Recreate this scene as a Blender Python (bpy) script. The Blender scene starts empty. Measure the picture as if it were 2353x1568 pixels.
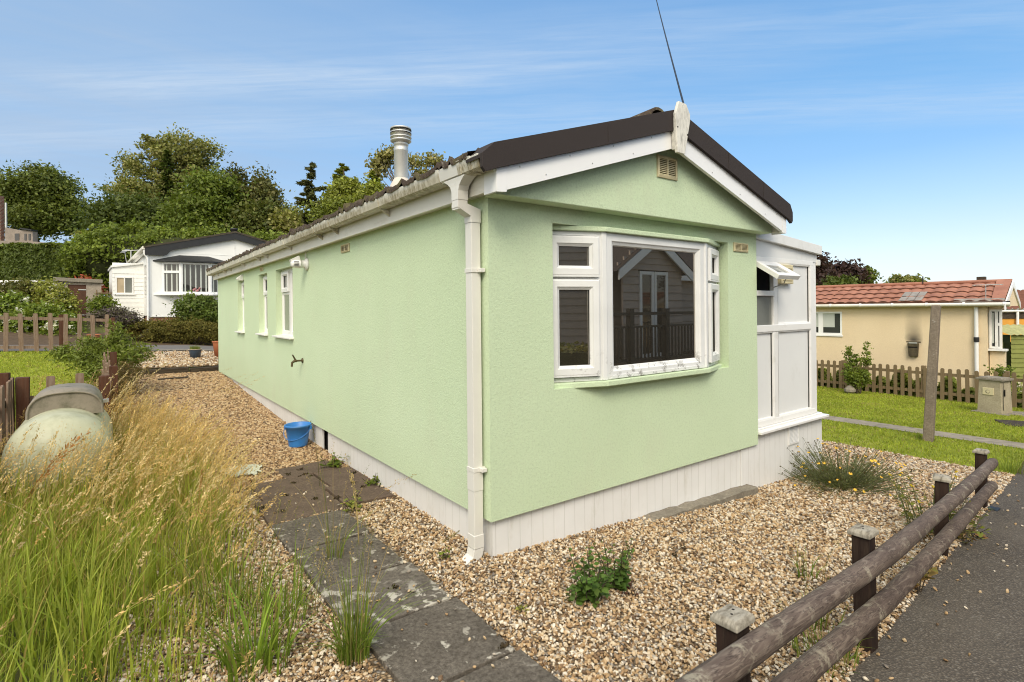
import bpy, math, random
import numpy as np
from mathutils import Matrix, Vector
R_ = math.radians
scene = bpy.context.scene
COL = scene.collection
random.seed(7)
rng = np.random.default_rng(11)

# ------------------------------------------------------------------ camera, sky, sun, exposure
CAM = np.array([-1.91574671, -2.84717971, 1.6])
CR = np.array([0.8051215, -0.59302064, -0.01029069])
CU = np.array([0.00869478, -0.00554751, 0.99994681])
CF = np.array([0.593046183, 0.80516815, -0.00068976])
FPX, PX0, PY0 = 1245.2577, 1176.5, 710.161          # in a 2353 x 1568 frame
cd = bpy.data.cameras.new('camera')
cam = bpy.data.objects.new('camera', cd)
COL.objects.link(cam)
m4 = Matrix.Identity(4)
for i in range(3):
    m4[i][0], m4[i][1], m4[i][2], m4[i][3] = CR[i], CU[i], -CF[i], CAM[i]
cam.matrix_world = m4
cd.sensor_width = 36
cd.lens = FPX / 2353 * 36
cd.shift_y = -(784 - PY0) / 2353
cd.clip_start = 0.05
cd.clip_end = 2000
scene.camera = cam

SUN_DIR = np.array([-0.50, -0.60, 0.74]); SUN_DIR = SUN_DIR / np.linalg.norm(SUN_DIR)
SUN_EL = math.asin(SUN_DIR[2]); SUN_AZ = math.atan2(SUN_DIR[0], SUN_DIR[1])
w = bpy.data.worlds.new('World'); scene.world = w; w.use_nodes = True
nt = w.node_tree
for n in list(nt.nodes): nt.nodes.remove(n)


def nd(nt, typ, **kw):
    n = nt.nodes.new(typ)
    for k, v in kw.items():
        if k in n.inputs:
            n.inputs[k].default_value = v
        else:
            setattr(n, k, v)
    return n


def lk(nt, a, b):
    nt.links.new(a, b)


def mathn(nt, op, a, b=None, c=None, clamp=False):
    n = nt.nodes.new('ShaderNodeMath'); n.operation = op; n.use_clamp = clamp
    for i, v in enumerate((a, b, c)):
        if v is None: continue
        if isinstance(v, (int, float)): n.inputs[i].default_value = v
        else: nt.links.new(v, n.inputs[i])
    return n.outputs[0]


def ramp(nt, fac, stops, interp='LINEAR'):
    n = nt.nodes.new('ShaderNodeValToRGB'); n.color_ramp.interpolation = interp
    e = n.color_ramp.elements
    while len(e) < len(stops): e.new(0.5)
    for i, (p, c) in enumerate(stops):
        e[i].position = p
        e[i].color = (c[0], c[1], c[2], 1) if not isinstance(c, (int, float)) else (c, c, c, 1)
    nt.links.new(fac, n.inputs[0])
    return n.outputs[0]


def mixc(nt, fac, a, b, mode='MIX'):
    n = nt.nodes.new('ShaderNodeMix'); n.data_type = 'RGBA'; n.blend_type = mode
    for idx, v in ((0, fac), (6, a), (7, b)):
        if isinstance(v, (int, float)): n.inputs[idx].default_value = v
        elif isinstance(v, tuple): n.inputs[idx].default_value = (v[0], v[1], v[2], 1)
        else: nt.links.new(v, n.inputs[idx])
    return n.outputs[2]


def noise(nt, vec, scale, detail=4, rough=0.55, dist=0.0):
    n = nd(nt, 'ShaderNodeTexNoise', Scale=scale, Detail=detail, Roughness=rough, Distortion=dist)
    if vec is not None: nt.links.new(vec, n.inputs['Vector'])
    return n.outputs['Fac']


def mapping(nt, vec, scale=(1, 1, 1), rot=(0, 0, 0), loc=(0, 0, 0)):
    n = nd(nt, 'ShaderNodeMapping', Scale=scale, Rotation=rot, Location=loc)
    nt.links.new(vec, n.inputs['Vector'])
    return n.outputs[0]


# sky: clear-air sky with thin cirrus laid out on a flat layer high above
tc = nd(nt, 'ShaderNodeTexCoord')
sky = nd(nt, 'ShaderNodeTexSky', sky_type='NISHITA')
sky.sun_disc = False
sky.sun_elevation = SUN_EL
sky.sun_rotation = SUN_AZ % (2 * math.pi)
sky.air_density = 1.0; sky.dust_density = 0.6; sky.ozone_density = 1.0
sep = nd(nt, 'ShaderNodeSeparateXYZ'); lk(nt, tc.outputs['Generated'], sep.inputs[0])
zc = mathn(nt, 'MAXIMUM', sep.outputs[2], 0.04)
px = mathn(nt, 'DIVIDE', sep.outputs[0], zc)
py = mathn(nt, 'DIVIDE', sep.outputs[1], zc)
cmb = nd(nt, 'ShaderNodeCombineXYZ'); lk(nt, px, cmb.inputs[0]); lk(nt, py, cmb.inputs[1])
# clear blue deepening upward, whitening towards the horizon
base = ramp(nt, sep.outputs[2], [(0.0, (3.7, 4.1, 4.35)), (0.08, (3.1, 3.75, 4.3)), (0.155, (1.95, 3.05, 4.2)), (0.23, (1.05, 2.3, 3.95)), (0.33, (0.66, 1.93, 3.65)), (0.5, (0.55, 1.62, 3.3)), (1.0, (0.45, 1.3, 3.0))])
blue = mixc(nt, 0.78, sky.outputs[0], base)
# high thin veil thickening towards the left of the view
left = mathn(nt, 'ADD', mathn(nt, 'MULTIPLY', sep.outputs[0], -0.75), mathn(nt, 'MULTIPLY', sep.outputs[1], 0.35))
wisp = noise(nt, mapping(nt, cmb.outputs[0], scale=(0.35, 1.3, 1), rot=(0, 0, R_(41))), 1.6, 7, 0.6, 0.5)
leftn = mathn(nt, 'ADD', mathn(nt, 'MULTIPLY', left, 0.5), 0.5)
veil = mathn(nt, 'MULTIPLY', ramp(nt, leftn, [(0.22, 0.06), (0.45, 0.34), (0.66, 0.95)]), ramp(nt, wisp, [(0.25, 0.55), (0.75, 1.0)]))
skyc = mixc(nt, veil, blue, (1.75, 2.35, 3.2))
# cirrus streak and its fainter companions
sA = mathn(nt, 'ADD', mathn(nt, 'MULTIPLY', px, 0.652), mathn(nt, 'MULTIPLY', py, 0.757))
tA = mathn(nt, 'SUBTRACT', mathn(nt, 'MULTIPLY', px, 0.757), mathn(nt, 'MULTIPLY', py, 0.652))
cst = nd(nt, 'ShaderNodeCombineXYZ'); lk(nt, tA, cst.inputs[0]); lk(nt, sA, cst.inputs[1])
warp = mathn(nt, 'SUBTRACT', noise(nt, mapping(nt, cst.outputs[0], scale=(1.3, 0.6, 1)), 1.1, 4, 0.55), 0.5)
sW = mathn(nt, 'ADD', sA, mathn(nt, 'MULTIPLY', warp, 0.30))
fib = noise(nt, mapping(nt, cst.outputs[0], scale=(0.9, 7.0, 1), rot=(0, 0, 0.12)), 2.2, 8, 0.65, 0.4)
def band(c, wd, amt):
    d = mathn(nt, 'DIVIDE', mathn(nt, 'ABSOLUTE', mathn(nt, 'SUBTRACT', sW, c)), wd)
    k = ramp(nt, mathn(nt, 'SUBTRACT', 1.0, d, clamp=True), [(0.0, 0.0), (0.5, 0.55), (1.0, 1.0)])
    return mathn(nt, 'MULTIPLY', mathn(nt, 'MULTIPLY', k, ramp(nt, fib, [(0.28, 0.25), (0.68, 1.0)])), amt)
along = ramp(nt, tA, [(-0.9, 0.0), (0.0, 0.0), (0.02, 0.0)])
tr1 = ramp(nt, mathn(nt, 'MULTIPLY', mathn(nt, 'ADD', tA, 2.3), 0.25), [(0.0, 0.3), (0.12, 0.9), (0.5, 0.8), (0.68, 0.35), (0.9, 0.15)])
cl = mathn(nt, 'MULTIPLY', band(2.27, 0.27, 0.82), tr1)
cl = mathn(nt, 'ADD', cl, mathn(nt, 'MULTIPLY', band(1.99, 0.24, 0.33), ramp(nt, mathn(nt, 'MULTIPLY', mathn(nt, 'ADD', tA, 2.3), 0.25), [(0.3, 0.35), (0.7, 1.0)])), clamp=True)
cl = mathn(nt, 'ADD', cl, band(2.86, 0.45, 0.40), clamp=True)
skyc = mixc(nt, cl, skyc, (2.75, 3.25, 3.85))
# bright cloud veil around the hidden sun, behind the camera
vd = nd(nt, 'ShaderNodeVectorMath', operation='DOT_PRODUCT'); lk(nt, tc.outputs['Generated'], vd.inputs[0]); vd.inputs[1].default_value = tuple(float(c) for c in SUN_DIR)
glow = ramp(nt, vd.outputs['Value'], [(0.30, 0.0), (0.55, 0.55), (0.85, 1.0)])
skyc = mixc(nt, glow, skyc, (8.2, 8.0, 7.5))
bg = nd(nt, 'ShaderNodeBackground', Strength=0.15)
lk(nt, skyc, bg.inputs['Color'])
wo = nd(nt, 'ShaderNodeOutputWorld'); lk(nt, bg.outputs[0], wo.inputs[0])

sl = bpy.data.lights.new('sun', 'SUN'); sl.energy = 1.5; sl.angle = R_(24); sl.color = (1.0, 0.91, 0.76)
sun = bpy.data.objects.new('sun', sl); COL.objects.link(sun)
sun.rotation_euler = Vector(SUN_DIR).to_track_quat('Z', 'Y').to_euler()
sun.location = (0, 0, 20)
scene.view_settings.view_transform = 'Standard'
scene.view_settings.look = 'None'
scene.view_settings.exposure = 0.66
scene.view_settings.gamma = 1.0
scene.render.engine = 'CYCLES'
scene.cycles.use_denoising = True
scene.cycles.filter_width = 1.05
scene.cycles.denoising_prefilter = 'ACCURATE'
scene.cycles.max_bounces = 6
scene.cycles.diffuse_bounces = 3
scene.cycles.glossy_bounces = 3
scene.cycles.transmission_bounces = 4
scene.cycles.transparent_max_bounces = 6


# ------------------------------------------------------------------ terrain height and pixel rays
def interp(v, xs, ys):
    return np.interp(v, xs, ys)


def sstep(a, b, v):
    t = np.clip((v - a) / (b - a), 0, 1)
    return t * t * (3 - 2 * t)


def G(x, y):
    """ground height"""
    x = np.asarray(x, float); y = np.asarray(y, float)
    right = interp(x, [0, 9, 16, 30, 300], [0, -0.504, -0.84, -1.1, -1.3])
    strip = interp(y, [-300, 1.5, 3, 5, 8, 11.04, 11.16, 14.0, 17.5, 19, 22, 30, 60, 300],
                   [0, 0, -0.03, 0.0, 0.10, 0.235, 0.36, 0.55, 0.56, 0.68, 1.1, 1.9, 3.0, 5])
    lawn = interp(y, [-300, 4, 6, 14.0, 17.5, 19, 22, 30, 60, 300], [0, 0.02, 0.1, 0.56, 0.58, 0.68, 1.1, 1.9, 3.0, 5])
    k = sstep(-1.9, -2.1, x)
    back = strip * (1 - k) + lawn * k
    lat = -0.045 * np.clip(x, -14, 0.5) * sstep(8, 13.5, y)
    fade = 1 - sstep(3.5, 7, x)
    dip = -0.02 * np.exp(-((x - 3.0) ** 2) / 1.2 - (y ** 2) / 0.2)
    return right + (back + lat) * fade + dip


def ray(px, py):
    return CF + CR * (px - PX0) / FPX - CU * (py - PY0) / FPX


def at(px, py, D):
    """the point seen at a pixel, D metres along the view axis"""
    return CAM + D * ray(px, py)


def gp(px, py):
    """the ground point seen at a pixel"""
    r = ray(px, py); lo, hi = 0.3, 0.3
    while hi < 200:
        p = CAM + hi * r
        if p[2] < G(p[0], p[1]): break
        lo = hi; hi *= 1.05
    for _ in range(40):
        mid = (lo + hi) / 2; p = CAM + mid * r
        if p[2] < G(p[0], p[1]): hi = mid
        else: lo = mid
    return CAM + hi * r


# ------------------------------------------------------------------ mesh helpers
ORIG = {}


def ident(): return Matrix.Identity(4)


def frame(o, xa, ya=None):
    """frame with local x along xa (horizontal), y outward = ya, z up"""
    xa = Vector(xa).normalized(); za = Vector((0, 0, 1))
    ya = Vector(ya).normalized() if ya is not None else za.cross(xa)
    M = Matrix.Identity(4)
    for i in range(3):
        M[i][0], M[i][1], M[i][2], M[i][3] = xa[i], ya[i], za[i], o[i]
    return M


class MB:
    def __init__(self, M=None):
        self.v = []; self.f = []; self.s = []; self.M = M

    def add(self, verts, faces, smooth=False, M=None):
        b = len(self.v)
        MM = M if M is not None else self.M
        for p in verts:
            p = Vector((float(p[0]), float(p[1]), float(p[2])))
            self.v.append(MM @ p if MM is not None else p)
        for f in faces:
            self.f.append([b + i for i in f]); self.s.append(smooth)
        return self

    def box(self, a, b, M=None):
        x0, y0, z0 = a; x1, y1, z1 = b
        x0, x1 = min(x0, x1), max(x0, x1); y0, y1 = min(y0, y1), max(y0, y1); z0, z1 = min(z0, z1), max(z0, z1)
        vs = [(x0, y0, z0), (x1, y0, z0), (x1, y1, z0), (x0, y1, z0), (x0, y0, z1), (x1, y0, z1), (x1, y1, z1), (x0, y1, z1)]
        fs = [(0, 3, 2, 1), (4, 5, 6, 7), (0, 1, 5, 4), (1, 2, 6, 5), (2, 3, 7, 6), (3, 0, 4, 7)]
        return self.add(vs, fs, M=M)

    def prism(self, pts, y0, y1, axis='y', M=None):
        """polygon in (x,z) extruded along y (or (x,y) along z, (y,z) along x)"""
        n = len(pts)
        def mk(p, t):
            return (p[0], t, p[1]) if axis == 'y' else ((p[0], p[1], t) if axis == 'z' else (t, p[0], p[1]))
        vs = [mk(p, y0) for p in pts] + [mk(p, y1) for p in pts]
        fs = [tuple(range(n)), tuple(range(2 * n - 1, n - 1, -1))]
        for i in range(n):
            j = (i + 1) % n
            fs.append((j, i, n + i, n + j))
        return self.add(vs, fs, M=M)

    def tube(self, path, rad, seg=10, caps=True, M=None, smooth=True, sx=1.0):
        path = [Vector(tuple(float(c) for c in p)) for p in path]
        rad = list(rad) if hasattr(rad, '__len__') else [rad] * len(path)
        vs = []; fs = []
        ref = Vector((0, 0, 1))
        t0 = (path[-1] - path[0]).normalized()
        if abs(t0.dot(ref)) > 0.9: ref = Vector((1, 0, 0))
        for i, p in enumerate(path):
            t = (path[min(i + 1, len(path) - 1)] - path[max(i - 1, 0)]).normalized()
            a = t.cross(ref).normalized(); b = a.cross(t).normalized()
            for k in range(seg):
                an = 2 * math.pi * k / seg
                vs.append(p + a * math.cos(an) * rad[i] * sx + b * math.sin(an) * rad[i])
        for i in range(len(path) - 1):
            for k in range(seg):
                k2 = (k + 1) % seg
                fs.append((i * seg + k, i * seg + k2, (i + 1) * seg + k2, (i + 1) * seg + k))
        self.add(vs, fs, smooth, M)
        if caps:
            n = len(path)
            self.add(vs[:seg], [tuple(range(seg - 1, -1, -1))], False, M)
            self.add(vs[(n - 1) * seg:], [tuple(range(seg))], False, M)
        return self

    def lathe(self, prof, c, seg=24, M=None, smooth=True, axis='z'):
        vs = []; fs = []
        for r, h in prof:
            for k in range(seg):
                an = 2 * math.pi * k / seg
                if axis == 'z': vs.append((c[0] + r * math.cos(an), c[1] + r * math.sin(an), c[2] + h))
                elif axis == 'y': vs.append((c[0] + r * math.cos(an), c[1] + h, c[2] + r * math.sin(an)))
                else: vs.append((c[0] + h, c[1] + r * math.cos(an), c[2] + r * math.sin(an)))
        for i in range(len(prof) - 1):
            for k in range(seg):
                k2 = (k + 1) % seg
                fs.append((i * seg + k, i * seg + k2, (i + 1) * seg + k2, (i + 1) * seg + k))
        return self.add(vs, fs, smooth, M)

    def ring(self, x0, x1, z0, z1, prof, M=None):
        """mitred rectangular frame; prof = [(inset, out), ...]"""
        vs = []; n = len(prof)
        for (cx, cz, sx, sz) in ((x0, z0, 1, 1), (x1, z0, -1, 1), (x1, z1, -1, -1), (x0, z1, 1, -1)):
            for i, o in prof: vs.append((cx + sx * i, o, cz + sz * i))
        fs = []
        for c in range(4):
            d = (c + 1) % 4
            for i in range(n - 1):
                fs.append((c * n + i, d * n + i, d * n + i + 1, c * n + i + 1))
        return self.add(vs, fs, M=M)

    def wall(self, x0, x1, z0, z1, holes, depth, M=None):
        """rectangle in local (x,z) at y=0 with rectangular holes whose reveals go back to y=-depth"""
        xs = sorted({x0, x1, *[h[0] for h in holes], *[h[1] for h in holes]})
        zs = sorted({z0, z1, *[h[2] for h in holes], *[h[3] for h in holes]})
        for i in range(len(xs) - 1):
            for j in range(len(zs) - 1):
                cx, cz = (xs[i] + xs[i + 1]) / 2, (zs[j] + zs[j + 1]) / 2
                if any(h[0] < cx < h[1] and h[2] < cz < h[3] for h in holes): continue
                self.add([(xs[i], 0, zs[j]), (xs[i + 1], 0, zs[j]), (xs[i + 1], 0, zs[j + 1]), (xs[i], 0, zs[j + 1])], [(0, 1, 2, 3)], M=M)
        for a, b, c, d in holes:
            e = -depth
            for q in ([(a, 0, c), (a, e, c), (a, e, d), (a, 0, d)], [(b, 0, d), (b, e, d), (b, e, c), (b, 0, c)],
                      [(a, 0, c), (b, 0, c), (b, e, c), (a, e, c)], [(a, e, d), (b, e, d), (b, 0, d), (a, 0, d)]):
                self.add(q, [(0, 1, 2, 3)], M=M)
        return self

    def build(self, name, mat, parent=None, bevel=0.0, label=None, origin=None, seg=2):
        me = bpy.data.meshes.new(name)
        off = Vector(ORIG[parent.name]) if parent is not None else Vector(origin if origin is not None else (0, 0, 0))
        me.from_pydata([tuple(p - off) for p in self.v], [], self.f)
        me.polygons.foreach_set('use_smooth', self.s)
        me.materials.append(mat)
        me.update()
        o = bpy.data.objects.new(name, me); COL.objects.link(o)
        if parent is not None:
            o.parent = parent
        else:
            o.location = off
        ORIG[o.name] = tuple(off)
        if bevel > 0:
            b = o.modifiers.new('bevel', 'BEVEL'); b.width = bevel; b.segments = seg; b.limit_method = 'ANGLE'; b.angle_limit = R_(40)
        if label: o['label'] = label
        return o


def thing(name, label, cat, loc=(0, 0, 0), group=None):
    o = bpy.data.objects.new(name, None); COL.objects.link(o)
    o.location = tuple(float(c) for c in loc); o.empty_display_size = 0.2
    ORIG[o.name] = tuple(float(c) for c in loc)
    o['label'] = label; o['category'] = cat
    if group: o['group'] = group
    return o


def tag(o, label, cat, group=None):
    o['label'] = label; o['category'] = cat
    if group: o['group'] = group
    return o


def kind(o, k, label=None, cat=None):
    o['kind'] = k
    if label: o['label'] = label
    if cat: o['category'] = cat
    return o


def raw_mesh(name, verts, quads, mat, parent=None, cols=None, smooth=False, origin=None, tris=False):
    """fast numpy mesh of quads (or tris)"""
    me = bpy.data.meshes.new(name)
    off = np.array(ORIG[parent.name]) if parent is not None else np.array(origin if origin is not None else (0., 0., 0.))
    verts = np.asarray(verts, np.float32) - off.astype(np.float32)
    quads = np.asarray(quads, np.int32); n, k = quads.shape
    me.vertices.add(len(verts)); me.vertices.foreach_set('co', verts.ravel())
    me.loops.add(n * k); me.loops.foreach_set('vertex_index', quads.ravel())
    me.polygons.add(n); me.polygons.foreach_set('loop_start', np.arange(0, n * k, k, dtype=np.int32))
    if smooth: me.polygons.foreach_set('use_smooth', np.ones(n, bool))
    if cols is not None:
        a = me.color_attributes.new('col', 'FLOAT_COLOR', 'POINT')
        c4 = np.ones((len(verts), 4), np.float32); c4[:, :3] = cols
        a.data.foreach_set('color', c4.ravel())
    me.materials.append(mat)
    me.update(calc_edges=True)
    o = bpy.data.objects.new(name, me); COL.objects.link(o)
    if parent is not None: o.parent = parent
    else: o.location = tuple(off)
    ORIG[o.name] = tuple(off)
    return o


def sheet(name, corners, nx, ny, mat, dz=0.0, flat=False):
    """quad sheet draped on the terrain; corners p00,p10,p11,p01 (x,y)"""
    c = [np.array(p, float) for p in corners]
    u, v = np.meshgrid(np.linspace(0, 1, nx + 1), np.linspace(0, 1, ny + 1))
    P = ((1 - u) * (1 - v))[..., None] * c[0] + (u * (1 - v))[..., None] * c[1] + (u * v)[..., None] * c[2] + ((1 - u) * v)[..., None] * c[3]
    P = P.reshape(-1, 2)
    V = np.column_stack([P, G(P[:, 0], P[:, 1]) + dz])
    q = []
    for j in range(ny):
        for i in range(nx):
            a = j * (nx + 1) + i
            q.append((a, a + 1, a + nx + 2, a + nx + 1))
    return raw_mesh(name, V, q, mat, smooth=True)


# ------------------------------------------------------------------ materials
def newmat(name, rough=0.7, spec=0.4):
    m = bpy.data.materials.new(name); m.use_nodes = True
    nt = m.node_tree; b = nt.nodes['Principled BSDF']
    b.inputs['Roughness'].default_value = rough
    b.inputs['Specular IOR Level'].default_value = spec
    t = nt.nodes.new('ShaderNodeTexCoord')
    return m, nt, b, t.outputs['Object']


def bump(nt, b, h, strength=0.3, dist=0.01):
    n = nd(nt, 'ShaderNodeBump', Strength=strength, Distance=dist)
    lk(nt, h, n.inputs['Height']); lk(nt, n.outputs[0], b.inputs['Normal'])


def plain(name, col, rough=0.6, spec=0.4, var=0.15, scale=6.0, dirt=None, bumps=0.0, bscale=60, metal=0.0):
    m, nt, b, v = newmat(name, rough, spec)
    f = noise(nt, v, scale, 6, 0.6)
    c0 = tuple(x * (1 - var) for x in col); c1 = tuple(min(1, x * (1 + var)) for x in col)
    c = ramp(nt, f, [(0.3, c0), (0.7, c1)])
    if dirt:
        dcol, amt, dscale, stretch = dirt
        g = noise(nt, mapping(nt, v, scale=stretch), dscale, 8, 0.65)
        c = mixc(nt, ramp(nt, g, [(1 - amt - 0.12, 0.0), (1 - amt + 0.1, 1.0)]), c, dcol)
    lk(nt, c, b.inputs['Base Color'])
    b.inputs['Metallic'].default_value = metal
    if bumps: bump(nt, b, noise(nt, v, bscale, 4, 0.6), bumps, 0.004)
    return m


def mat_render(name, ca, cb, stain, bscale=170):
    m, nt, b, v = newmat(name, 0.92, 0.2)
    f = noise(nt, v, 1.1, 5, 0.6); g = noise(nt, v, 60, 3, 0.65)
    c = mixc(nt, ramp(nt, f, [(0.3, 0), (0.72, 1)]), ca, cb)
    c = mixc(nt, ramp(nt, g, [(0.32, 0.34), (0.52, 0.0)]), c, tuple(x * 0.70 for x in ca))
    s = noise(nt, mapping(nt, v, scale=(1.2, 1.2, 0.7)), 1.7, 9, 0.72)
    c = mixc(nt, ramp(nt, s, [(0.52, 0.0), (0.78, 0.5)]), c, stain)
    lk(nt, c, b.inputs['Base Color'])
    h = mathn(nt, 'ADD', noise(nt, v, bscale, 3, 0.7), mathn(nt, 'MULTIPLY', noise(nt, v, bscale * 0.35, 3, 0.6), 0.8))
    bump(nt, b, h, 0.8, 0.0045)
    return m


M_green = mat_render('green_render', (0.575, 0.690, 0.455), (0.615, 0.725, 0.49), (0.56, 0.61, 0.43), 150)
M_cream = mat_render('cream_render', (0.73, 0.58, 0.375), (0.78, 0.63, 0.415), (0.64, 0.52, 0.35), 120)
M_orange = plain('orange_render', (0.62, 0.30, 0.055), 0.9, 0.2, 0.1, 3, bumps=0.3, bscale=100)
M_whitewall = plain('white_boarding', (0.82, 0.81, 0.77), 0.6, 0.3, 0.03, 1.5, dirt=((0.66, 0.65, 0.52), 0.25, 1.2, (1, 1, 1)))
M_upvc = plain('white_plastic', (0.80, 0.79, 0.76), 0.33, 0.5, 0.04, 3.0, dirt=((0.60, 0.58, 0.52), 0.30, 5.0, (1, 1, 1)))
M_panel = plain('porch_panel', (0.74, 0.74, 0.72), 0.5, 0.4, 0.03, 2.0, dirt=((0.62, 0.61, 0.57), 0.30, 3.0, (1.5, 1.5, 0.8)), bumps=0.1, bscale=300)


def mat_mouldy():
    m, nt, b, v = newmat('mouldy_plastic', 0.4, 0.45)
    c = ramp(nt, noise(nt, v, 3, 5), [(0.3, (0.70, 0.70, 0.68)), (0.7, (0.80, 0.80, 0.78))])
    g = noise(nt, v, 14, 9, 0.75)
    k = noise(nt, v, 3.2, 4, 0.6)
    s = nd(nt, 'ShaderNodeSeparateXYZ'); lk(nt, v, s.inputs[0])
    low = ramp(nt, s.outputs[2], [(0.0, 1.0), (0.001, 1.0)])
    zlow = mathn(nt, 'SUBTRACT', 1.62, s.outputs[2])
    zl = ramp(nt, zlow, [(0.30, 0.0), (0.56, 1.0)])
    f = mathn(nt, 'MULTIPLY', ramp(nt, g, [(0.53, 0), (0.60, 1)]), ramp(nt, k, [(0.42, 0), (0.6, 1)]))
    f = mathn(nt, 'MULTIPLY', f, mathn(nt, 'ADD', zl, 0.06))
    c = mixc(nt, mathn(nt, 'MULTIPLY', f, 0.85), c, (0.10, 0.085, 0.06))
    lk(nt, c, b.inputs['Base Color'])
    return m


M_mould = mat_mouldy()


def mat_gutter():
    m, nt, b, v = newmat('stained_gutter', 0.45, 0.4)
    c = ramp(nt, noise(nt, v, 4, 5), [(0.3, (0.68, 0.65, 0.56)), (0.7, (0.78, 0.76, 0.68))])
    s = nd(nt, 'ShaderNodeSeparateXYZ'); lk(nt, v, s.inputs[0])
    low = ramp(nt, mathn(nt, 'SUBTRACT', 2.52, s.outputs[2]), [(0.026, 0), (0.060, 1)])
    near = ramp(nt, mathn(nt, 'SUBTRACT', 4.6, s.outputs[1]), [(0.0, 0.25), (1.0, 1.0)])
    g = noise(nt, mapping(nt, v, scale=(1, 1.6, 0.5)), 17, 8, 0.8)
    h = noise(nt, v, 2.0, 3, 0.5)
    f = mathn(nt, 'MULTIPLY', ramp(nt, g, [(0.42, 0), (0.56, 1)]), ramp(nt, h, [(0.30, 0.2), (0.50, 1)]))
    f = mathn(nt, 'MULTIPLY', mathn(nt, 'MULTIPLY', f, near), mathn(nt, 'MAXIMUM', low, 0.05))
    c = mixc(nt, mathn(nt, 'MULTIPLY', f, 0.95), c, (0.11, 0.08, 0.035))
    c = mixc(nt, mathn(nt, 'MULTIPLY', mathn(nt, 'MULTIPLY', low, near), 0.5), c, (0.42, 0.36, 0.22))
    lk(nt, c, b.inputs['Base Color'])
    return m


M_gutter = mat_gutter()
M_pipe = plain('downpipe_plastic', (0.72, 0.70, 0.64), 0.4, 0.45, 0.04, 2, dirt=((0.42, 0.39, 0.30), 0.27, 9.0, (1, 1, 0.6)))
M_fascia = plain('painted_fascia', (0.74, 0.71, 0.63), 0.5, 0.4, 0.05, 2, dirt=((0.5, 0.45, 0.33), 0.35, 3.0, (1, 0.4, 2)))
M_barge = plain('white_bargeboard', (0.83, 0.82, 0.80), 0.3, 0.5, 0.03, 2)
M_finial = plain('lichened_finial', (0.72, 0.69, 0.61), 0.6, 0.3, 0.06, 5, dirt=((0.42, 0.40, 0.35), 0.42, 14.0, (2, 1, 0.7)))


def mat_verge():
    m, nt, b, v = newmat('brown_granule_felt', 0.9, 0.3)
    g = noise(nt, v, 260, 2, 0.7)
    c = ramp(nt, g, [(0.3, (0.018, 0.014, 0.013)), (0.7, (0.062, 0.049, 0.045))])
    lk(nt, c, b.inputs['Base Color'])
    bump(nt, b, g, 0.5, 0.003)
    return m


M_verge = mat_verge()


def mat_rooftile():
    m, nt, b, v = newmat('mossy_roof_tile', 0.95, 0.2)
    c = ramp(nt, noise(nt, v, 40, 5, 0.7), [(0.3, (0.045, 0.032, 0.024)), (0.7, (0.10, 0.075, 0.055))])
    c = mixc(nt, ramp(nt, noise(nt, v, 5, 7, 0.7), [(0.5, 0), (0.62, 0.9)]), c, (0.13, 0.115, 0.05))
    c = mixc(nt, ramp(nt, noise(nt, v, 17, 5, 0.7), [(0.6, 0), (0.7, 0.8)]), c, (0.22, 0.20, 0.16))
    lk(nt, c, b.inputs['Base Color'])
    bump(nt, b, noise(nt, v, 35, 6, 0.7), 0.8, 0.02)
    return m


M_tile = mat_rooftile()


def mat_skirt():
    m, nt, b, v = newmat('grooved_skirting', 0.5, 0.4)
    c = ramp(nt, noise(nt, v, 2.5, 5), [(0.3, (0.74, 0.73, 0.70)), (0.7, (0.81, 0.80, 0.78))])
    s = nd(nt, 'ShaderNodeSeparateXYZ'); lk(nt, v, s.inputs[0])
    u = mathn(nt, 'ADD', s.outputs[0], s.outputs[1])
    fr = mathn(nt, 'FRACT', mathn(nt, 'DIVIDE', u, 0.099))
    gr = ramp(nt, fr, [(0.0, 1.0), (0.035, 1.0), (0.06, 0.0)])
    c = mixc(nt, mathn(nt, 'MULTIPLY', gr, 0.35), c, (0.35, 0.33, 0.28))
    d = noise(nt, mapping(nt, v, scale=(3, 3, 0.8)), 3.0, 8, 0.7)
    c = mixc(nt, ramp(nt, d, [(0.55, 0), (0.8, 0.6)]), c, (0.50, 0.47, 0.38))
    lk(nt, c, b.inputs['Base Color'])
    bump(nt, b, mathn(nt, 'SUBTRACT', 1.0, gr), 0.6, 0.006)
    return m


M_skirt = mat_skirt()


def mat_glass(name, base=(0.02, 0.019, 0.016), ior=2.3):
    m, nt, b, v = newmat(name, 0.015, 0.5)
    b.inputs['IOR'].default_value = ior
    b.inputs['Specular Tint'].default_value = (1.0, 0.93, 0.84, 1)
    c = ramp(nt, noise(nt, v, 0.9, 2), [(0.35, tuple(x * 0.8 for x in base)), (0.65, tuple(x * 1.2 for x in base))])
    lk(nt, c, b.inputs['Base Color'])
    return m


M_glass = mat_glass('window_glass', (0.035, 0.030, 0.022), 4.4)
M_glass_grey = mat_glass('frosted_window_glass', (0.20, 0.21, 0.19), 1.7)
M_glass_far = mat_glass('far_window_glass', (0.035, 0.034, 0.03), 1.7)
M_ventc = plain('cream_plastic', (0.62, 0.54, 0.33), 0.5, 0.4, 0.05, 8)
M_dark = plain('dark_void', (0.012, 0.011, 0.01), 0.9, 0.1)
M_black = plain('black_plastic', (0.02, 0.02, 0.02), 0.5, 0.4)
M_steel = plain('weathered_steel', (0.56, 0.55, 0.51), 0.42, 0.5, 0.08, 5, metal=0.55, dirt=((0.35, 0.33, 0.28), 0.3, 3, (2, 2, 0.3)))
M_leadfl = plain('flue_flashing', (0.60, 0.54, 0.47), 0.8, 0.3, 0.1, 8)
M_brass = plain('weathered_brass', (0.10, 0.075, 0.035), 0.55, 0.4, 0.3, 40, metal=0.5)
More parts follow.
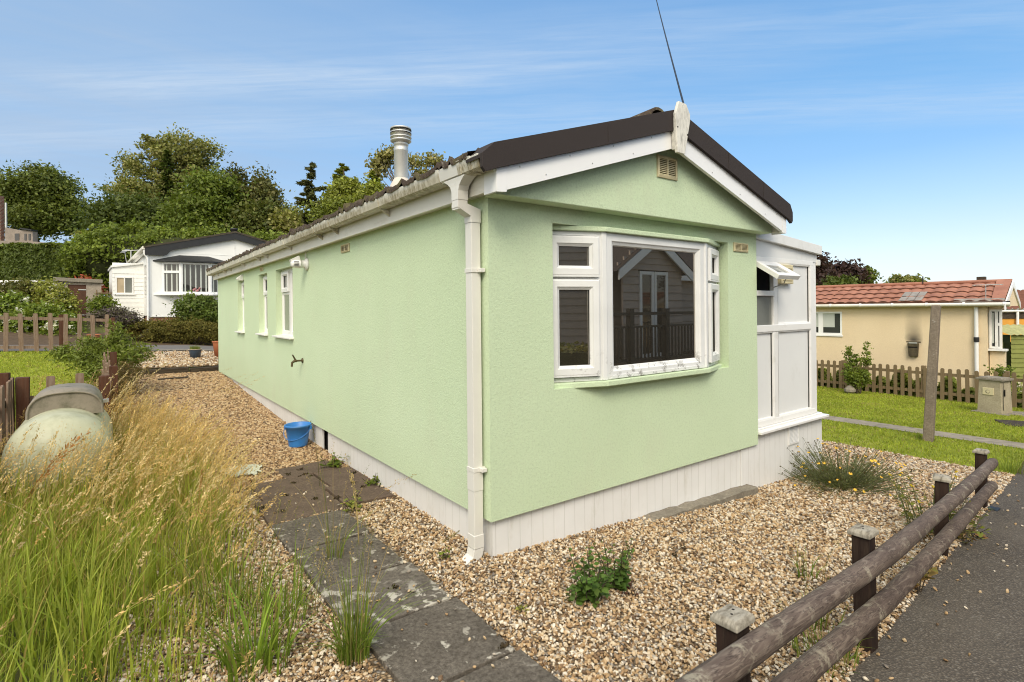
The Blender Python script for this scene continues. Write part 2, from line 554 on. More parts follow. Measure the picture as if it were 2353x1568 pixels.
M_tank = plain('pale_green_tank', (0.45, 0.45, 0.31), 0.45, 0.45, 0.12, 4.0, dirt=((0.27, 0.27, 0.17), 0.40, 6, (1, 1, 0.5)))
M_hood = plain('weathered_hood', (0.25, 0.215, 0.165), 0.55, 0.35, 0.15, 5, dirt=((0.13, 0.12, 0.08), 0.42, 10, (1, 1, 1)))
M_bucket = plain('blue_plastic', (0.035, 0.19, 0.52), 0.42, 0.45, 0.12, 3, dirt=((0.10, 0.22, 0.42), 0.35, 8, (1, 1, 1)))
M_potblue = plain('blue_glaze', (0.055, 0.085, 0.13), 0.35, 0.5, 0.1, 6)
M_potrim = plain('bare_clay_rim', (0.42, 0.36, 0.27), 0.8, 0.2, 0.1, 10)
M_terra = plain('terracotta', (0.42, 0.15, 0.07), 0.85, 0.2, 0.1, 6)
M_rag = plain('faded_cloth', (0.55, 0.55, 0.44), 0.95, 0.1, 0.15, 12)
M_brick = None


def mat_wood(name, ca, cb, pale, stretch, amt=0.5, scale=7.0):
    m, nt, b, v = newmat(name, 0.85, 0.2)
    vv = mapping(nt, v, scale=stretch)
    n1 = noise(nt, vv, scale, 6, 0.6, 1.2)
    c = ramp(nt, n1, [(0.3, ca), (0.7, cb)])
    g = noise(nt, vv, scale * 3, 6, 0.7, 0.6)
    c = mixc(nt, ramp(nt, g, [(0.45, 0), (0.75, amt)]), c, pale)
    lk(nt, c, b.inputs['Base Color'])
    bump(nt, b, g, 0.4, 0.004)
    return m


M_post = mat_wood('dark_stained_wood', (0.016, 0.009, 0.007), (0.042, 0.024, 0.017), (0.07, 0.052, 0.035), (2, 2, 0.25), 0.5)
M_redpost = mat_wood('red_brown_post', (0.055, 0.022, 0.012), (0.10, 0.042, 0.024), (0.13, 0.09, 0.06), (2, 2, 0.2), 0.4)
M_picket = mat_wood('silvered_picket', (0.15, 0.095, 0.062), (0.24, 0.165, 0.115), (0.34, 0.28, 0.22), (3, 3, 0.3), 0.6)
M_picketR = mat_wood('brown_picket', (0.15, 0.105, 0.055), (0.22, 0.155, 0.085), (0.27, 0.215, 0.14), (3, 3, 0.3), 0.5)
M_cap = plain('grey_cap_wood', (0.36, 0.325, 0.26), 0.85, 0.2, 0.18, 9, dirt=((0.12, 0.10, 0.07), 0.42, 16, (1, 3, 1)), bumps=0.5, bscale=50)
M_sleeper = mat_wood('dark_sleeper', (0.03, 0.022, 0.015), (0.07, 0.052, 0.036), (0.13, 0.11, 0.08), (0.3, 2, 2), 0.5)


def mat_log():
    m, nt, b, v = newmat('weathered_log', 0.8, 0.25)
    vv = mapping(nt, v, scale=(0.8, 7, 7))
    d = noise(nt, vv, 1.5, 3, 0.5, 0.4)
    rings = mathn(nt, 'FRACT', mathn(nt, 'MULTIPLY', d, 16.0))
    tri = mathn(nt, 'ABSOLUTE', mathn(nt, 'SUBTRACT', rings, 0.5))
    c = ramp(nt, noise(nt, v, 5, 5), [(0.3, (0.085, 0.060, 0.047)), (0.7, (0.155, 0.115, 0.09))])
    fine = noise(nt, mapping(nt, v, scale=(2, 14, 14)), 6, 6, 0.7)
    pale = mathn(nt, 'MULTIPLY', ramp(nt, tri, [(0.26, 0), (0.46, 1)]), ramp(nt, noise(nt, v, 3.1, 4), [(0.42, 0.05), (0.66, 0.65)]))
    c = mixc(nt, pale, c, (0.27, 0.215, 0.165))
    c = mixc(nt, ramp(nt, fine, [(0.56, 0), (0.72, 0.75)]), c, (0.30, 0.25, 0.20))
    crk = noise(nt, mapping(nt, v, scale=(1.1, 30, 30)), 2.2, 5, 0.6)
    c = mixc(nt, ramp(nt, mathn(nt, 'ABSOLUTE', mathn(nt, 'SUBTRACT', crk, 0.5)), [(0.0, 0.8), (0.02, 0.0)]), c, (0.02, 0.014, 0.012))
    big = noise(nt, v, 9, 7, 0.75)
    c = mixc(nt, ramp(nt, big, [(0.55, 0), (0.64, 0.8)]), c, (0.34, 0.30, 0.22))
    kn = nd(nt, 'ShaderNodeTexVoronoi', Scale=2.3); lk(nt, mapping(nt, v, scale=(1, 2.2, 2.2)), kn.inputs['Vector'])
    c = mixc(nt, ramp(nt, kn.outputs['Distance'], [(0.04, 0.85), (0.075, 0.0)]), c, (0.03, 0.02, 0.016))
    lk(nt, c, b.inputs['Base Color'])
    bump(nt, b, mathn(nt, 'ADD', fine, tri), 0.35, 0.004)
    return m


M_log = mat_log()


def mat_slab(name, ca, cb, lich, amt):
    m, nt, b, v = newmat(name, 0.92, 0.2)
    c = ramp(nt, noise(nt, v, 42, 5, 0.8), [(0.36, ca), (0.64, cb)])
    c = mixc(nt, ramp(nt, noise(nt, v, 6, 5, 0.6), [(0.35, 0), (0.7, 0.5)]), c, tuple(x * 0.65 for x in ca))
    l = noise(nt, v, 9.5, 7, 0.62, 0.3)
    l2 = noise(nt, v, 1.7, 3, 0.5)
    f = mathn(nt, 'MULTIPLY', ramp(nt, l, [(amt, 0), (amt + 0.05, 1)]), ramp(nt, l2, [(0.36, 0.2), (0.62, 1)]))
    c = mixc(nt, f, c, lich)
    lk(nt, c, b.inputs['Base Color'])
    bump(nt, b, noise(nt, v, 90, 5, 0.75), 0.6, 0.006)
    return m


M_slab = mat_slab('grey_concrete_slab', (0.070, 0.058, 0.045), (0.20, 0.172, 0.138), (0.50, 0.46, 0.38), 0.59)
M_slabl = mat_slab('lichened_concrete_slab', (0.085, 0.072, 0.057), (0.21, 0.18, 0.145), (0.50, 0.46, 0.38), 0.53)
M_slabb = mat_slab('brown_stone_slab', (0.095, 0.068, 0.048), (0.18, 0.13, 0.095), (0.32, 0.25, 0.17), 0.64)
M_conc = mat_slab('rough_concrete', (0.19, 0.165, 0.125), (0.33, 0.29, 0.225), (0.47, 0.43, 0.34), 0.63)
M_concpost = mat_slab('concrete_post_surface', (0.17, 0.135, 0.10), (0.30, 0.245, 0.18), (0.55, 0.52, 0.46), 0.64)
M_box = mat_slab('meter_box_concrete', (0.36, 0.305, 0.205), (0.50, 0.43, 0.305), (0.25, 0.235, 0.15), 0.62)
M_pebbledash = mat_slab('pebbledash', (0.30, 0.25, 0.195), (0.47, 0.40, 0.32), (0.55, 0.49, 0.41), 0.66)


def mat_asphalt():
    m, nt, b, v = newmat('asphalt_surface', 0.92, 0.25)
    g = nd(nt, 'ShaderNodeTexVoronoi', Scale=85.0); lk(nt, v, g.inputs['Vector'])
    c = ramp(nt, g.outputs['Distance'], [(0.1, (0.20, 0.165, 0.125)), (0.5, (0.070, 0.058, 0.046))])
    sp = nd(nt, 'ShaderNodeTexVoronoi', Scale=60.0); lk(nt, v, sp.inputs['Vector'])
    hs = nd(nt, 'ShaderNodeSeparateColor'); lk(nt, sp.outputs['Color'], hs.inputs[0])
    c = mixc(nt, mathn(nt, 'MULTIPLY', ramp(nt, hs.outputs[0], [(0.70, 0), (0.85, 1)]), ramp(nt, sp.outputs['Distance'], [(0.2, 0.55), (0.5, 0.0)])), c, (0.30, 0.27, 0.225))
    c = mixc(nt, ramp(nt, noise(nt, v, 1.3, 6, 0.65), [(0.35, 0.0), (0.7, 0.5)]), c, (0.15, 0.128, 0.10))
    cr = noise(nt, mapping(nt, v, scale=(0.6, 2.2, 1)), 1.1, 7, 0.7)
    crk = ramp(nt, mathn(nt, 'ABSOLUTE', mathn(nt, 'SUBTRACT', cr, 0.55)), [(0.0, 0.75), (0.006, 0.0)])
    c = mixc(nt, mathn(nt, 'MULTIPLY', crk, ramp(nt, noise(nt, v, 0.9, 2), [(0.45, 0), (0.55, 1)])), c, (0.03, 0.028, 0.024))
    lk(nt, c, b.inputs['Base Color'])
    bump(nt, b, g.outputs['Distance'], 0.7, -0.008)
    return m


M_asphalt = mat_asphalt()
M_road = plain('far_asphalt', (0.16, 0.145, 0.13), 0.9, 0.2, 0.12, 3, bumps=0.3, bscale=80)
M_pathR = plain('grey_path_concrete', (0.30, 0.255, 0.19), 0.9, 0.2, 0.15, 5, dirt=((0.17, 0.15, 0.11), 0.4, 6, (1, 1, 1)), bumps=0.4, bscale=70)
M_soil = plain('bare_soil', (0.10, 0.07, 0.045), 0.95, 0.1, 0.3, 9, bumps=0.6, bscale=30)


def mat_gravelbed():
    m, nt, b, v = newmat('gravel_bed', 0.95, 0.2)
    g = nd(nt, 'ShaderNodeTexVoronoi', Scale=52.0); lk(nt, v, g.inputs['Vector'])
    sc = nd(nt, 'ShaderNodeSeparateColor'); lk(nt, g.outputs['Color'], sc.inputs[0])
    c = ramp(nt, sc.outputs[0], [(0.0, (0.16, 0.10, 0.055)), (0.3, (0.36, 0.25, 0.14)), (0.6, (0.47, 0.36, 0.23)), (0.85, (0.55, 0.48, 0.38)), (1.0, (0.25, 0.22, 0.19))])
    c = mixc(nt, ramp(nt, g.outputs['Distance'], [(0.35, 0.0), (0.7, 0.8)]), c, (0.09, 0.06, 0.035))
    lk(nt, c, b.inputs['Base Color'])
    bump(nt, b, g.outputs['Distance'], 1.0, -0.02)
    return m


M_bed = mat_gravelbed()


def mat_pebble():
    m, nt, b, v = newmat('flint_pebble', 0.6, 0.35)
    a = nd(nt, 'ShaderNodeAttribute', attribute_name='tone', attribute_type='INSTANCER')
    c = ramp(nt, a.outputs['Fac'], [(0.0, (0.075, 0.045, 0.025)), (0.14, (0.20, 0.12, 0.06)), (0.30, (0.39, 0.245, 0.115)), (0.48, (0.50, 0.35, 0.19)),
                                   (0.66, (0.57, 0.46, 0.31)), (0.82, (0.74, 0.66, 0.53)), (0.93, (0.31, 0.27, 0.22)), (1.0, (0.15, 0.13, 0.11))])
    c = mixc(nt, ramp(nt, noise(nt, v, 1.6, 4, 0.6), [(0.45, 0), (0.75, 0.5)]), c, (0.36, 0.25, 0.14))
    lk(nt, c, b.inputs['Base Color'])
    return m


M_pebble = mat_pebble()


def mat_lawn(name, ca, cb, cc):
    m, nt, b, v = newmat(name, 0.95, 0.15)
    c = ramp(nt, noise(nt, v, 1.2, 6, 0.65), [(0.3, ca), (0.6, cb), (0.8, cc)])
    c = mixc(nt, ramp(nt, noise(nt, v, 60, 4, 0.7), [(0.3, 0.6), (0.65, 0.0)]), c, tuple(x * 0.5 for x in ca))
    lk(nt, c, b.inputs['Base Color'])
    bump(nt, b, noise(nt, v, 80, 4, 0.7), 0.8, 0.02)
    return m


M_lawn = mat_lawn('lawn_turf', (0.23, 0.28, 0.03), (0.34, 0.37, 0.05), (0.46, 0.42, 0.12))
M_ground = mat_lawn('rough_ground', (0.09, 0.10, 0.03), (0.14, 0.14, 0.05), (0.18, 0.14, 0.07))


def mat_foliage(name, rough=0.55, trans=0.3, spec=0.3):
    m = bpy.data.materials.new(name); m.use_nodes = True
    nt = m.node_tree; b = nt.nodes['Principled BSDF']; out = nt.nodes['Material Output']
    a = nd(nt, 'ShaderNodeAttribute', attribute_name='col')
    g = nd(nt, 'ShaderNodeNewGeometry')
    f = noise(nt, g.outputs['Position'], 9.0, 3)
    c = mixc(nt, ramp(nt, f, [(0.35, 0.0), (0.65, 0.35)]), a.outputs['Color'], (0.03, 0.045, 0.01))
    lk(nt, c, b.inputs['Base Color'])
    b.inputs['Roughness'].default_value = rough
    b.inputs['Specular IOR Level'].default_value = spec
    t = nd(nt, 'ShaderNodeBsdfTranslucent')
    lk(nt, mixc(nt, 1.0, c, (1.25, 1.2, 0.6), 'MULTIPLY'), t.inputs['Color'])
    mx = nd(nt, 'ShaderNodeMixShader'); mx.inputs[0].default_value = trans
    lk(nt, b.outputs[0], mx.inputs[1]); lk(nt, t.outputs[0], mx.inputs[2]); lk(nt, mx.outputs[0], out.inputs['Surface'])
    return m


M_leaf = mat_foliage('leaf_surface')
M_leafm = mat_foliage('matt_leaf_surface', 0.8, 0.25, 0.15)
M_grass = mat_foliage('grass_blade', 0.6, 0.35, 0.25)
M_petal = mat_foliage('petal_surface', 0.7, 0.3, 0.2)
M_bark = plain('tree_bark', (0.075, 0.058, 0.042), 0.95, 0.15, 0.3, 12, bumps=0.6, bscale=25)
M_barkp = plain('pale_bark', (0.19, 0.165, 0.13), 0.9, 0.2, 0.25, 12, bumps=0.5, bscale=25)


def mat_bricks(name='red_brickwork'):
    m, nt, b, v = newmat(name, 0.9, 0.2)
    s = nd(nt, 'ShaderNodeSeparateXYZ'); lk(nt, v, s.inputs[0])
    u = mathn(nt, 'ADD', s.outputs[0], s.outputs[1])
    cb = nd(nt, 'ShaderNodeCombineXYZ'); lk(nt, u, cb.inputs[0]); lk(nt, s.outputs[2], cb.inputs[1])
    t = nd(nt, 'ShaderNodeTexBrick', Scale=1.0)
    t.inputs['Color1'].default_value = (0.30, 0.10, 0.06, 1); t.inputs['Color2'].default_value = (0.20, 0.075, 0.05, 1)
    t.inputs['Mortar'].default_value = (0.34, 0.27, 0.20, 1)
    t.inputs['Brick Width'].default_value = 0.225; t.inputs['Row Height'].default_value = 0.075; t.inputs['Mortar Size'].default_value = 0.012
    lk(nt, cb.outputs[0], t.inputs['Vector'])
    c = mixc(nt, ramp(nt, noise(nt, v, 7, 5), [(0.3, 0.4), (0.7, 0.0)]), t.outputs['Color'], (0.12, 0.07, 0.05))
    lk(nt, c, b.inputs['Base Color'])
    return m


M_brick = mat_bricks()


def mat_redtile():
    m, nt, b, v = newmat('red_roof_tile', 0.85, 0.2)
    c = ramp(nt, noise(nt, v, 2.2, 6, 0.65), [(0.3, (0.27, 0.118, 0.078)), (0.7, (0.41, 0.19, 0.125))])
    c = mixc(nt, ramp(nt, noise(nt, v, 13, 6, 0.7), [(0.55, 0), (0.75, 0.5)]), c, (0.20, 0.13, 0.095))
    lk(nt, c, b.inputs['Base Color'])
    return m


M_redtile = mat_redtile()
M_greytile = plain('patched_grey_tile', (0.27, 0.245, 0.215), 0.9, 0.2, 0.25, 7)


# ------------------------------------------------------------------ vegetation builders
def unit(v):
    return v / np.maximum(np.linalg.norm(v, axis=-1, keepdims=True), 1e-9)


def leaf_quads(P, size, nrm, long, cols, r, aspect=0.55):
    """rhombic leaves"""
    n = len(P)
    nrm = unit(nrm); long = unit(long - nrm * np.sum(long * nrm, 1, keepdims=True))
    side = np.cross(nrm, long)
    s = size[:, None]
    V = np.stack([P - long * s * 0.5, P + side * s * 0.5 * aspect + nrm * s * 0.08, P + long * s * 0.5, P - side * s * 0.5 * aspect + nrm * s * 0.08], 1).reshape(-1, 3)
    Q = np.arange(4 * n).reshape(n, 4)
    C = np.repeat(cols, 4, 0)
    return V, Q, C


def pick_cols(r, n, palette, vary=0.25):
    pal = np.array(palette, float)
    w = r.random((n, len(pal))) ** 2; w /= w.sum(1, keepdims=True)
    c = w @ pal
    return c * (1 + (r.random((n, 1)) - 0.5) * 2 * vary)


def crown(name, parent, blobs, nclump, nleaf, leaf, palette, seed, clump_r=0.35, shell=0.55, mat=None, up=0.35, aspect=0.6, gaps=0.0):
    """foliage: clumps scattered through ellipsoids (mostly near the outside), leaves scattered through clumps"""
    r = np.random.default_rng(seed)
    blobs = np.array(blobs, float)
    vol = np.prod(blobs[:, 3:6], 1); vol = vol ** 0.75; pb = vol / vol.sum()
    which = r.choice(len(blobs), nclump, p=pb)
    d = unit(r.normal(size=(nclump, 3)))
    rad = (shell + (1 - shell) * r.random((nclump, 1)) ** 0.6)
    lump = 1 + 0.18 * np.sin(d[:, :1] * 5 + seed) * np.cos(d[:, 1:2] * 4.3 + 1.7 * seed)
    cc = blobs[which, :3] + d * rad * lump * blobs[which, 3:6]
    ctone = 1 + (r.random((nclump, 1)) - 0.5) * 0.5
    k = nleaf // nclump
    idx = np.repeat(np.arange(nclump), k)
    cr = clump_r * (0.6 + 0.8 * r.random(nclump))
    off = r.normal(size=(len(idx), 3)) * cr[idx][:, None] * np.array([1, 1, 0.62])
    P = cc[idx] + off
    dd = unit(d[idx] + 0.6 * unit(off + 1e-6))
    nrm = unit(r.normal(size=(len(idx), 3)) * 0.8 + dd * 0.5 + np.array([0, 0, up]))
    lg = r.normal(size=(len(idx), 3)) + dd * 0.6
    sz = leaf * (0.6 + 0.8 * r.random(len(idx)))
    cols = pick_cols(r, len(idx), palette) * ctone[idx]
    V, Q, C = leaf_quads(P, sz, nrm, lg, cols, r, aspect)
    o = raw_mesh(name, V, Q, mat or M_leaf, parent, C)
    return o, cc


def trunk(parent, base, top, r0, limbs, seed, mat=None, name='trunk'):
    rr = random.Random(seed)
    mb = MB()
    base = Vector(base); top = Vector(top)
    pts = []; n = 6
    for i in range(n + 1):
        t = i / n
        p = base.lerp(top, t) + Vector((rr.uniform(-1, 1), rr.uniform(-1, 1), 0)) * r0 * 0.8 * (t > 0)
        pts.append(p)
    mb.tube(pts, [r0 * (1.25 if i == 0 else 1 - 0.75 * i / n) for i in range(n + 1)], 9)
    for L in limbs:
        L = Vector(tuple(float(c) for c in L))
        t = min(0.95, max(0.2, 0.25 + 0.6 * (L.z - base.z) / max(0.1, (top.z - base.z)) * 0.8))
        s = base.lerp(top, t)
        mid = s.lerp(L, 0.5) + Vector((rr.uniform(-1, 1), rr.uniform(-1, 1), rr.uniform(0, 1))) * (L - s).length * 0.08
        mb.tube([s, mid, L], [r0 * 0.34, r0 * 0.2, r0 * 0.05], 6, caps=False)
    return mb.build(name, mat or M_bark, parent)


def tree(name, label, base, blobs, nclump, nleaf, leaf, palette, seed, r0=0.2, clump_r=0.35, shell=0.5, cat='tree', group=None, limbs=26, mat=None, bark=None, top=None):
    t = thing(name, label, cat, base, group)
    o, cc = crown('crown', t, blobs, nclump, nleaf, leaf, palette, seed, clump_r, shell, mat)
    b = np.array(blobs)
    tp = top if top is not None else (b[:, 0].mean(), b[:, 1].mean(), (b[:, 2] + b[:, 5] * 0.5).max())
    rs = np.random.default_rng(seed + 1)
    sel = cc[rs.choice(len(cc), min(limbs, len(cc)), replace=False)]
    trunk(t, base, tp, r0, list(sel), seed, bark)
    return t


def conifer(name, label, base, height, radius, nbr, per, leaf, palette, seed, r0=0.12, start=0.12, droop=0.25, group=None, power=0.85):
    r = np.random.default_rng(seed)
    t = thing(name, label, 'tree', base, group)
    b = np.array(base, float)
    mb = MB(); mb.tube([b, b + [0, 0, height * 0.5], b + [0, 0, height]], [r0, r0 * 0.55, 0.015], 7)
    Ps, Ls, Cs, Ns = [], [], [], []
    for i in range(nbr):
        u = start + (1 - start) * (i + r.random()) / nbr
        L = radius * (1 - u) ** power * (0.65 + 0.5 * r.random()) + 0.08
        an = r.random() * 6.283 + i * 2.4
        dr = np.array([math.cos(an), math.sin(an), 0.12 - droop * (1 - u)])
        s = b + np.array([0, 0, height * u])
        e = s + dr * L
        mb.tube([s, (s + e) / 2 + [0, 0, 0.04 * L], e], [r0 * 0.22 * (1 - u) + 0.012, r0 * 0.12 * (1 - u) + 0.008, 0.004], 4, caps=False)
        k = max(6, int(per * (0.3 + L / radius)))
        tt = r.random(k) ** 0.7
        side = np.array([-dr[1], dr[0], 0])
        wv = (r.random(k) - 0.5)[:, None] * L * 0.62 * (1.1 - tt[:, None])
        P = s + dr * L * tt[:, None] + side * wv + np.array([0, 0, -1]) * (np.abs(wv) * 0.35 + 0.05 * L * r.random((k, 1)))
        Ps.append(P); Ls.append(np.tile(dr, (k, 1)) + side * np.sign(wv) * 0.7 + r.normal(size=(k, 3)) * 0.3)
        Ns.append(np.tile([0, 0, 1.0], (k, 1)) + r.normal(size=(k, 3)) * 0.5)
        Cs.append(pick_cols(r, k, palette) * (0.75 + 0.5 * r.random()))
    P = np.concatenate(Ps); n = len(P)
    V, Q, C = leaf_quads(P, leaf * (0.6 + 0.8 * r.random(n)), np.concatenate(Ns), np.concatenate(Ls), np.concatenate(Cs), r, 0.38)
    raw_mesh('crown', V, Q, M_leafm, t, C)
    mb.build('trunk', M_bark, t)
    return t


def blades(r, base, h, lean, bend, width, cols, seg=4, tipcol=None):
    """grass blades: arrays over n blades; lean = (n,2) horizontal direction, bend 0..1"""
    n = len(base); ts = np.linspace(0, 1, seg + 1)
    d3 = np.column_stack([lean, np.zeros(n)])
    side = np.column_stack([-lean[:, 1], lean[:, 0], np.zeros(n)])
    tw = r.random(n)[:, None] * 3.14
    side = side * np.cos(tw) + d3 * np.sin(tw)
    V = np.zeros((n, seg + 1, 2, 3)); C = np.zeros((n, seg + 1, 2, 3))
    for i, t in enumerate(ts):
        p = base + np.array([0, 0, 1.0]) * (h * (t - 0.42 * bend * t * t))[:, None] + d3 * (h * bend * t ** 1.8 * 0.9)[:, None]
        wd = (width * (1 - t ** 1.6) * 0.5 + 0.0004)[:, None]
        V[:, i, 0] = p - side * wd; V[:, i, 1] = p + side * wd
        c = cols if tipcol is None else cols * (1 - t ** 1.3) + tipcol * t ** 1.3
        C[:, i, 0] = c; C[:, i, 1] = c
    b0 = (np.arange(n) * (seg + 1) * 2)[:, None]
    Q = []
    for i in range(seg):
        a = b0 + i * 2
        Q.append(np.concatenate([a, a + 1, a + 3, a + 2], 1))
    return V.reshape(-1, 3), np.concatenate(Q), C.reshape(-1, 3)


def stalks(r, base, h, lean, bend, width, stem_a, stem_b, head_c, nsp=26, head=0.28, spk=0.012, droop=0.0, open_=0.5):
    """seeding grass: thin stems with a panicle of spikelets"""
    n = len(base)
    V, Q, C = blades(r, base, h, lean, bend, width, stem_a, 6, stem_b)
    d3 = np.column_stack([lean, np.zeros(n)])
    tt = 1 - head * (1 - (np.arange(nsp) + r.random(nsp)) / nsp)
    Ps, Ls, Ns, Cs, Ss = [], [], [], [], []
    for t in tt:
        p = base + np.array([0, 0, 1.0]) * (h * (t - 0.42 * bend * t * t))[:, None] + d3 * (h * bend * t ** 1.8 * 0.9)[:, None]
        tang = unit(np.array([0, 0, 1.0]) * (1 - 0.84 * bend * t)[:, None] + d3 * (bend * 1.6 * t ** 0.8)[:, None])
        q = (t - (1 - head)) / head
        spread = open_ * 0.03 * (0.35 + math.sin(min(1, q) * 3.0))
        jit = r.normal(size=(n, 3))
        jit = jit - tang * np.sum(jit * tang, 1, keepdims=True)
        Ps.append(p + jit * spread * 0.7 - np.array([0, 0, droop * spread]))
        Ls.append(tang + jit * 0.35 * open_); Ns.append(r.normal(size=(n, 3)))
        Cs.append(head_c * (0.75 + 0.5 * r.random((n, 1)))); Ss.append(spk * (0.7 + 0.7 * r.random(n)))
    P = np.concatenate(Ps)
    V2, Q2, C2 = leaf_quads(P, np.concatenate(Ss), np.concatenate(Ns), np.concatenate(Ls), np.concatenate(Cs), r, 0.33)
    return np.concatenate([V, V2]), np.concatenate([Q, Q2 + len(V)]), np.concatenate([C, C2])


def merge(parts):
    V, Q, C, o = [], [], [], 0
    for v, q, c in parts:
        V.append(v); Q.append(q + o); C.append(c); o += len(v)
    return np.concatenate(V), np.concatenate(Q), np.concatenate(C)

# ================================================================== the setting: ground, gravel bed, path, roads
def grid_ground():
    xs = np.concatenate([[-400, -200, -100, -60, -40, -30, -22], np.arange(-16, 22, 0.5), [24, 30, 40, 60, 100, 200, 400]])
    ys = np.concatenate([[-400, -200, -100, -50, -30, -20, -14], np.arange(-10, 10.9, 0.5), [11.0, 11.2], np.arange(11.5, 24, 0.5), [26, 30, 40, 60, 100, 200, 400]])
    X, Y = np.meshgrid(xs, ys)
    V = np.column_stack([X.ravel(), Y.ravel(), G(X.ravel(), Y.ravel()) - 0.02])
    nx, ny = len(xs), len(ys); q = []
    for j in range(ny - 1):
        for i in range(nx - 1):
            a = j * nx + i; q.append((a, a + 1, a + nx + 1, a + nx))
    return raw_mesh('ground', V, q, M_ground, smooth=True)


kind(grid_ground(), 'structure', 'rough ground under the plots', 'ground')


def edge_y(x):            # the kerbless edge of the site road in front of the gravel
    return -1.80 + 0.0945 * (x - 0.69)


kind(sheet('gravel_bed', [(-1.95, edge_y(-1.95)), (6.28, edge_y(6.28)), (6.15, 5.0), (-1.95, 5.0)], 60, 50, M_bed, -0.004), 'structure')
kind(sheet('gravel_path', [(-1.95, 5.0), (0.3, 5.0), (0.3, 11.04), (-1.95, 11.04)], 14, 50, M_bed, -0.004), 'structure')
kind(sheet('gravel_terrace', [(-1.95, 11.17), (5.0, 11.17), (5.0, 13.75), (-1.95, 13.75)], 24, 20, M_bed, -0.004), 'structure')
kind(sheet('asphalt_road', [(-30, -1.80 + 0.0945 * -30.69), (40, -1.80 + 0.0945 * 39.3), (40.4, -2.4), (-29.6, -8.6)], 140, 12, M_asphalt, 0.004), 'structure')
kind(sheet('far_road', [(-14, 13.95), (7, 13.95), (7, 16.6), (-14, 16.6)], 42, 6, M_road, 0.012), 'structure')
kind(sheet('road_kerb', [(-1.95, 13.74), (7, 13.74), (7, 13.95), (-1.95, 13.95)], 20, 1, M_conc, 0.04), 'structure')
kind(sheet('verge', [(-14, 16.6), (7, 16.6), (7, 20), (-14, 20)], 42, 8, M_soil, 0.006), 'structure')
AX = Vector((math.cos(R_(5)), math.sin(R_(5)), 0))
kind(sheet('lawn', [(6.28, -1.27), (8.48, -1.02), (8.22, 8.0), (6.1, 8.0)], 14, 30, M_lawn, 0.004), 'structure')
kind(sheet('lawn', [(9.03, -0.95), (30, 1.2), (30, 12), (8.8, 12.0)], 60, 40, M_lawn, 0.004), 'structure')
kind(sheet('footpath', [(8.46, -1.04), (9.05, -0.97), (8.82, 12.0), (8.2, 12.0)], 4, 60, M_pathR, 0.012), 'structure')
kind(sheet('side_lawn', [(-12, 4.0), (-2.0, 4.0), (-2.0, 13.9), (-12, 13.9)], 40, 40, M_lawn, 0.004), 'structure')

# ================================================================== the green park home
W, L, ZB = 3.156, 10.984, 0.247
XR = 1.59
house = thing('park_home', 'pale green rendered park home with white bay window and brown roof', 'park home', (0, 0, 0))
MF = frame((0, 0, 0), (1, 0, 0), (0, -1, 0))
ML = frame((0, 0, 0), (0, 1, 0), (-1, 0, 0))
mb = MB()
BO = (0.535, 2.665, 1.035, 2.19)
mb.wall(0, W, ZB, 2.40, [BO], 0.16, M=MF)
WINS = [(4.635, 5.545, 1.245, 2.195), (6.10, 6.70, 1.242, 2.188), (7.925, 8.545, 1.225, 2.175)]
mb.wall(0, L, ZB, 2.42, WINS, 0.12, M=ML)
mb.wall(0, L, ZB, 2.42, [], 0.1, M=frame((W, 0, 0), (0, 1, 0), (1, 0, 0)))
mb.prism([(0, ZB), (W, ZB), (W, 2.42), (XR, 2.93), (0, 2.42)], L - 0.02, L)
mb.box((0.002, 0.002, ZB), (W - 0.002, L - 0.002, ZB + 0.03))
wall = mb.build('wall', M_green, house)
mb = MB()
mb.prism([(-0.03, 2.30), (3.215, 2.30), (3.215, 2.37), (XR, 2.90), (-0.03, 2.37)], -0.13, -0.003)
gable = mb.build('gable_panel', M_green, house, bevel=0.006)

# skirting with grooves
mb = MB()
mb.box((0.04, 0.04, -0.35), (2.90, 0.06, ZB - 0.002)); mb.box((0.04, 0.062, -0.35), (0.06, 3.36, ZB - 0.002)); mb.box((0.04, 3.56, -0.35), (0.06, 10.9, ZB - 0.002))
mb.box((3.08, 0.064, -0.5), (3.10, 10.9, ZB - 0.002)); mb.box((0.062, 10.88, -0.35), (3.078, 10.9, ZB - 0.002))
mb.build('skirting', M_skirt, house)
mb = MB(); mb.box((0.09, 3.30, -0.3), (0.10, 3.62, ZB - 0.004)); mb.build('skirting_gap', M_dark, house)

# roof: courses of pressed tiles with moss
def roof_slope(sign):
    nu, ny = 34, 420
    ux = np.linspace(0, 1, nu); yy = np.linspace(-0.10, 11.12, ny)
    U, Y = np.meshgrid(ux, yy)
    run = 1.80
    X = XR + sign * run * (1 - U) if sign > 0 else XR - run * (1 - U)
    Z = 3.10 - 0.322 * run * (1 - U)
    course = (U * run / 0.33) % 1.0
    Z = Z - 0.016 * course + 0.004 * np.cos(Y / 0.30 * 2 * np.pi) + 0.005
    rr = np.random.default_rng(5)
    lump = rr.random((ny, nu)) ** 7 * 0.036
    lump += 0.006 * np.clip(np.sin(Y * 3.1 + 2 * np.sin(Y * 1.3)) * np.sin(Y * 7.7 + U * 9), 0, 1)
    lump[:, :10] *= 1.4
    Z = Z + lump
    top = np.column_stack([X.ravel(), Y.ravel(), Z.ravel()])
    q = []
    for j in range(ny - 1):
        for i in range(nu - 1):
            a = j * nu + i; q.append((a, a + 1, a + nu + 1, a + nu))
    # eave drop
    n0 = len(top); ed = top.reshape(ny, nu, 3)[:, 0].copy(); ed[:, 2] -= 0.035
    V = np.concatenate([top, ed])
    for j in range(ny - 1):
        q.append((j * nu, (j + 1) * nu, n0 + j + 1, n0 + j))
    return raw_mesh('roof', V, q, M_tile, house)


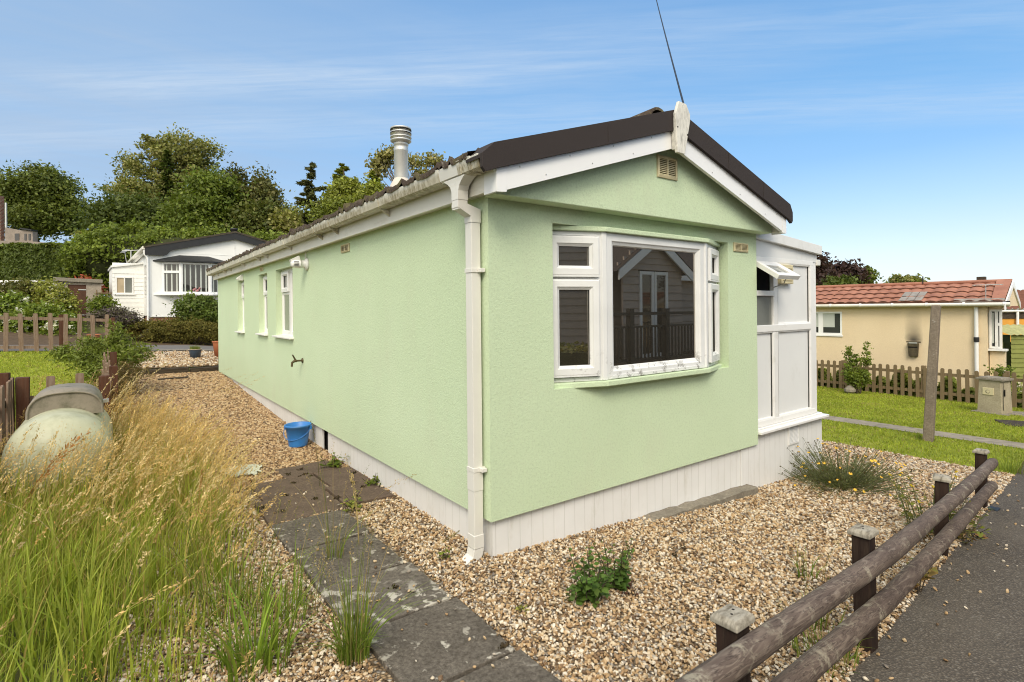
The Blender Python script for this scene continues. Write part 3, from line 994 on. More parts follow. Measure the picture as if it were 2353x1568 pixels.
roofL = roof_slope(-1)
roofR = roof_slope(1)
mb = MB()
for sg in (-1, 1):
    e = XR + sg * 1.78; zt = 3.10 - 0.322 * 1.78
    mb.add([(e, -0.09, zt - 0.015), (XR, -0.09, 3.07), (XR, 11.1, 3.07), (e, 11.1, zt - 0.015)], [(0, 1, 2, 3)])
    mb.box((min(e, e - sg * 0.012), -0.09, zt - 0.075), (max(e, e - sg * 0.012), 11.1, zt - 0.02))
mb.build('eave_felt', M_verge, house)
mb = MB()
rr = random.Random(3)
for k in range(25):
    y0 = -0.08 + k * 0.45
    a = [(XR + 0.115 * math.cos(t), y0, 3.075 + 0.10 * math.sin(t) + 0.012) for t in np.linspace(0.05, 3.09, 9)]
    b = [(p[0], y0 + 0.47, p[2] - 0.014) for p in a]
    a2 = [(XR + (p[0] - XR) * 0.8, y0, 3.075 + (p[2] - 3.075) * 0.8) for p in a]
    vs = a + b + a2
    fs = [(i, i + 1, 9 + i + 1, 9 + i) for i in range(8)] + [(i + 1, i, 18 + i, 18 + i + 1) for i in range(8)]
    mb.add(vs, fs, True)
mb.build('ridge', M_tile, house)

# verge trim, bargeboards and finial on the front gable
def slope_pts(x, off=0.0):
    return 2.996 - 0.322 * abs(x - XR) + off


mb = MB()
for sg in (-1, 1):
    xe = XR + sg * 1.685
    xo = XR + sg * (1.76 if sg > 0 else 1.80)
    b0, b1 = slope_pts(xe, -0.03), slope_pts(XR + sg * 0.02, -0.035)
    hgt = 0.145
    poly = [(xe, b0), (XR + sg * 0.02, b1), (XR + sg * 0.02, b1 + hgt + 0.012), (xe + sg * 0.03, b0 + hgt), (xo, b0 + hgt - 0.075), (xo, b0 - 0.01), (xo - sg * 0.02, b0 - 0.035)]
    mb.prism(poly, -0.262, -0.236)
    # lip lying on the tiles
    mb.prism([(xo, b0 + hgt - 0.08), (xe + sg * 0.03, b0 + hgt + 0.002), (XR + sg * 0.02, b1 + hgt + 0.014), (XR + sg * 0.02, b1 + hgt - 0.006), (xe + sg * 0.03, b0 + hgt - 0.02), (xo, b0 + hgt - 0.10)], -0.2355, -0.08)
    for f in ((0.36,) if sg < 0 else (0.40, 0.72)):     # overlap joints
        xa, xb = XR + sg * 1.7 * f, XR + sg * (1.7 * f + 0.16)
        za, zb = slope_pts(xa, -0.033), slope_pts(xb, -0.033)
        mb.prism([(xa, za), (xb, zb), (xb, zb + hgt + 0.004), (xa, za + hgt + 0.004)], -0.2655, -0.2625)
mb.build('verge_trim', M_verge, house, bevel=0.006)
for sg in (-1, 1):
    mb = MB()
    xe = XR + sg * 1.685
    bz = lambda x: 2.826 - 0.322 * abs(x - XR)
    zt = lambda x: 2.985 - 0.322 * abs(x - XR)
    poly = [(xe, 2.290), (xe - sg * 0.075, 2.296), (xe - sg * 0.075, bz(xe - sg * 0.075)), (XR + sg * 0.002, bz(XR)), (XR + sg * 0.002, zt(XR)), (xe, zt(xe))]
    mb.prism(poly, -0.234, -0.206)
    mb.box((xe, -0.2055, 2.290), (xe - sg * 0.02, -0.10, 2.46))
    # face moulding at the lower end
    mb.prism([(xe, 2.288), (xe - sg * 0.072, 2.294), (xe - sg * 0.072, zt(xe - sg * 0.072) - 0.001), (xe, zt(xe) - 0.001)], -0.2365, -0.2345)
    bb = mb.build('bargeboard', M_barge, house, bevel=0.004)
    for k in range(7):
        x = XR + sg * (0.28 + k * 0.205); z = bz(x) + (0.035 if k % 2 else 0.12)
        mb = MB(); mb.lathe([(0.0, -0.2362), (0.005, -0.2362), (0.006, -0.234)], (x, 0, z), 8, axis='y')
        mb.build('screw_head', M_steel, bb)
mb = MB()
mb.prism([(1.562, 3.165), (1.655, 3.16), (1.702, 3.09), (1.702, 3.04), (1.632, 2.77), (1.538, 2.772), (1.522, 3.065)], -0.292, -0.2675)
mb.prism([(1.54, 2.80), (1.63, 2.80), (1.69, 3.04), (1.60, 3.10), (1.53, 3.04)], -0.267, -0.238)
fin = mb.build('finial', M_finial, house, bevel=0.004)
for x, z in ((1.545, 2.965), (1.665, 2.925)):
    mb = MB(); mb.lathe([(0, -0.2935), (0.007, -0.2935), (0.007, -0.29)], (x, 0, z), 8, axis='y')
    mb.build('screw_hole', M_dark, fin)

# fascia and soffit along the sides
for sx, nm in ((-1, 'fascia'), (1, 'fascia')):
    mb = MB(); x = -0.09 if sx < 0 else W + 0.09
    mb.box((x, -0.19, 2.306), (x - sx * 0.022, 11.03, 2.49))
    mb.box((x - sx * 0.023, -0.125, 2.32), (0.001 if sx < 0 else W - 0.001, 11.03, 2.335))
    mb.build(nm, M_fascia, house, bevel=0.003)
# gutter, joints, brackets
prof = [(-0.205, 2.503), (-0.190, 2.43), (-0.172, 2.418), (-0.112, 2.418), (-0.096, 2.43), (-0.094, 2.495), (-0.104, 2.495), (-0.112, 2.44), (-0.175, 2.44), (-0.193, 2.503)]
mb = MB(); mb.prism(prof, -0.165, 11.15)
gut = mb.build('gutter', M_gutter, house)
def grow(p, g): return [(-0.15 + (x + 0.15) * g, 2.46 + (z - 2.46) * g) for x, z in p[:6]]
mb = MB()
mb.prism(grow(prof, 1.05), -0.20, -0.165); mb.build('end_cap', M_gutter, gut, bevel=0.004)
mb = MB(); mb.prism(grow(prof, 1.06), 11.15, 11.19); mb.build('end_cap', M_gutter, gut, bevel=0.004)
for y in (-0.10, 0.02, 0.29, 1.30, 2.55, 3.05, 4.3, 5.6, 6.1, 7.3, 8.6, 9.2, 10.2, 10.8):
    mb = MB(); mb.prism(grow(prof, 1.10), y - 0.018, y + 0.018)
    if y > 0.5:
        mb.prism([(-0.17, 2.408), (-0.10, 2.408), (-0.092, 2.37), (-0.092, 2.36)], y - 0.012, y + 0.012)
    mb.build('gutter_bracket', M_gutter, gut)
# outlet, swan neck and downpipe
mb = MB()
mb.prism(grow(prof, 1.03), 0.02, 0.27)
yc = 0.10
def hop(z, hx, hy, cx=-0.146, cy=yc): return [(cx - hx, cy - hy, z), (cx + hx, cy - hy, z), (cx + hx, cy + hy, z), (cx - hx, cy + hy, z)]
levels = [hop(2.42, 0.042, 0.13), hop(2.395, 0.038, 0.085), hop(2.37, 0.036, 0.055), hop(2.34, 0.036, 0.042), hop(2.285, 0.036, 0.040), hop(2.284, 0.034, 0.037), hop(2.225, 0.034, 0.037)]
vs = [p for l in levels for p in l]; fs = []
for i in range(len(levels) - 1):
    for k in range(4): fs.append((i * 4 + k, i * 4 + (k + 1) % 4, i * 4 + 4 + (k + 1) % 4, i * 4 + 4 + k))
fs.append(tuple(range(len(vs) - 4, len(vs))))
mb.add(vs, fs)
mb.build('gutter_outlet', M_pipe, house)
mb = MB()
lv = [hop(2.285, 0.037, 0.04), hop(2.235, 0.037, 0.04), hop(2.185, 0.036, 0.04, -0.062), hop(2.12, 0.037, 0.04, -0.052)]
lv[0] = hop(2.262, 0.0375, 0.0405); lv[1] = [(-0.1835, yc - .0405, 2.235), (-0.1085, yc - .0405, 2.262), (-0.1085, yc + .0405, 2.262), (-0.1835, yc + .0405, 2.235)]
lv[2] = [(-0.0895, yc - .0405, 2.188), (-0.0145, yc - .0405, 2.235), (-0.0145, yc + .0405, 2.235), (-0.0895, yc + .0405, 2.188)]
lv[3] = hop(2.15, 0.0375, 0.0405, -0.052)
vs = [p for l in lv for p in l]; fs = []
for i in range(3):
    for k in range(4): fs.append((i * 4 + k, i * 4 + (k + 1) % 4, i * 4 + 4 + (k + 1) % 4, i * 4 + 4 + k))
mb.add(vs, fs)
mb.box((-0.086, yc - .037, 0.12), (-0.018, yc + .037, 2.152))
mb.box((-0.0895, yc - .0405, 0.075), (-0.0145, yc + .0405, 0.16))
mb.box((-0.0885, yc - .0395, 0.44), (-0.0155, yc + .0395, 0.56))
# shoe with an open mouth
lv = [hop(0.075, 0.0375, 0.0405, -0.052), hop(0.03, 0.0375, 0.0405, -0.062), hop(-0.01, 0.0375, 0.0405, -0.10)]
lv[2] = [(-0.155, yc - .0405, 0.0), (-0.075, yc - .0405, -0.045), (-0.075, yc + .0405, -0.045), (-0.155, yc + .0405, 0.0)]
vs = [p for l in lv for p in l]; fs = []
for i in range(2):
    for k in range(4): fs.append((i * 4 + k, i * 4 + (k + 1) % 4, i * 4 + 4 + (k + 1) % 4, i * 4 + 4 + k))
mb.add(vs, fs)
dp = mb.build('downpipe', M_pipe, house, bevel=0.003)
for z in (1.845, 0.575):
    mb = MB(); mb.box((-0.0905, yc - .0425, z - 0.014), (-0.002, yc + .0425, z + 0.014)); mb.box((-0.045, yc - 0.075, z - 0.012), (-0.008, yc - 0.0426, z + 0.012))
    mb.build('pipe_clip', M_pipe, dp, bevel=0.002)

# vents
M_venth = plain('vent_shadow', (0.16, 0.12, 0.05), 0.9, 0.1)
def vent(x0, x1, z0, z1, y, parent=house, n=9, M=None):
    M = M or frame((0, y, 0), (1, 0, 0), (0, -1, 0))
    mb = MB(M); t = 0.022 if z1 - z0 > 0.12 else 0.014
    mb.ring(x0, x1, z0, z1, [(0, 0.0), (0, 0.010), (t * 0.8, 0.016), (t, 0.012), (t, 0.003)])
    cx = (x0 + x1) / 2
    mb.box((cx - 0.006, 0.003, z0 + t), (cx + 0.006, 0.013, z1 - t))
    for k in range(n):
        z = z0 + t + (k + 0.5) / n * (z1 - z0 - 2 * t); h = (z1 - z0 - 2 * t) / n * 0.40
        for a, b in ((x0 + t, cx - 0.006), (cx + 0.006, x1 - t)):
            mb.add([(a, 0.004, z + h), (b, 0.004, z + h), (b, 0.013, z - h), (a, 0.013, z - h)], [(0, 1, 2, 3)])
    o = mb.build('vent', M_ventc, parent)
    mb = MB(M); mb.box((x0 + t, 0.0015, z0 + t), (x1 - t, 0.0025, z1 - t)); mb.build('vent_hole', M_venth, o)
    return o


vent(1.495, 1.742, 2.612, 2.785, -0.1305)
vent(2.755, 2.995, 2.113, 2.197, -0.0005, n=5)
vent(2.48, 2.715, 2.19, 2.272, 0, M=frame((-0.0005, 0, 0), (0, 1, 0), (-1, 0, 0)), n=5)
vent(6.35, 6.53, 2.235, 2.30, 0, M=frame((-0.0005, 0, 0), (0, 1, 0), (-1, 0, 0)), n=3)


# ------------------------------------------------------------------ windows
SASH = [(0, 0.0), (0, 0.024), (0.010, 0.030), (0.052, 0.030), (0.058, 0.022), (0.074, 0.010), (0.074, -0.012)]
FRM = [(0, -0.04), (0, 0.0), (0.034, 0.0), (0.044, -0.010)]


def sash(parent, M, x0, x1, z0, z1, mat, glass, fat=1.0):
    pr = [(i * fat, o) for i, o in SASH]
    mb = MB(M); mb.ring(x0, x1, z0, z1, pr)
    mb.box((x0 + 0.004, 0.002, z0 - 0.006), (x1 - 0.004, 0.03, z0 + 0.004))
    s = mb.build('sash', mat, parent)
    mb = MB(M); j = pr[-1][0]
    mb.ring(x0 + j - 0.008, x1 - j + 0.008, z0 + j - 0.008, z1 - j + 0.008, [(0, 0.0135), (0.010, -0.006), (0.011, -0.012)])
    mb.ring(x0 - 0.004, x1 + 0.004, z0 - 0.004, z1 + 0.004, [(0, -0.001), (0.004, 0.004)])
    mb.build('gasket', M_black, s)
    i = pr[-1][0] - 0.003
    mb = MB(M); mb.add([(x0 + i, -0.010, z0 + i), (x1 - i, -0.010, z0 + i), (x1 - i, -0.010, z1 - i), (x0 + i, -0.010, z1 - i)], [(0, 1, 2, 3)])
    mb.build('pane', glass, parent)
    return s


def pane(parent, M, x0, x1, z0, z1, y, glass):
    mb = MB(M); mb.add([(x0, y, z0), (x1, y, z0), (x1, y, z1), (x0, y, z1)], [(0, 1, 2, 3)])
    return mb.build('pane', glass, parent)


BA, BB, BC, BD = (0.552, 0.105), (0.985, -0.052), (2.245, -0.052), (2.65, 0.105)
Z0, Z1 = 1.068, 2.152
def facet(a, b):
    d = Vector((b[0] - a[0], b[1] - a[1], 0)); n = Vector((d.y, -d.x, 0)).normalized()
    return frame((a[0], a[1], 0), d, n), d.length


m1, l1 = facet(BA, BB); m2, l2 = facet(BB, BC); m3, l3 = facet(BC, BD)
mb = MB()
mb.ring(0.0, l1 - 0.02, Z0, Z1, [(0, -0.06), (0, 0), (0.03, 0), (0.04, -0.02), (0.04, -0.06)], M=m1)
mb.box((0.03, -0.05, 1.806), (l1 - 0.05, -0.0005, 1.826), M=m1)
mb.ring(0.025, l2 - 0.025, Z0, Z1, [(0, -0.06), (0, 0), (0.058, 0.0), (0.066, -0.01), (0.085, -0.018), (0.092, -0.03), (0.092, -0.06)], M=m2)
mb.ring(0.02, l3, Z0, Z1, [(0, -0.06), (0, 0), (0.03, 0), (0.04, -0.02), (0.04, -0.06)], M=m3)
mb.box((0.05, -0.05, 1.806), (l3 - 0.03, -0.0005, 1.826), M=m3)
for p, q in ((BB, (-0.2, -1)), (BC, (0.2, -1))):       # corner posts
    Mq = frame((p[0], p[1], 0), Vector((-q[1], q[0], 0)), Vector((q[0], q[1], 0)).normalized())
    mb.prism([(-0.030, -0.05), (-0.027, -0.004), (-0.018, 0.007), (0.018, 0.007), (0.027, -0.004), (0.030, -0.05)], Z0 + 0.001, Z1 - 0.001, axis='z', M=Mq)
# raised bead along the bottom rail of the fixed light
mb.box((0.06, 0.0005, Z0 + 0.004), (l2 - 0.06, 0.008, Z0 + 0.030), M=m2)
bay = mb.build('bay_window', M_mould, house, bevel=0.002, seg=1)
for M_, l_, a in ((m1, l1, (0.028, 0.022 + 0.026)), (m3, l3, (0.048, 0.028))):
    sash(bay, M_, a[0], l_ - a[1], 1.112, 1.804, M_mould, M_glass)
    sash(bay, M_, a[0], l_ - a[1], 1.829, 2.116, M_mould, M_glass)
pane(bay, m2, 0.11, l2 - 0.11, Z0 + 0.085, Z1 - 0.085, -0.034, M_glass)
# rendered sill and head following the bay
def off(p, d): return (p[0], p[1] - d)
sillp = [(0.5365, 0.155), (0.5365, 0.06), off(BB, 0.035), off(BC, 0.035), (2.6635, 0.06), (2.6635, 0.155)]
mb = MB(); mb.prism(sillp, 1.026, 1.066, axis='z'); mb.build('bay_sill', M_green, house, bevel=0.006)
headp = [(0.5365, 0.155), (0.5365, 0.075), off(BB, 0.030), off(BC, 0.030), (2.6635, 0.075), (2.6635, 0.155)]
mb = MB(); mb.prism(headp, 2.1535, 2.1885, axis='z'); mb.build('bay_head', M_green, house, bevel=0.006)
mb = MB(); mb.box((0.5365, 0.156, 1.036), (2.6635, 0.159, 2.189)); mb.build('bay_backing', M_dark, house)

# side windows with sills
for i, (a, b, c, d) in enumerate(WINS):
    Mw = frame((0.10, 0, 0), (0, 1, 0), (-1, 0, 0))
    mb = MB(Mw); mb.ring(a, b, c, d, [(0, -0.03), (0, 0.018), (0.03, 0.018), (0.04, 0.004), (0.04, -0.03)])
    mid = (a + b) / 2 if i == 0 else None
    if mid: mb.box((mid - 0.03, -0.02, c + 0.03), (mid + 0.03, 0.0185, d - 0.03))
    zs = d - 0.33
    wn = mb.build('window', M_upvc, house)
    Ms = frame((0.088, 0, 0), (0, 1, 0), (-1, 0, 0))
    if mid:
        sash(wn, Ms, mid + 0.034, b - 0.034, zs + 0.01, d - 0.034, M_upvc, M_glass_grey, 0.8)
        pane(wn, Ms, mid + 0.03, b - 0.04, c + 0.035, zs - 0.03, -0.008, M_glass_grey)
        pane(wn, Ms, a + 0.04, mid - 0.03, c + 0.035, d - 0.035, -0.008, M_glass)
        mb = MB(Ms); mb.ring(mid + 0.03, b - 0.034, c + 0.034, zs, [(0, -0.01), (0, 0.004), (0.03, 0.004), (0.04, -0.008)]); mb.build('sash', M_upvc, wn)
        mb = MB(Ms); mb.ring(a + 0.034, mid - 0.03, c + 0.034, d - 0.034, [(0, -0.01), (0, 0.004), (0.03, 0.004), (0.04, -0.008)]); mb.build('sash', M_upvc, wn)
    else:
        sash(wn, Ms, a + 0.034, b - 0.034, zs + 0.01, d - 0.034, M_upvc, M_glass_grey, 0.8)
        mb = MB(Ms); mb.ring(a + 0.034, b - 0.034, c + 0.034, zs, [(0, -0.01), (0, 0.004), (0.03, 0.004), (0.04, -0.008)]); mb.build('sash', M_upvc, wn)
        pane(wn, Ms, a + 0.06, b - 0.06, c + 0.06, zs - 0.03, -0.008, M_glass_grey)
    mb = MB(); mb.prism([(-0.055, c - 0.022), (-0.055, c - 0.004), (0.10, c + 0.014), (0.10, c - 0.022)], a - 0.03, b + 0.05)
    mb.build('window_sill', M_upvc, house, bevel=0.003)

# flood lamp, sensor cowl, tap
mb = MB()
cx, cy, cz = 0, 3.955, 2.165
mb.lathe([(0.0, -0.001), (0.075, -0.001), (0.078, -0.012), (0.060, -0.028), (0.046, -0.036), (0.046, -0.085), (0.052, -0.086), (0.052, -0.096), (0.046, -0.098), (0.046, -0.17), (0.034, -0.19), (0.0, -0.192)], (cx, cy, cz), 20, axis='x')
mb.prism([(-0.20, 2.21), (-0.10, 2.265), (-0.085, 2.212), (-0.19, 2.185)], cy - 0.02, cy + 0.05)
lamp = mb.build('lamp', M_upvc, house)
mb = MB()
for k in range(4): mb.box((-0.165, cy - 0.049, cz - 0.03 + k * 0.017), (-0.11, cy - 0.0445, cz - 0.024 + k * 0.017))
mb.build('lamp_slot', M_dark, lamp)
mb = MB(); mb.tube([(-0.02, cy, 2.24), (-0.02, cy, 2.31)], 0.008, 6); mb.build('cable', M_fascia, lamp)
mb = MB(); mb.prism([(0.0, 2.155), (-0.10, 2.175), (-0.105, 2.20), (-0.03, 2.262), (0.0, 2.27)], 7.99, 8.10)
mb.build('extractor_cowl', M_upvc, house, bevel=0.006)
mb = MB(); ty, tz = 4.19, 0.975
mb.tube([(0.0, ty, tz), (-0.085, ty, tz)], [0.012, 0.011], 10)
mb.lathe([(0.03, 0.0), (0.03, -0.012), (0.012, -0.02)], (0.0, ty, tz), 12, axis='x')
mb.tube([(-0.075, ty, tz), (-0.10, ty, tz + 0.0), (-0.13, ty, tz - 0.02), (-0.135, ty, tz - 0.07)], [0.017, 0.018, 0.014, 0.012], 10)
mb.tube([(-0.085, ty, tz), (-0.118, ty, tz + 0.065)], [0.012, 0.009], 8)
mb.tube([(-0.125, ty - 0.028, tz + 0.067), (-0.116, ty + 0.028, tz + 0.072)], [0.008, 0.008], 8)
mb.build('tap', M_brass, house)

# flue
fx, fy = 0.90, 3.20
mb = MB()
mb.lathe([(0.084, 2.98), (0.084, 3.50), (0.087, 3.505), (0.087, 3.53), (0.084, 3.535), (0.084, 3.57), (0.089, 3.575), (0.089, 3.60)], (fx, fy, 0), 28)
flue = mb.build('flue', M_steel, house)
mb = MB(); mb.lathe([(0.23, 2.83), (0.19, 2.95), (0.13, 3.10), (0.089, 3.17), (0.085, 3.18)], (fx, fy, 0), 20); mb.build('flue_collar', M_leadfl, flue)
mb = MB()
mb.lathe([(0.086, 3.60), (0.124, 3.625), (0.126, 3.64), (0.101, 3.65), (0.101, 3.66), (0.126, 3.665), (0.126, 3.68), (0.101, 3.69), (0.101, 3.70), (0.126, 3.705), (0.126, 3.735), (0.105, 3.74), (0.105, 3.76), (0.126, 3.765), (0.124, 3.785), (0.085, 3.797), (0, 3.80)], (fx, fy, 0), 30)
mb.build('flue_cap', M_steel, flue)
for z in (3.712, 3.752):
    mb = MB(); mb.lathe([(0.1262, z), (0.1268, z + 0.001), (0.1268, z + 0.011), (0.1262, z + 0.012)], (fx, fy, 0), 30)
    mb.build('cap_slot', M_dark, flue)

# ================================================================== the lean-to porch on the right side
porch = thing('porch', 'white panelled lean-to porch with an open top window beside the green wall', 'porch', (3.85, 0.1, -0.2))
PX1, PY, PD = 4.505, 0.06, 2.6
PS = 4.555
MP = frame((0, PY, 0), (1, 0, 0), (0, -1, 0))
def roofz(x): return 2.372 - 0.072 * (x - 3.16)
mb = MB()   # frame members
for a, b in ((3.16, 3.20), (3.565, 3.65), (4.36, 4.43)):
    mb.box((a, -0.03, 0.445), (b, 0.012, 2.075), M=MP)
mb.box((4.432, -0.05, 0.385), (PX1, 0.006, 2.09), M=MP)
mb.box((3.16, -0.03, 0.385), (4.43, 0.014, 0.447), M=MP)
mb.box((3.16, -0.03, 2.045), (4.43, 0.013, 2.10), M=MP)
mb.box((3.20, -0.028, 1.335), (4.36, 0.018, 1.405), M=MP)
mb.box((3.20, -0.028, 1.70), (3.565, 0.018, 1.755), M=MP)
for xx in (0.02,):
    mb.box((PX1 - 0.06, PY + 0.052, 0.385), (PX1 - 0.002, PD, 2.06))
pf = mb.build('porch_frame', M_upvc, porch, bevel=0.006)
def bead(x0, x1, z0, z1): return MB(MP).ring(x0, x1, z0, z1, [(-0.002, 0.012), (0.012, 0.008), (0.016, -0.012)])
for q in ((3.20, 3.565, 0.447, 1.335), (3.65, 4.36, 0.447, 1.335), (3.65, 4.36, 1.405, 2.045)):
    mb = MB(MP); mb.add([(q[0] + .005, -0.012, q[2] + .005), (q[1] - .005, -0.012, q[2] + .005), (q[1] - .005, -0.012, q[3] - .005), (q[0] + .005, -0.012, q[3] - .005)], [(0, 1, 2, 3)])
    p = mb.build('porch_panel', M_panel, porch)
    mb = MB(MP); mb.box((q[1] - 0.026, -0.0115, q[2] + 0.014), (q[1] - 0.0165, -0.004, q[3] - 0.014)); mb.build('seal', M_black, p)
    bead(*q).build('bead', M_upvc, p)
pane(porch, MP, 3.20, 3.565, 1.405, 1.70, -0.012, M_glass_grey)
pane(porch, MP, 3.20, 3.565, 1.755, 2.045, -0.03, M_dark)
# the opened top light
sd = Vector((0, -0.84, -0.54)); sn = Vector((0, -0.54, 0.84))
Ms = Matrix.Identity(4)
for i in range(3):
    Ms[i][0], Ms[i][1], Ms[i][2] = (1, 0, 0)[i], sn[i], -sd[i]
    Ms[i][3] = (0, PY - 0.03, 2.035)[i]
mb = MB(Ms); mb.ring(3.175, 3.585, -0.285, 0.0, [(0, -0.03), (0, 0.012), (0.008, 0.018), (0.048, 0.018), (0.062, 0.004), (0.062, -0.03), (0, -0.03)])
op = mb.build('open_sash', M_upvc, porch)
mb = MB(Ms); mb.add([(3.235, -0.008, -0.225), (3.525, -0.008, -0.225), (3.525, -0.008, -0.06), (3.235, -0.008, -0.06)], [(0, 1, 2, 3)]); mb.build('pane', M_glass_grey, op)
mb = MB(); mb.tube([(3.57, 0.05, 1.79), (3.56, -0.06, 1.82), (3.55, -0.11, 1.925)], 0.006, 6); mb.build('stay', M_steel, op)
mb = MB(MP); mb.box((3.66, -0.011, 1.83), (3.915, 0.045, 2.03)); mb.ring(3.69, 3.885, 1.86, 2.0, [(0, 0.045), (0, 0.052), (0.01, 0.052)])
mb.build('vent_box', M_ventc, porch, bevel=0.006)
# fascia boards and roof
mb = MB()
mb.prism([(3.10, 2.103), (PX1 + 0.01, 2.083), (PX1 + 0.01, roofz(PX1) - 0.095), (3.10, roofz(3.10) - 0.095)], PY - 0.012, PY + 0.05)
mb.build('porch_gable', M_panel, porch)
mb = MB()
mb.prism([(3.10, roofz(3.10) - 0.10), (PX1 + 0.045, roofz(PX1 + 0.045) - 0.10), (PX1 + 0.045, roofz(PX1 + 0.045)), (3.10, roofz(3.10))], PY - 0.055, PY - 0.0125)
mb.build('porch_fascia', M_panel, porch, bevel=0.003)
mb = MB(); mb.prism([(3.11, roofz(3.11) - 0.04), (PX1 + 0.06, roofz(PX1 + 0.06) - 0.04), (PX1 + 0.06, roofz(PX1 + 0.06) - 0.012), (3.11, roofz(3.11) - 0.012)], PY - 0.01, PD)
mb.box((PX1 + 0.046, PY - 0.05, roofz(PX1) - 0.10), (PX1 + 0.052, PD, roofz(PX1) - 0.005))
mb.build('porch_roof', M_verge, porch)
mb = MB(); mb.box((PX1 + 0.002, PY - 0.02, 2.05), (PX1 + 0.09, PD, 2.12)); mb.build('porch_gutter', M_pipe, porch, bevel=0.01)
mb = MB(); mb.prism([(3.16, 0.340), (PS + 0.045, 0.340), (PS + 0.045, 0.368), (3.16, 0.368)], PY - 0.095, PY + 0.05)
mb.prism([(3.16, 0.3685), (PS + 0.02, 0.3685), (PS + 0.02, 0.384), (3.16, 0.384)], PY - 0.03, PY + 0.05)
mb.build('porch_sill', M_upvc, porch, bevel=0.005)
mb = MB(); mb.box((2.905, PY - 0.03, -0.5), (PS, PY - 0.012, 0.339)); mb.box((PS - 0.018, PY - 0.011, -0.5), (PS, PD, 0.339))
mb.build('porch_skirting', M_skirt, porch)
vo = MB(frame((0, PY - 0.0305, 0), (1, 0, 0), (0, -1, 0)))
vo.ring(3.79, 4.01, 0.13, 0.335, [(0, 0), (0, 0.012), (0.014, 0.014), (0.018, 0.002)])
vo.box((3.893, 0.002, 0.148), (3.905, 0.012, 0.317))
for k in range(13):
    z = 0.152 + k * 0.013
    vo.add([(3.808, 0.003, z + 0.008), (3.992, 0.003, z + 0.008), (3.992, 0.014, z), (3.808, 0.014, z)], [(0, 1, 2, 3)])
vn = vo.build('louvre_vent', M_upvc, porch)
mb = MB(frame((0, PY - 0.0315, 0), (1, 0, 0), (0, -1, 0))); mb.box((3.806, 0, 0.146), (3.994, 0.001, 0.32)); mb.build('vent_hole', M_dark, vn)
mb = MB(); mb.tube([(4.72, 0.5, -0.3), (4.72, 0.5, 0.40), (4.68, 0.5, 0.46), (4.57, 0.5, 0.47)], 0.055, 10); mb.build('waste_pipe', M_pipe, porch)

# concrete strip under the front skirting
mb = MB()
xs = np.linspace(1.35, 2.98, 15); rr = random.Random(8)
for i in range(14):
    a, b = xs[i], xs[i + 1]
    za = float(G(a, -0.05)) + 0.008 + 0.062 * (a - 1.35) / 1.63; zb = float(G(b, -0.05)) + 0.008 + 0.062 * (b - 1.35) / 1.63
    J = lambda k: random.Random(k).uniform(-.010, .010)
    j0, j1 = J(i), J(i + 1); za += J(i + 50) * 0.8; zb += J(i + 51) * 0.8
    mb.add([(a, -0.085, za - 0.2), (b, -0.085, zb - 0.2), (b, -0.085 + j1, zb), (a, -0.085 + j0, za), (a, 0.038, za), (b, 0.038, zb)],
           [(0, 1, 2, 3), (3, 2, 5, 4)])
mb.add([(2.98, -0.085, -0.4), (2.98, 0.038, -0.4), (2.98, 0.038, -0.112), (2.98, -0.085, -0.112)], [(0, 1, 2, 3)])
tag(mb.build('concrete_strip', M_conc, None, origin=(2.2, 0, -0.15)), 'rough concrete footing strip under the white front skirting', 'footing')

# paving slabs
def slab(x0, x1, y0, y1, mat, label, tilt=(0, 0), z=0.022, jig=0.012, seed=0):
    r = random.Random(seed)
    cx, cy = (x0 + x1) / 2, (y0 + y1) / 2; g = float(G(cx, cy)) + z
    pts = []
    for (x, y) in ((x0, y0), (x1, y0), (x1, y1), (x0, y1)):
        pts.append((x + r.uniform(-jig, jig), y + r.uniform(-jig, jig)))
    ring = []
    for i in range(4):
        a, b = pts[i], pts[(i + 1) % 4]
        for t in np.linspace(0, 1, 6)[:-1]:
            ring.append((a[0] + (b[0] - a[0]) * t + r.uniform(-.003, .003), a[1] + (b[1] - a[1]) * t + r.uniform(-.003, .003)))
    mb = MB(); n = len(ring)
    top = [(p[0], p[1], g + tilt[0] * (p[0] - cx) + tilt[1] * (p[1] - cy)) for p in ring]
    bot = [(p[0], p[1], g - 0.06) for p in ring]
    mb.add(top + bot, [tuple(range(n))] + [(i, n + i, n + (i + 1) % n, (i + 1) % n) for i in range(n)])
    o = mb.build('paving_stone', mat, None, bevel=0.005, origin=(cx, cy, g))
    return tag(o, label, 'paving stone', 'slabs of the garden path')


ys = [-1.98, -1.40, -0.825, -0.255, 0.29, 0.865, 1.44]
labs = ['speckled grey slab at the very foot of the path by the picture edge', 'lichen dotted grey slab crossed by a joint below the grass tuft', 'broad plain grey slab just below the white lichened one',
        'grey slab with a wide white lichen patch', 'dark grey slab beside the downpipe foot', 'dark grey slab next below the brown ones']
mats = [M_slab, M_slab, M_slab, M_slabl, M_slab, M_slab]
for i in range(6):
    x0 = -0.965 if i < 3 else (-0.99 if i < 5 else -1.0)
    slab(x0 + 0.005, -0.392 - 0.012 * i + (0.0 if i < 4 else -0.005), ys[i] + 0.009, ys[i + 1] - 0.009, mats[i], labs[i], (random.uniform(-.015, .015), random.uniform(-.012, .012)), seed=i)
bl = [(-1.0, -0.42, 1.46, 2.02, 'brown slab scattered with dark moss tufts nearest the grey path'), (-0.40, 0.0, 1.50, 2.06, 'narrow brown slab against the skirting weeds'),
      (-0.92, -0.36, 2.04, 2.58, 'brown slab in the middle of the brown paving'), (-0.34, 0.02, 2.08, 2.62, 'narrow brown slab beside the leafy weed'),
      (-0.60, -0.08, 2.62, 3.02, 'brown slab nearest the blue bucket')]
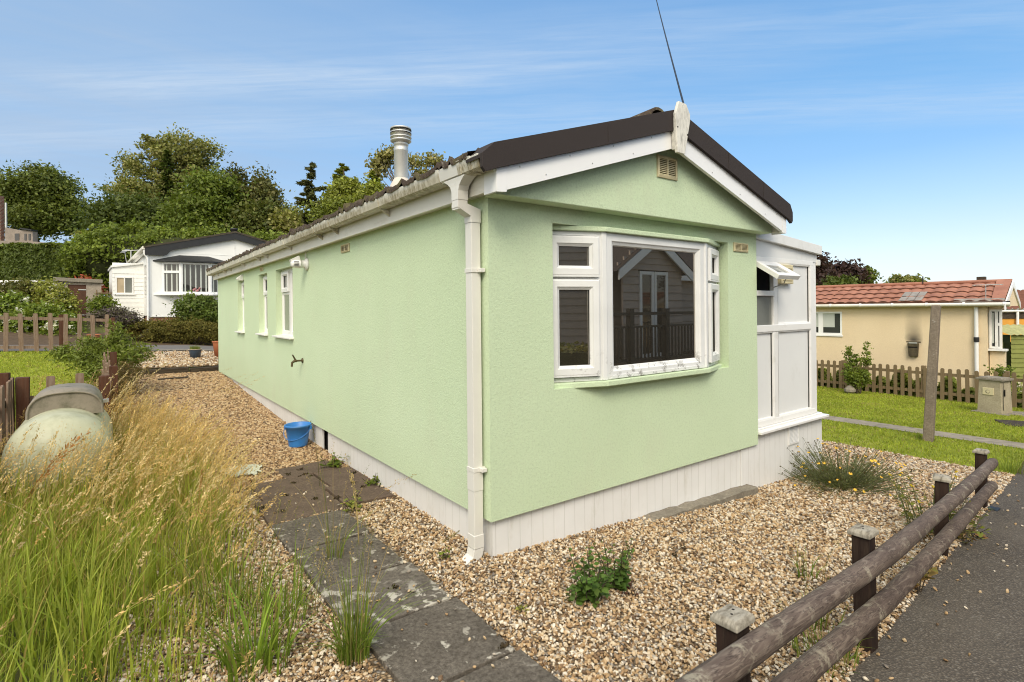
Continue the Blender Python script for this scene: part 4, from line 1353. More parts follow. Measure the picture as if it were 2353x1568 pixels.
for i, b in enumerate(bl):
    slab(*b[:4], M_slabb, b[4], (random.uniform(-.02, .02), random.uniform(-.02, .02)), seed=20 + i)

# ================================================================== helpers for the things round about
def lp(px, py, O, ang):
    """pixel -> (along, z) in the vertical plane through O whose direction is ang degrees"""
    d = np.array([math.cos(R_(ang)), math.sin(R_(ang)), 0]); n = np.array([-d[1], d[0], 0])
    r = ray(px, py); t = ((np.array(O) - CAM) @ n) / (r @ n)
    P = CAM + t * r
    return float((P - O) @ d), float(P[2] - O[2])


def clone(o, parent=None, loc=None):
    c = o.copy(); COL.objects.link(c)
    if parent is not None: c.parent = parent
    if loc is not None: c.location = loc
    return c


# ------------------------------------------------------------------ log rail fence along the road
def fy(x): return -1.745 + (0.10 if x > 1.0 else 0.066) * (x - 1.0)
fence = thing('log_rail_fence', 'low brown fence of two round rails on capped posts beside the road', 'fence', (1.0, fy(1.0), float(G(1.0, fy(1.0)))))
rr = random.Random(4)
fdir = Vector((1, 0.10, 0)).normalized()
for x, zt in ((-0.255, 0.545), (1.0, 0.49), (2.72, 0.375), (4.42, 0.245)):
    g = float(G(x, fy(x)))
    Mp = frame((x, fy(x), 0), fdir)
    Mp = Mp @ Matrix.Rotation(rr.uniform(-.12, .12), 4, 'Z') @ Matrix.Rotation(rr.uniform(-.02, .02), 4, 'X')
    mb = MB(Mp); mb.box((-0.045, -0.037, g - 0.2), (0.045, 0.037, zt)); p = mb.build('post', M_post, fence, bevel=0.006)
    mb = MB(Mp @ Matrix.Rotation(rr.uniform(-.1, .1), 4, 'Z'))
    mb.add([(-.057, -.050, zt + .0005), (.057, -.050, zt + .0005), (.057, .050, zt + .0005), (-.057, .050, zt + .0005), (-.057, -.050, zt + .018), (.057, -.050, zt + .018), (.057, .050, zt + .018), (-.057, .050, zt + .018),
            (-.045, -.038, zt + .032), (.045, -.038, zt + .032), (.045, .038, zt + .032), (-.045, .038, zt + .032)],
           [(0, 3, 2, 1), (0, 1, 5, 4), (1, 2, 6, 5), (2, 3, 7, 6), (3, 0, 4, 7), (4, 5, 9, 8), (5, 6, 10, 9), (6, 7, 11, 10), (7, 4, 8, 11), (8, 9, 10, 11)])
    c = mb.build('post_cap', M_cap, p, bevel=0.004)
    for nx in (-0.014, 0.016):
        mb = MB(Mp); mb.lathe([(0.005, 0.0324), (0.0, 0.0335)], (nx, nx * 0.4, zt), 8); mb.build('nail_head', M_dark, c)
    if x > 4:
        mb = MB(Mp); mb.box((-0.05, -0.12, g - 0.02), (0.06, 0.05, g + 0.012)); mb.build('post_shoe', M_black, p)


def rail(x0, z0, x1, z1, r0, seed, bendy=0.02):
    r = np.random.default_rng(seed); n = 70
    ts = np.linspace(0, 1, n); path = []; rad = []
    for t in ts:
        x = x0 + (x1 - x0) * t
        path.append((x, fy(x) - 0.082 + bendy * 0.4 * math.sin(t * 5 + seed), z0 + (z1 - z0) * t + bendy * 0.35 * math.sin(t * 4.2 + seed * 2)))
        e = min(t, 1 - t) * (x1 - x0)
        rad.append(r0 * (0.94 + 0.02 * t) * (1 + 0.012 * r.normal() + 0.03 * math.sin(t * 17 + seed)) * min(1.0, 0.72 + e / 0.05 * 0.28))
    mb = MB(); mb.tube(path, rad, 18)
    o = mb.build('rail', M_log, fence)
    # a little knottiness
    return o


rail(-1.15, 0.560, 4.45, 0.180, 0.0445, 1)
rail(-1.15, 0.370, 4.47, -0.040, 0.0435, 2)

# ------------------------------------------------------------------ picket fences of the left neighbour's lawn
def picket_mesh(h, w=0.075, t=0.018, top='flat'):
    mb = MB()
    if top == 'round':
        pts = [(-w / 2, 0), (w / 2, 0), (w / 2, h - w * 0.5)] + [(w / 2 * math.cos(a), h - w * 0.5 + w / 2 * math.sin(a)) for a in np.linspace(0.3, 2.84, 7)] + [(-w / 2, h - w * 0.5)]
    else:
        pts = [(-w / 2, 0), (w / 2, 0), (w / 2, h - 0.012), (w / 2 - 0.012, h), (-w / 2 + 0.012, h), (-w / 2, h - 0.012)]
    mb.prism(pts, -t / 2, t / 2)
    return mb


def picket_fence(label, A, B, h, spacing, posts, mat, pmat, width=0.075, group=None, rails=(0.25, 0.8), inside=1, top='flat', ph=0.06, pw=0.09, seed=1, skip=(), sink=0.0, jit=0.012):
    rr = random.Random(seed)
    A = Vector((A[0], A[1], 0)); B = Vector((B[0], B[1], 0)); d = (B - A); Ln = d.length; d.normalize()
    nrm = Vector((-d.y, d.x, 0)) * inside
    t = thing('picket_fence', label, 'fence', (A.x, A.y, float(G(A.x, A.y)) - sink), group)
    base = Vector(ORIG[t.name])
    first = None; n = int(Ln / spacing)
    for i in range(n + 1):
        s = i * spacing + rr.uniform(-.006, .006)
        if any(a < s < b for a, b in skip): continue
        p = A + d * s; g = float(G(p.x, p.y)) - sink
        if first is None:
            mb = picket_mesh(h, width, top=top); ORIG_t = ORIG[t.name]
            me_o = mb
            # mesh is modelled at its own base; place by object transform
            me = bpy.data.meshes.new('picket'); me.from_pydata([tuple(v) for v in mb.v], [], mb.f); me.materials.append(mat)
            first = bpy.data.objects.new('picket', me); COL.objects.link(first); o = first; o.parent = t
        else:
            o = clone(first, t)
        o.location = p + Vector((0, 0, g)) - base + nrm * 0.03
        o.rotation_euler = (rr.uniform(-jit, jit), rr.uniform(-jit, jit) * 1.6, math.atan2(d.y, d.x) + rr.uniform(-.02, .02))
        o.scale = (1, 1, 1 + rr.uniform(-.02, .015))
    for f in rails:
        mb = MB(); m = max(1, int(Ln / 0.9))
        for i in range(m):
            a = A + d * (Ln * i / m); b = A + d * (Ln * (i + 1) / m)
            za, zb = float(G(a.x, a.y)) - sink + h * f, float(G(b.x, b.y)) - sink + h * f
            q = [(a, za), (b, zb)]
            vs = []
            for p, z in q:
                for (o1, o2) in ((-0.014, -0.036), (0.014, -0.036), (0.014, 0.036), (-0.014, 0.036)):
                    vs.append((p.x + nrm.x * (0.004 + o1), p.y + nrm.y * (0.004 + o1), z + o2))
            mb.add(vs, [(0, 1, 2, 3), (7, 6, 5, 4), (0, 4, 5, 1), (1, 5, 6, 2), (2, 6, 7, 3), (3, 7, 4, 0)])
        mb.build('rail', mat, t)
    for s in posts:
        p = A + d * s; g = float(G(p.x, p.y)) - sink
        Mp = frame((p.x - nrm.x * 0.045, p.y - nrm.y * 0.045, 0), d) @ Matrix.Rotation(rr.uniform(-.03, .03), 4, 'Y')
        mb = MB(Mp); mb.box((-pw / 2, -pw / 2, g - 0.1), (pw / 2, pw / 2, g + h + ph)); mb.build('post', pmat, t, bevel=0.005)
    return t


FZ = 0.86
picket_fence('silvery picket fence by the gas tank running towards the camera', (-2.80, 4.9), (-3.05, 0.9), FZ, 0.135, [0.0, 1.8], M_picket, M_redpost, group='weathered picket fences on the left', inside=1, seed=2, rails=(0.28, 0.74))
picket_fence('short picket fence with brown posts right behind the gas tank', (-2.72, 4.95), (-1.97, 4.95), FZ, 0.24, [0.02, 0.74], M_picket, M_redpost, group='weathered picket fences on the left', inside=1, seed=3, rails=(0.25, 0.72), ph=0.0, pw=0.10)
picket_fence('collapsing picket fence receding along the gravel path beside the shrub', (-1.96, 5.2), (-1.96, 13.6), 0.80, 0.16, [0.55, 2.4, 4.3, 6.2, 8.2], M_picket, M_redpost, group='weathered picket fences on the left', inside=1, seed=4, rails=(0.25, 0.75), ph=0.08, jit=0.07)
picket_fence('picket fence across the far end of the lawn by the road', (-6.5, 13.92), (-1.9, 13.92), 0.90, 0.262, [0.2, 2.3, 3.62], M_picket, M_redpost, width=0.085, group='weathered picket fences on the left', inside=-1, seed=5, rails=(0.12, 0.86), ph=-0.02, pw=0.12)

# ------------------------------------------------------------------ gas tank
tk = thing('gas_tank', 'pale green gas tank with a weathered grey lid in the long grass', 'gas tank', (-2.30, 3.75, 0.05))
tx, tz, tr = -2.30, 0.36, 0.375
mb = MB()
pr = [(0.0, 3.02)]
for a in np.linspace(0.12, 1.5708, 9): pr.append((tr * math.sin(a), 3.30 - 0.28 * math.cos(a)))
pr += [(tr, 3.55), (tr, 3.80), (tr, 4.10), (tr, 4.30)]
for a in np.linspace(1.5708, 0.12, 9)[1:]: pr.append((tr * math.sin(a), 4.30 + 0.26 * math.cos(a)))
pr.append((0.0, 4.56))
mb.lathe(pr, (tx, 0, tz), 48, axis='y')
mb.build('tank_shell', M_tank, tk)
mb = MB(); mb.lathe([(tr + 0.001, 3.42), (tr + 0.004, 3.425), (tr + 0.004, 3.44), (tr + 0.001, 3.445)], (tx, 0, tz), 48, axis='y'); mb.build('weld_seam', M_tank, tk)
for y in (3.35, 4.2):
    mb = MB(); mb.prism([(tx - 0.25, -0.1), (tx + 0.25, -0.1), (tx + 0.2, 0.10), (tx - 0.2, 0.10)], y - 0.03, y + 0.03); mb.build('foot', M_tank, tk)
# lid: a half-round hood open underneath, its front slanting
mb = MB(); n = 17; hw, hh = 0.27, 0.25; z0 = tz + tr - 0.075; y0, y1 = 3.62, 4.08
vs = []
for j, (y, k) in enumerate(((y0 - 0.05, 0.86), (y0 + 0.0, 0.985), (y0 + 0.06, 1.0), (y1 - 0.05, 1.0), (y1, 0.95))):
    for i in range(n):
        a = math.pi * i / (n - 1)
        sx = math.copysign(abs(math.cos(a)) ** 0.72, math.cos(a)); sz = abs(math.sin(a)) ** 0.72
        vs.append((tx + 0.03 + hw * sx * (0.97 + 0.03 * k), y, z0 + hh * sz * k))
fs = []
for j in range(4):
    for i in range(n - 1): fs.append((j * n + i, j * n + i + 1, (j + 1) * n + i + 1, (j + 1) * n + i))
mb.add(vs, fs, True)
mb.add(vs[:n], [tuple(range(n))]); mb.add(vs[-n:], [tuple(range(n - 1, -1, -1))])
# rolled rim round the front edge
rimp = [Vector(v) + Vector((0, -0.006, 0)) for v in vs[:n]]
mb.tube(rimp, 0.010, 8)
lid = mb.build('lid', M_hood, tk)
mb = MB(); mb.box((tx + 0.30, y0 + 0.10, z0 + 0.07), (tx + 0.345, y0 + 0.16, z0 + 0.10)); mb.build('latch', M_steel, lid)

# ------------------------------------------------------------------ blue bucket, cloth, pots
b0 = (-0.155, 3.86); bz0 = float(G(*b0)) + 0.012
bk = thing('bucket', 'blue plastic bucket standing on gravel beside the skirting', 'bucket', (b0[0], b0[1], bz0))
mb = MB(); mb.lathe([(0.0, 0.0), (0.098, 0.0), (0.104, 0.008), (0.104, 0.018), (0.118, 0.10), (0.138, 0.222), (0.143, 0.224), (0.143, 0.232), (0.151, 0.236), (0.155, 0.246), (0.152, 0.256), (0.146, 0.258), (0.136, 0.25), (0.10, 0.03), (0, 0.025)], (b0[0], b0[1], bz0), 40)
mb.build('bucket_body', M_bucket, bk)
mb = MB(); hp = []
dirx = Vector((-0.75, -0.66, 0)); side = Vector((0.805, -0.593, 0))
for a in np.linspace(0, math.pi, 15):
    p = Vector((b0[0], b0[1], bz0 + 0.215)) + side * (0.152 * math.cos(a)) + (Vector((-0.593, -0.805, 0)) * 0.105 + Vector((0, 0, -0.105))) * math.sin(a) * 1.0 + Vector((-0.03, 0.0, -0.02)) * math.sin(a)
    hp.append(p)
mb.tube(hp, 0.0045, 6); mb.build('handle', M_bucket, bk)
for s in (1, -1):
    mb = MB(); q = Vector((b0[0], b0[1], bz0 + 0.215)) + side * 0.147 * s
    mb.box((q.x - 0.016, q.y - 0.016, q.z - 0.02), (q.x + 0.016, q.y + 0.016, q.z + 0.03)); mb.build('ear', M_bucket, bk, bevel=0.006)

def cloth():
    r = np.random.default_rng(9); n = 34
    c = gp(558, 1088); u = np.linspace(-1, 1, n); X, Y = np.meshgrid(u, u)
    rad = np.sqrt(X ** 2 + Y ** 2)
    h = 0.03 * np.clip(1 - rad, 0, 1) + 0.018 * np.abs(np.sin(X * 7 + Y * 3)) * np.clip(1.1 - rad, 0, 1) + 0.012 * np.abs(np.sin(Y * 11 - X * 4)) + 0.004 * r.random((n, n))
    P = np.column_stack([(c[0] + X * 0.17 * (1 + 0.15 * np.sin(Y * 4))).ravel(), (c[1] + Y * 0.20 * (1 + 0.15 * np.sin(X * 5))).ravel(), (float(G(c[0], c[1])) + 0.022 + h).ravel()])
    q = []; 
    for j in range(n - 1):
        for i in range(n - 1):
            if rad[j, i] < 1.08 + 0.1 * math.sin(i * 0.9): q.append((j * n + i, j * n + i + 1, (j + 1) * n + i + 1, (j + 1) * n + i))
    o = raw_mesh('cloth', P, q, M_rag, None, smooth=True, origin=tuple(c))
    tag(o, 'crumpled pale cloth lying by the brown paving at the grass edge', 'cloth')


cloth()


def pot(name, label, c, r, h, mat, rim, plant=None, seed=3):
    z = float(G(c[0], c[1]))
    t = thing(name, label, 'plant pot', (c[0], c[1], z))
    mb = MB(); mb.lathe([(0, 0), (r * 0.68, 0), (r * 0.95, h * 0.9), (r * 0.97, h * 0.93)], (c[0], c[1], z), 28); mb.build('pot_body', mat, t)
    mb = MB(); mb.lathe([(r * 0.97, h * 0.92), (r * 1.06, h * 0.94), (r * 1.06, h), (r * 0.95, h), (r * 0.9, h * 0.9), (0, h * 0.88)], (c[0], c[1], z), 28); mb.build('rim', rim, t)
    if plant:
        rr = np.random.default_rng(seed); n = 260
        a = rr.random(n) * 6.28; q = rr.random(n) ** 0.5 * r * 0.8
        B = np.column_stack([c[0] + q * np.cos(a), c[1] + q * np.sin(a), np.full(n, z + h * 0.88)])
        ln = rr.random(n) * 6.28
        V, Q, C = blades(rr, B, plant * (0.4 + 0.8 * rr.random(n)), np.column_stack([np.cos(ln), np.sin(ln)]), 0.2 + 0.5 * rr.random(n), np.full(n, 0.008), pick_cols(rr, n, [(.16, .22, .03), (.28, .30, .06)]), 3)
        raw_mesh('leaves', V, Q, M_grass, t, C)
    return t


pot('flower_pot', 'blue pot with a pale rim and grassy plant on the gravel terrace', (-0.30, 12.45), 0.145, 0.23, M_potblue, M_potrim, 0.13)
pot('flower_pot', 'tall terracotta pot half hidden behind the far corner of the green wall', (0.26, 12.6), 0.17, 0.42, M_terra, M_terra)
pot('flower_pot', 'small orange pot standing behind the far picket fence', tuple(at(216, 772, 15.5)[:2]), 0.16, 0.30, M_terra, M_terra)

# timbers edging the terrace
def sleeper(label, a, b, w_, h_, seed):
    rr = random.Random(seed); a = Vector((a[0], a[1], 0)); b = Vector((b[0], b[1], 0)); d = (b - a)
    g = float(G((a.x + b.x) / 2, (a.y + b.y) / 2 - 0.12))
    Mz = frame(((a.x + b.x) / 2, (a.y + b.y) / 2, g), d)
    mb = MB(Mz); mb.box((-d.length / 2, -w_ / 2, -0.08), (d.length / 2, w_ / 2, h_))
    o = mb.build('timber_sleeper', M_sleeper, None, bevel=0.012, origin=((a.x + b.x) / 2, (a.y + b.y) / 2, g))
    tag(o, label, 'sleeper', 'timbers edging the gravel terrace')


sleeper('dark timber edging the terrace nearest the green wall', (-0.55, 11.06), (0.9, 11.10), 0.12, 0.135, 1)
sleeper('dark timber edging the terrace left of the wall timber', (-1.75, 11.00), (-0.58, 11.04), 0.12, 0.12, 2)
sleeper('low rotten timber lying in the gravel before the terrace', (-1.2, 10.2), (-0.65, 10.22), 0.10, 0.05, 3)
sleeper('thin half sunken timber across the gravel path', (-1.7, 9.0), (-0.5, 9.05), 0.06, 0.025, 4)

# ------------------------------------------------------------------ concrete post, meter box, cover (right)
pb = gp(2131, 1014); D = float((pb - CAM) @ CF)
ptop = at(2151, 701, D)
mb = MB(); r0, r1 = 0.066, 0.056
a, b = Vector(tuple(pb)) - Vector((0, 0, 0.2)), Vector(tuple(ptop))
vs = []
for p, r in ((a, r0), (b - Vector((0, 0, 0.02)), r1), (b, r1 - 0.014)):
    for k in range(4):
        an = R_(45 + 5) + k * math.pi / 2
        vs.append(p + Vector((math.cos(an), math.sin(an), 0)) * r * 1.35)
fs = [(i * 4 + k, i * 4 + (k + 1) % 4, i * 4 + 4 + (k + 1) % 4, i * 4 + 4 + k) for i in range(2) for k in range(4)] + [(8, 9, 10, 11)]
mb.add(vs, fs)
tag(mb.build('concrete_post', M_concpost, None, bevel=0.012, origin=tuple(pb)), 'leaning weathered concrete post standing alone on the lawn', 'post')

mc = gp(2287, 953); D = float((mc - CAM) @ CF)
mt = thing('meter_cabinet', 'tapered concrete meter cabinet with cream plate on the lawn', 'cabinet', tuple(mc))
ang = 8.0
Mc = frame((mc[0] + 0.15, mc[1] + 0.12, mc[2]), (math.cos(R_(ang)), math.sin(R_(ang)), 0))
sc = D / FPX      # metres per picture unit at the cabinet
H = 83 * sc
def taper(mb, hx0, hy0, hx1, hy1, z0, z1):
    vs = [(-hx0, -hy0, z0), (hx0, -hy0, z0), (hx0, hy0, z0), (-hx0, hy0, z0), (-hx1, -hy1, z1), (hx1, -hy1, z1), (hx1, hy1, z1), (-hx1, hy1, z1)]
    mb.add(vs, [(0, 3, 2, 1), (4, 5, 6, 7), (0, 1, 5, 4), (1, 2, 6, 5), (2, 3, 7, 6), (3, 0, 4, 7)])
Mc = frame((mc[0] + 0.2, mc[1] + 0.05, mc[2]), (-0.223, -0.975, 0))
mb = MB(Mc); taper(mb, 0.215, 0.20, 0.185, 0.185, -0.02, H - 0.05); mb.build('cabinet_body', M_box, mt, bevel=0.008)
mb = MB(Mc); mb.box((-0.30, -0.27, -0.2), (0.30, 0.28, 0.03)); mb.build('plinth', M_conc, mt, bevel=0.01)
mb = MB(Mc); taper(mb, 0.235, 0.215, 0.235, 0.215, H - 0.0495, H - 0.01); taper(mb, 0.20, 0.18, 0.19, 0.17, H - 0.0095, H + 0.01); mb.build('cabinet_lid', M_conc, mt, bevel=0.006)
Mp = Mc @ Matrix.Translation((-0.02, -0.192, H - 0.28)) @ Matrix.Rotation(-0.02, 4, 'X')
mb = MB(Mp); mb.box((-0.095, -0.012, -0.07), (0.095, 0.006, 0.075)); pl = mb.build('plate', M_ventc, mt, bevel=0.004)
mb = MB(Mp); mb.lathe([(0.028, -0.0135), (0.042, -0.0135), (0.042, -0.0125), (0.028, -0.0125)], (0, 0, 0.0), 24, axis='y'); mb.build('plate_ring', M_box, pl)
mb = MB(Mc); mb.box((0.2145, -0.16, 0.10), (0.222, -0.155, H - 0.08)); mb.box((0.206, -0.10, 0.38), (0.22, -0.08, 0.52)); mb.build('door_gap', M_dark, mt)
c = gp(2325, 978)
mb = MB(frame((c[0] + 0.25, c[1] - 0.2, float(G(c[0], c[1]))), (0.52, -0.85, 0))); mb.box((-0.42, -0.28, -0.05), (0.5, 0.28, 0.03))
tag(mb.build('inspection_cover', M_sleeper, None, bevel=0.008, origin=tuple(c)), 'flat rusty inspection cover set in the lawn by the meter cabinet', 'cover')
c = gp(2335, 958)
mb = MB(frame((c[0] + 0.5, c[1] - 0.25, float(G(c[0], c[1]))), (0.52, -0.85, 0))); mb.box((-0.45, -0.2, -0.05), (0.6, 0.25, 0.025))
tag(mb.build('stone_flag', M_conc, None, bevel=0.008, origin=tuple(c)), 'flat concrete flag on the lawn behind the rusty cover', 'flagstone')

# picket fence on the right, round topped
A = gp(1870, 888); B = gp(2346, 940)
A2 = (B - A); B = B + A2 * 0.25; A = A - A2 * 0.35
picket_fence('brown round topped picket fence in front of the cream home', A[:2], B[:2], 0.80, 0.168, [0.36 * 1, 2.4, 4.3, 5.9], M_picketR, M_picketR, width=0.08, inside=-1, seed=7, rails=(0.22, 0.80), top='round', ph=0.02, jit=0.01)

# ------------------------------------------------------------------ cream park home
CO = np.array(at(2308.5, 694.8, 13.0)); CA = 96.0
cd_ = Vector((math.cos(R_(CA)), math.sin(R_(CA)), 0)); cin = Vector((cd_.y, -cd_.x, 0)); 
if cin.x < 0: cin = -cin
cream = thing('park_home', 'cream rendered park home with red tiled roof and sooty flue outlet', 'park home', (CO[0], CO[1], float(G(CO[0], CO[1]))))
def CP(s, z, d=0.0):    # along, height above eave line, depth inwards
    p = Vector(tuple(CO)) + cd_ * s + cin * d
    return (p.x, p.y, CO[2] + z)
MW = frame(tuple(Vector(CP(0, 0, 0.16))), cd_, -cin)
zg = float(G(CO[0] + 0.5, CO[1])) - CO[2] - 0.2
wx0, wz0 = lp(1930.9, 770.7, CO, CA); _, wz1 = lp(1930.9, 716.7, CO, CA)
wx1 = wx0 + 1.25
s_end = lp(2303, 760, CO, CA)[0] + 0.02
s_bay = lp(2266, 760, CO, CA)[0]
hW = 3.1
mb = MB(MW); mb.wall(s_bay, 11.5, zg, 0.02, [(wx0, wx1, wz0, wz1)], 0.07)
mb.build('wall', M_cream, cream)
gz = lp(2325, 639, CO, CA)[1] - 0.03
mb = MB(); fs = []
v = [CP(s_bay, zg, 0.16), CP(s_bay, zg, hW), CP(s_bay, 0.0, hW), CP(s_bay, gz - 0.1, hW / 2 + 0.08), CP(s_bay, 0.0, 0.16)]
mb.add(v, [(0, 1, 2, 3, 4)]); v = [CP(11.5, zg, 0.16), CP(11.5, zg, hW), CP(11.5, 0.0, hW), CP(11.5, gz - 0.1, hW / 2 + 0.08), CP(11.5, 0.0, 0.16)]; mb.add(v, [(0, 1, 2, 3, 4)])
mb.build('end_wall', M_cream, cream)
# red roof with pantile courses
nu, ny_ = 73, 420
ss = np.linspace(0.02, 11.8, ny_); uu = np.linspace(0, 1, nu)
U, S = np.meshgrid(uu, ss)
Dp = U * (hW / 2 + 0.08); Z = 0.02 + (gz - 0.02) * U
ph = (S / 0.26) % 1.0
wave = 0.036 * np.abs(np.sin(ph * np.pi)) ** 0.7
Z = Z + wave - 0.052 * ((U * 4.0) % 1.0) + 0.01
P = np.array(CO)[None, None] + np.array(cd_)[None, None] * S[..., None] + np.array(cin)[None, None] * (Dp[..., None] - 0.02)
P[..., 2] = CO[2] + Z
q = [(j * nu + i, j * nu + i + 1, (j + 1) * nu + i + 1, (j + 1) * nu + i) for j in range(ny_ - 1) for i in range(nu - 1)]
rf = raw_mesh('roof', P.reshape(-1, 3), q, M_redtile, cream)
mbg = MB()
for k in range(5):          # dark strip standing in for the shade under each tile course lip
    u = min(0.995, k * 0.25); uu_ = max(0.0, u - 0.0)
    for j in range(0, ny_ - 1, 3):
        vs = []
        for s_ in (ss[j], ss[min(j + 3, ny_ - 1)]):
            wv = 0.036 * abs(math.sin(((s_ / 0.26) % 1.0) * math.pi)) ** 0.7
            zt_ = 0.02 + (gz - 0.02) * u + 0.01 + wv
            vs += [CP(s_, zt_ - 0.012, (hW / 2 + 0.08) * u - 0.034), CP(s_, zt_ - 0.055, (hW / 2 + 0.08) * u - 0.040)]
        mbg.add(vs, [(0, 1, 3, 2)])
mbg.build('tile_lip_shade', plain('shaded_tile_lip', (0.10, 0.045, 0.03), 0.95, 0.1, 0.3, 8), rf)
mb = MB(); mb.add([CP(-0.02, gz, hW / 2 + 0.06), CP(11.8, gz, hW / 2 + 0.06), CP(11.8, 0.0, hW + 0.2), CP(-0.02, 0, hW + 0.2)], [(0, 1, 2, 3)]); mb.build('roof_back', M_redtile, cream)
mb = MB(); mb.tube([CP(0.0, gz + 0.01, hW / 2 + 0.06), CP(11.8, gz + 0.01, hW / 2 + 0.06)], 0.055, 10); mb.build('ridge', M_redtile, rf)
# the bare red end sheet of the roof and its white bargeboards
mb = MB(); mb.add([CP(-0.0, 0.045, -0.03), CP(-0.0, gz + 0.055, hW / 2 + 0.06), CP(0.30, gz + 0.055, hW / 2 + 0.06), CP(0.24, 0.06, -0.03)], [(0, 1, 2, 3)])
mb.build('verge_sheet', M_redtile, rf)
for sg in (0, 1):
    f = lambda u, dz: CP(-0.03, dz + (gz + 0.02) * u, (hW / 2 + 0.06) * u if sg == 0 else (hW + 0.12) - (hW / 2 + 0.06) * u)
    g2 = lambda u, dz: CP(-0.001, dz + (gz + 0.02) * u, (hW / 2 + 0.06) * u if sg == 0 else (hW + 0.12) - (hW / 2 + 0.06) * u)
    vs = [f(-0.05, -0.16), f(0.06, -0.16), f(1, -0.16), f(1, 0.0), f(-0.05, 0.0)] + [g2(-0.05, -0.16), g2(0.06, -0.16), g2(1, -0.16), g2(1, 0.0), g2(-0.05, 0.0)]
    mb = MB(); mb.add(vs, [(0, 1, 2, 3, 4), (9, 8, 7, 6, 5)] + [(i, (i + 1) % 5, 5 + (i + 1) % 5, 5 + i) for i in range(5)]); mb.build('bargeboard', M_barge, cream)
mb = MB(); mb.add([CP(0.0, -0.1, 0.1), CP(0.0, -0.1, hW), CP(0.0, gz - 0.12, hW / 2 + 0.08)], [(0, 1, 2)]); mb.build('gable_panel', M_cream, cream)
# patch of grey tiles
mb = MB()
def RP(s, u, lift=0.028): return CP(s, 0.02 + (gz - 0.02) * u + lift, (hW / 2 + 0.08) * u - 0.02)
pa, pb_ = lp(2062, 700, CO, CA)[0], lp(2117, 700, CO, CA)[0]
for k in range(3):
    s0 = pb_ + (pa - pb_) * k / 3; s1 = pb_ + (pa - pb_) * (k + 1) / 3
    for u0, u1 in ((0.02, 0.245), (0.26, 0.50)):
        mb.add([RP(s0, u0, 0.045), RP(s1 - 0.012, u0, 0.045), RP(s1 - 0.012, u1, 0.035), RP(s0, u1, 0.035)], [(0, 1, 2, 3)])
mb.build('grey_tile_patch', M_greytile, rf)
mb = MB(); mb.add([CP(lp(2192, 693, CO, CA)[0], 0.025, -0.045), CP(0.0, 0.025, -0.045), CP(0.0, 0.10, 0.06), CP(lp(2192, 693, CO, CA)[0], 0.10, 0.06)], [(0, 1, 2, 3)]); mb.build('lead_strip', M_greytile, rf)
# gutter, fascia, downpipe
mb = MB(); mb.tube([CP(-0.1, -0.045, -0.035), CP(11.7, -0.045, -0.035)], 0.045, 10); mb.build('gutter', M_fascia, cream)
for k in range(9):
    s = -0.02 + k * 0.75
    mb = MB(); mb.tube([CP(s, -0.04, -0.037), CP(s + 0.05, -0.04, -0.037)], 0.052, 10); mb.build('gutter_clip', M_upvc, cream)
mb = MB(); v = [CP(-0.1, -0.03, 0.02), CP(11.7, -0.03, 0.02), CP(11.7, 0.03, 0.02), CP(-0.1, 0.03, 0.02)]; mb.add(v, [(0, 1, 2, 3)]); mb.build('fascia', M_black, cream)
mb = MB(); v = [CP(-0.1, -0.11, 0.03), CP(11.7, -0.11, 0.03), CP(11.7, -0.03, 0.02), CP(-0.1, -0.03, 0.02)]; mb.add(v + [CP(-0.1, -0.11, 0.16), CP(11.7, -0.11, 0.16)], [(0, 1, 2, 3), (0, 4, 5, 1)]); mb.build('soffit', M_cream, cream)
sp = lp(2242, 760, CO, CA)[0]
mb = MB(); mb.tube([CP(sp, -0.06, 0.10), CP(sp, zg, 0.10)], 0.043, 12); dpc = mb.build('downpipe', M_upvc, cream)
zb = lp(2241, 781, CO, CA)[1]
mb = MB(); mb.tube([CP(sp, zb + 0.06, 0.10), CP(sp, zb - 0.06, 0.10)], 0.056, 12); mb.build('pipe_collar', M_black, dpc)
# long window
Mwin = frame(tuple(CP(0, 0, 0.16)), cd_, -cin)
mb = MB(Mwin); mb.ring(wx0, wx1, wz0, wz1, [(0, -0.06), (0, 0.0), (0.05, 0.0), (0.055, -0.03)])
wm = lp(1881, 740, CO, CA)[0]
mb.box((wm - 0.06, -0.05, wz0 + 0.04), (wm + 0.06, -0.002, wz1 - 0.04)); cw = mb.build('window', M_upvc, cream)
pane(cw, Mwin, wx0 + 0.05, wm - 0.05, wz0 + 0.05, wz1 - 0.05, -0.035, M_glass_far)
pane(cw, Mwin, wm + 0.05, wx1 - 0.05, wz0 + 0.05, wz1 - 0.05, -0.035, M_glass_far)
M_blind = plain('pale_blind', (0.50, 0.52, 0.47), 0.9, 0.2, 0.05, 3)
for a, b in ((wx0 + 0.20, wm - 0.06), (wm + 0.06, wx1 - 0.06)):
    mb = MB(Mwin); mb.add([(a, -0.030, wz0 + 0.22), (b, -0.030, wz0 + 0.22), (b, -0.030, wz1 - 0.055), (a, -0.030, wz1 - 0.055)], [(0, 1, 2, 3)]); mb.build('blind', M_blind, cw)
mb = MB(Mwin); mb.box((wx0 - 0.02, -0.05, wz0 - 0.045), (wx1, 0.03, wz0 - 0.001)); mb.build('window_sill', M_upvc, cw)
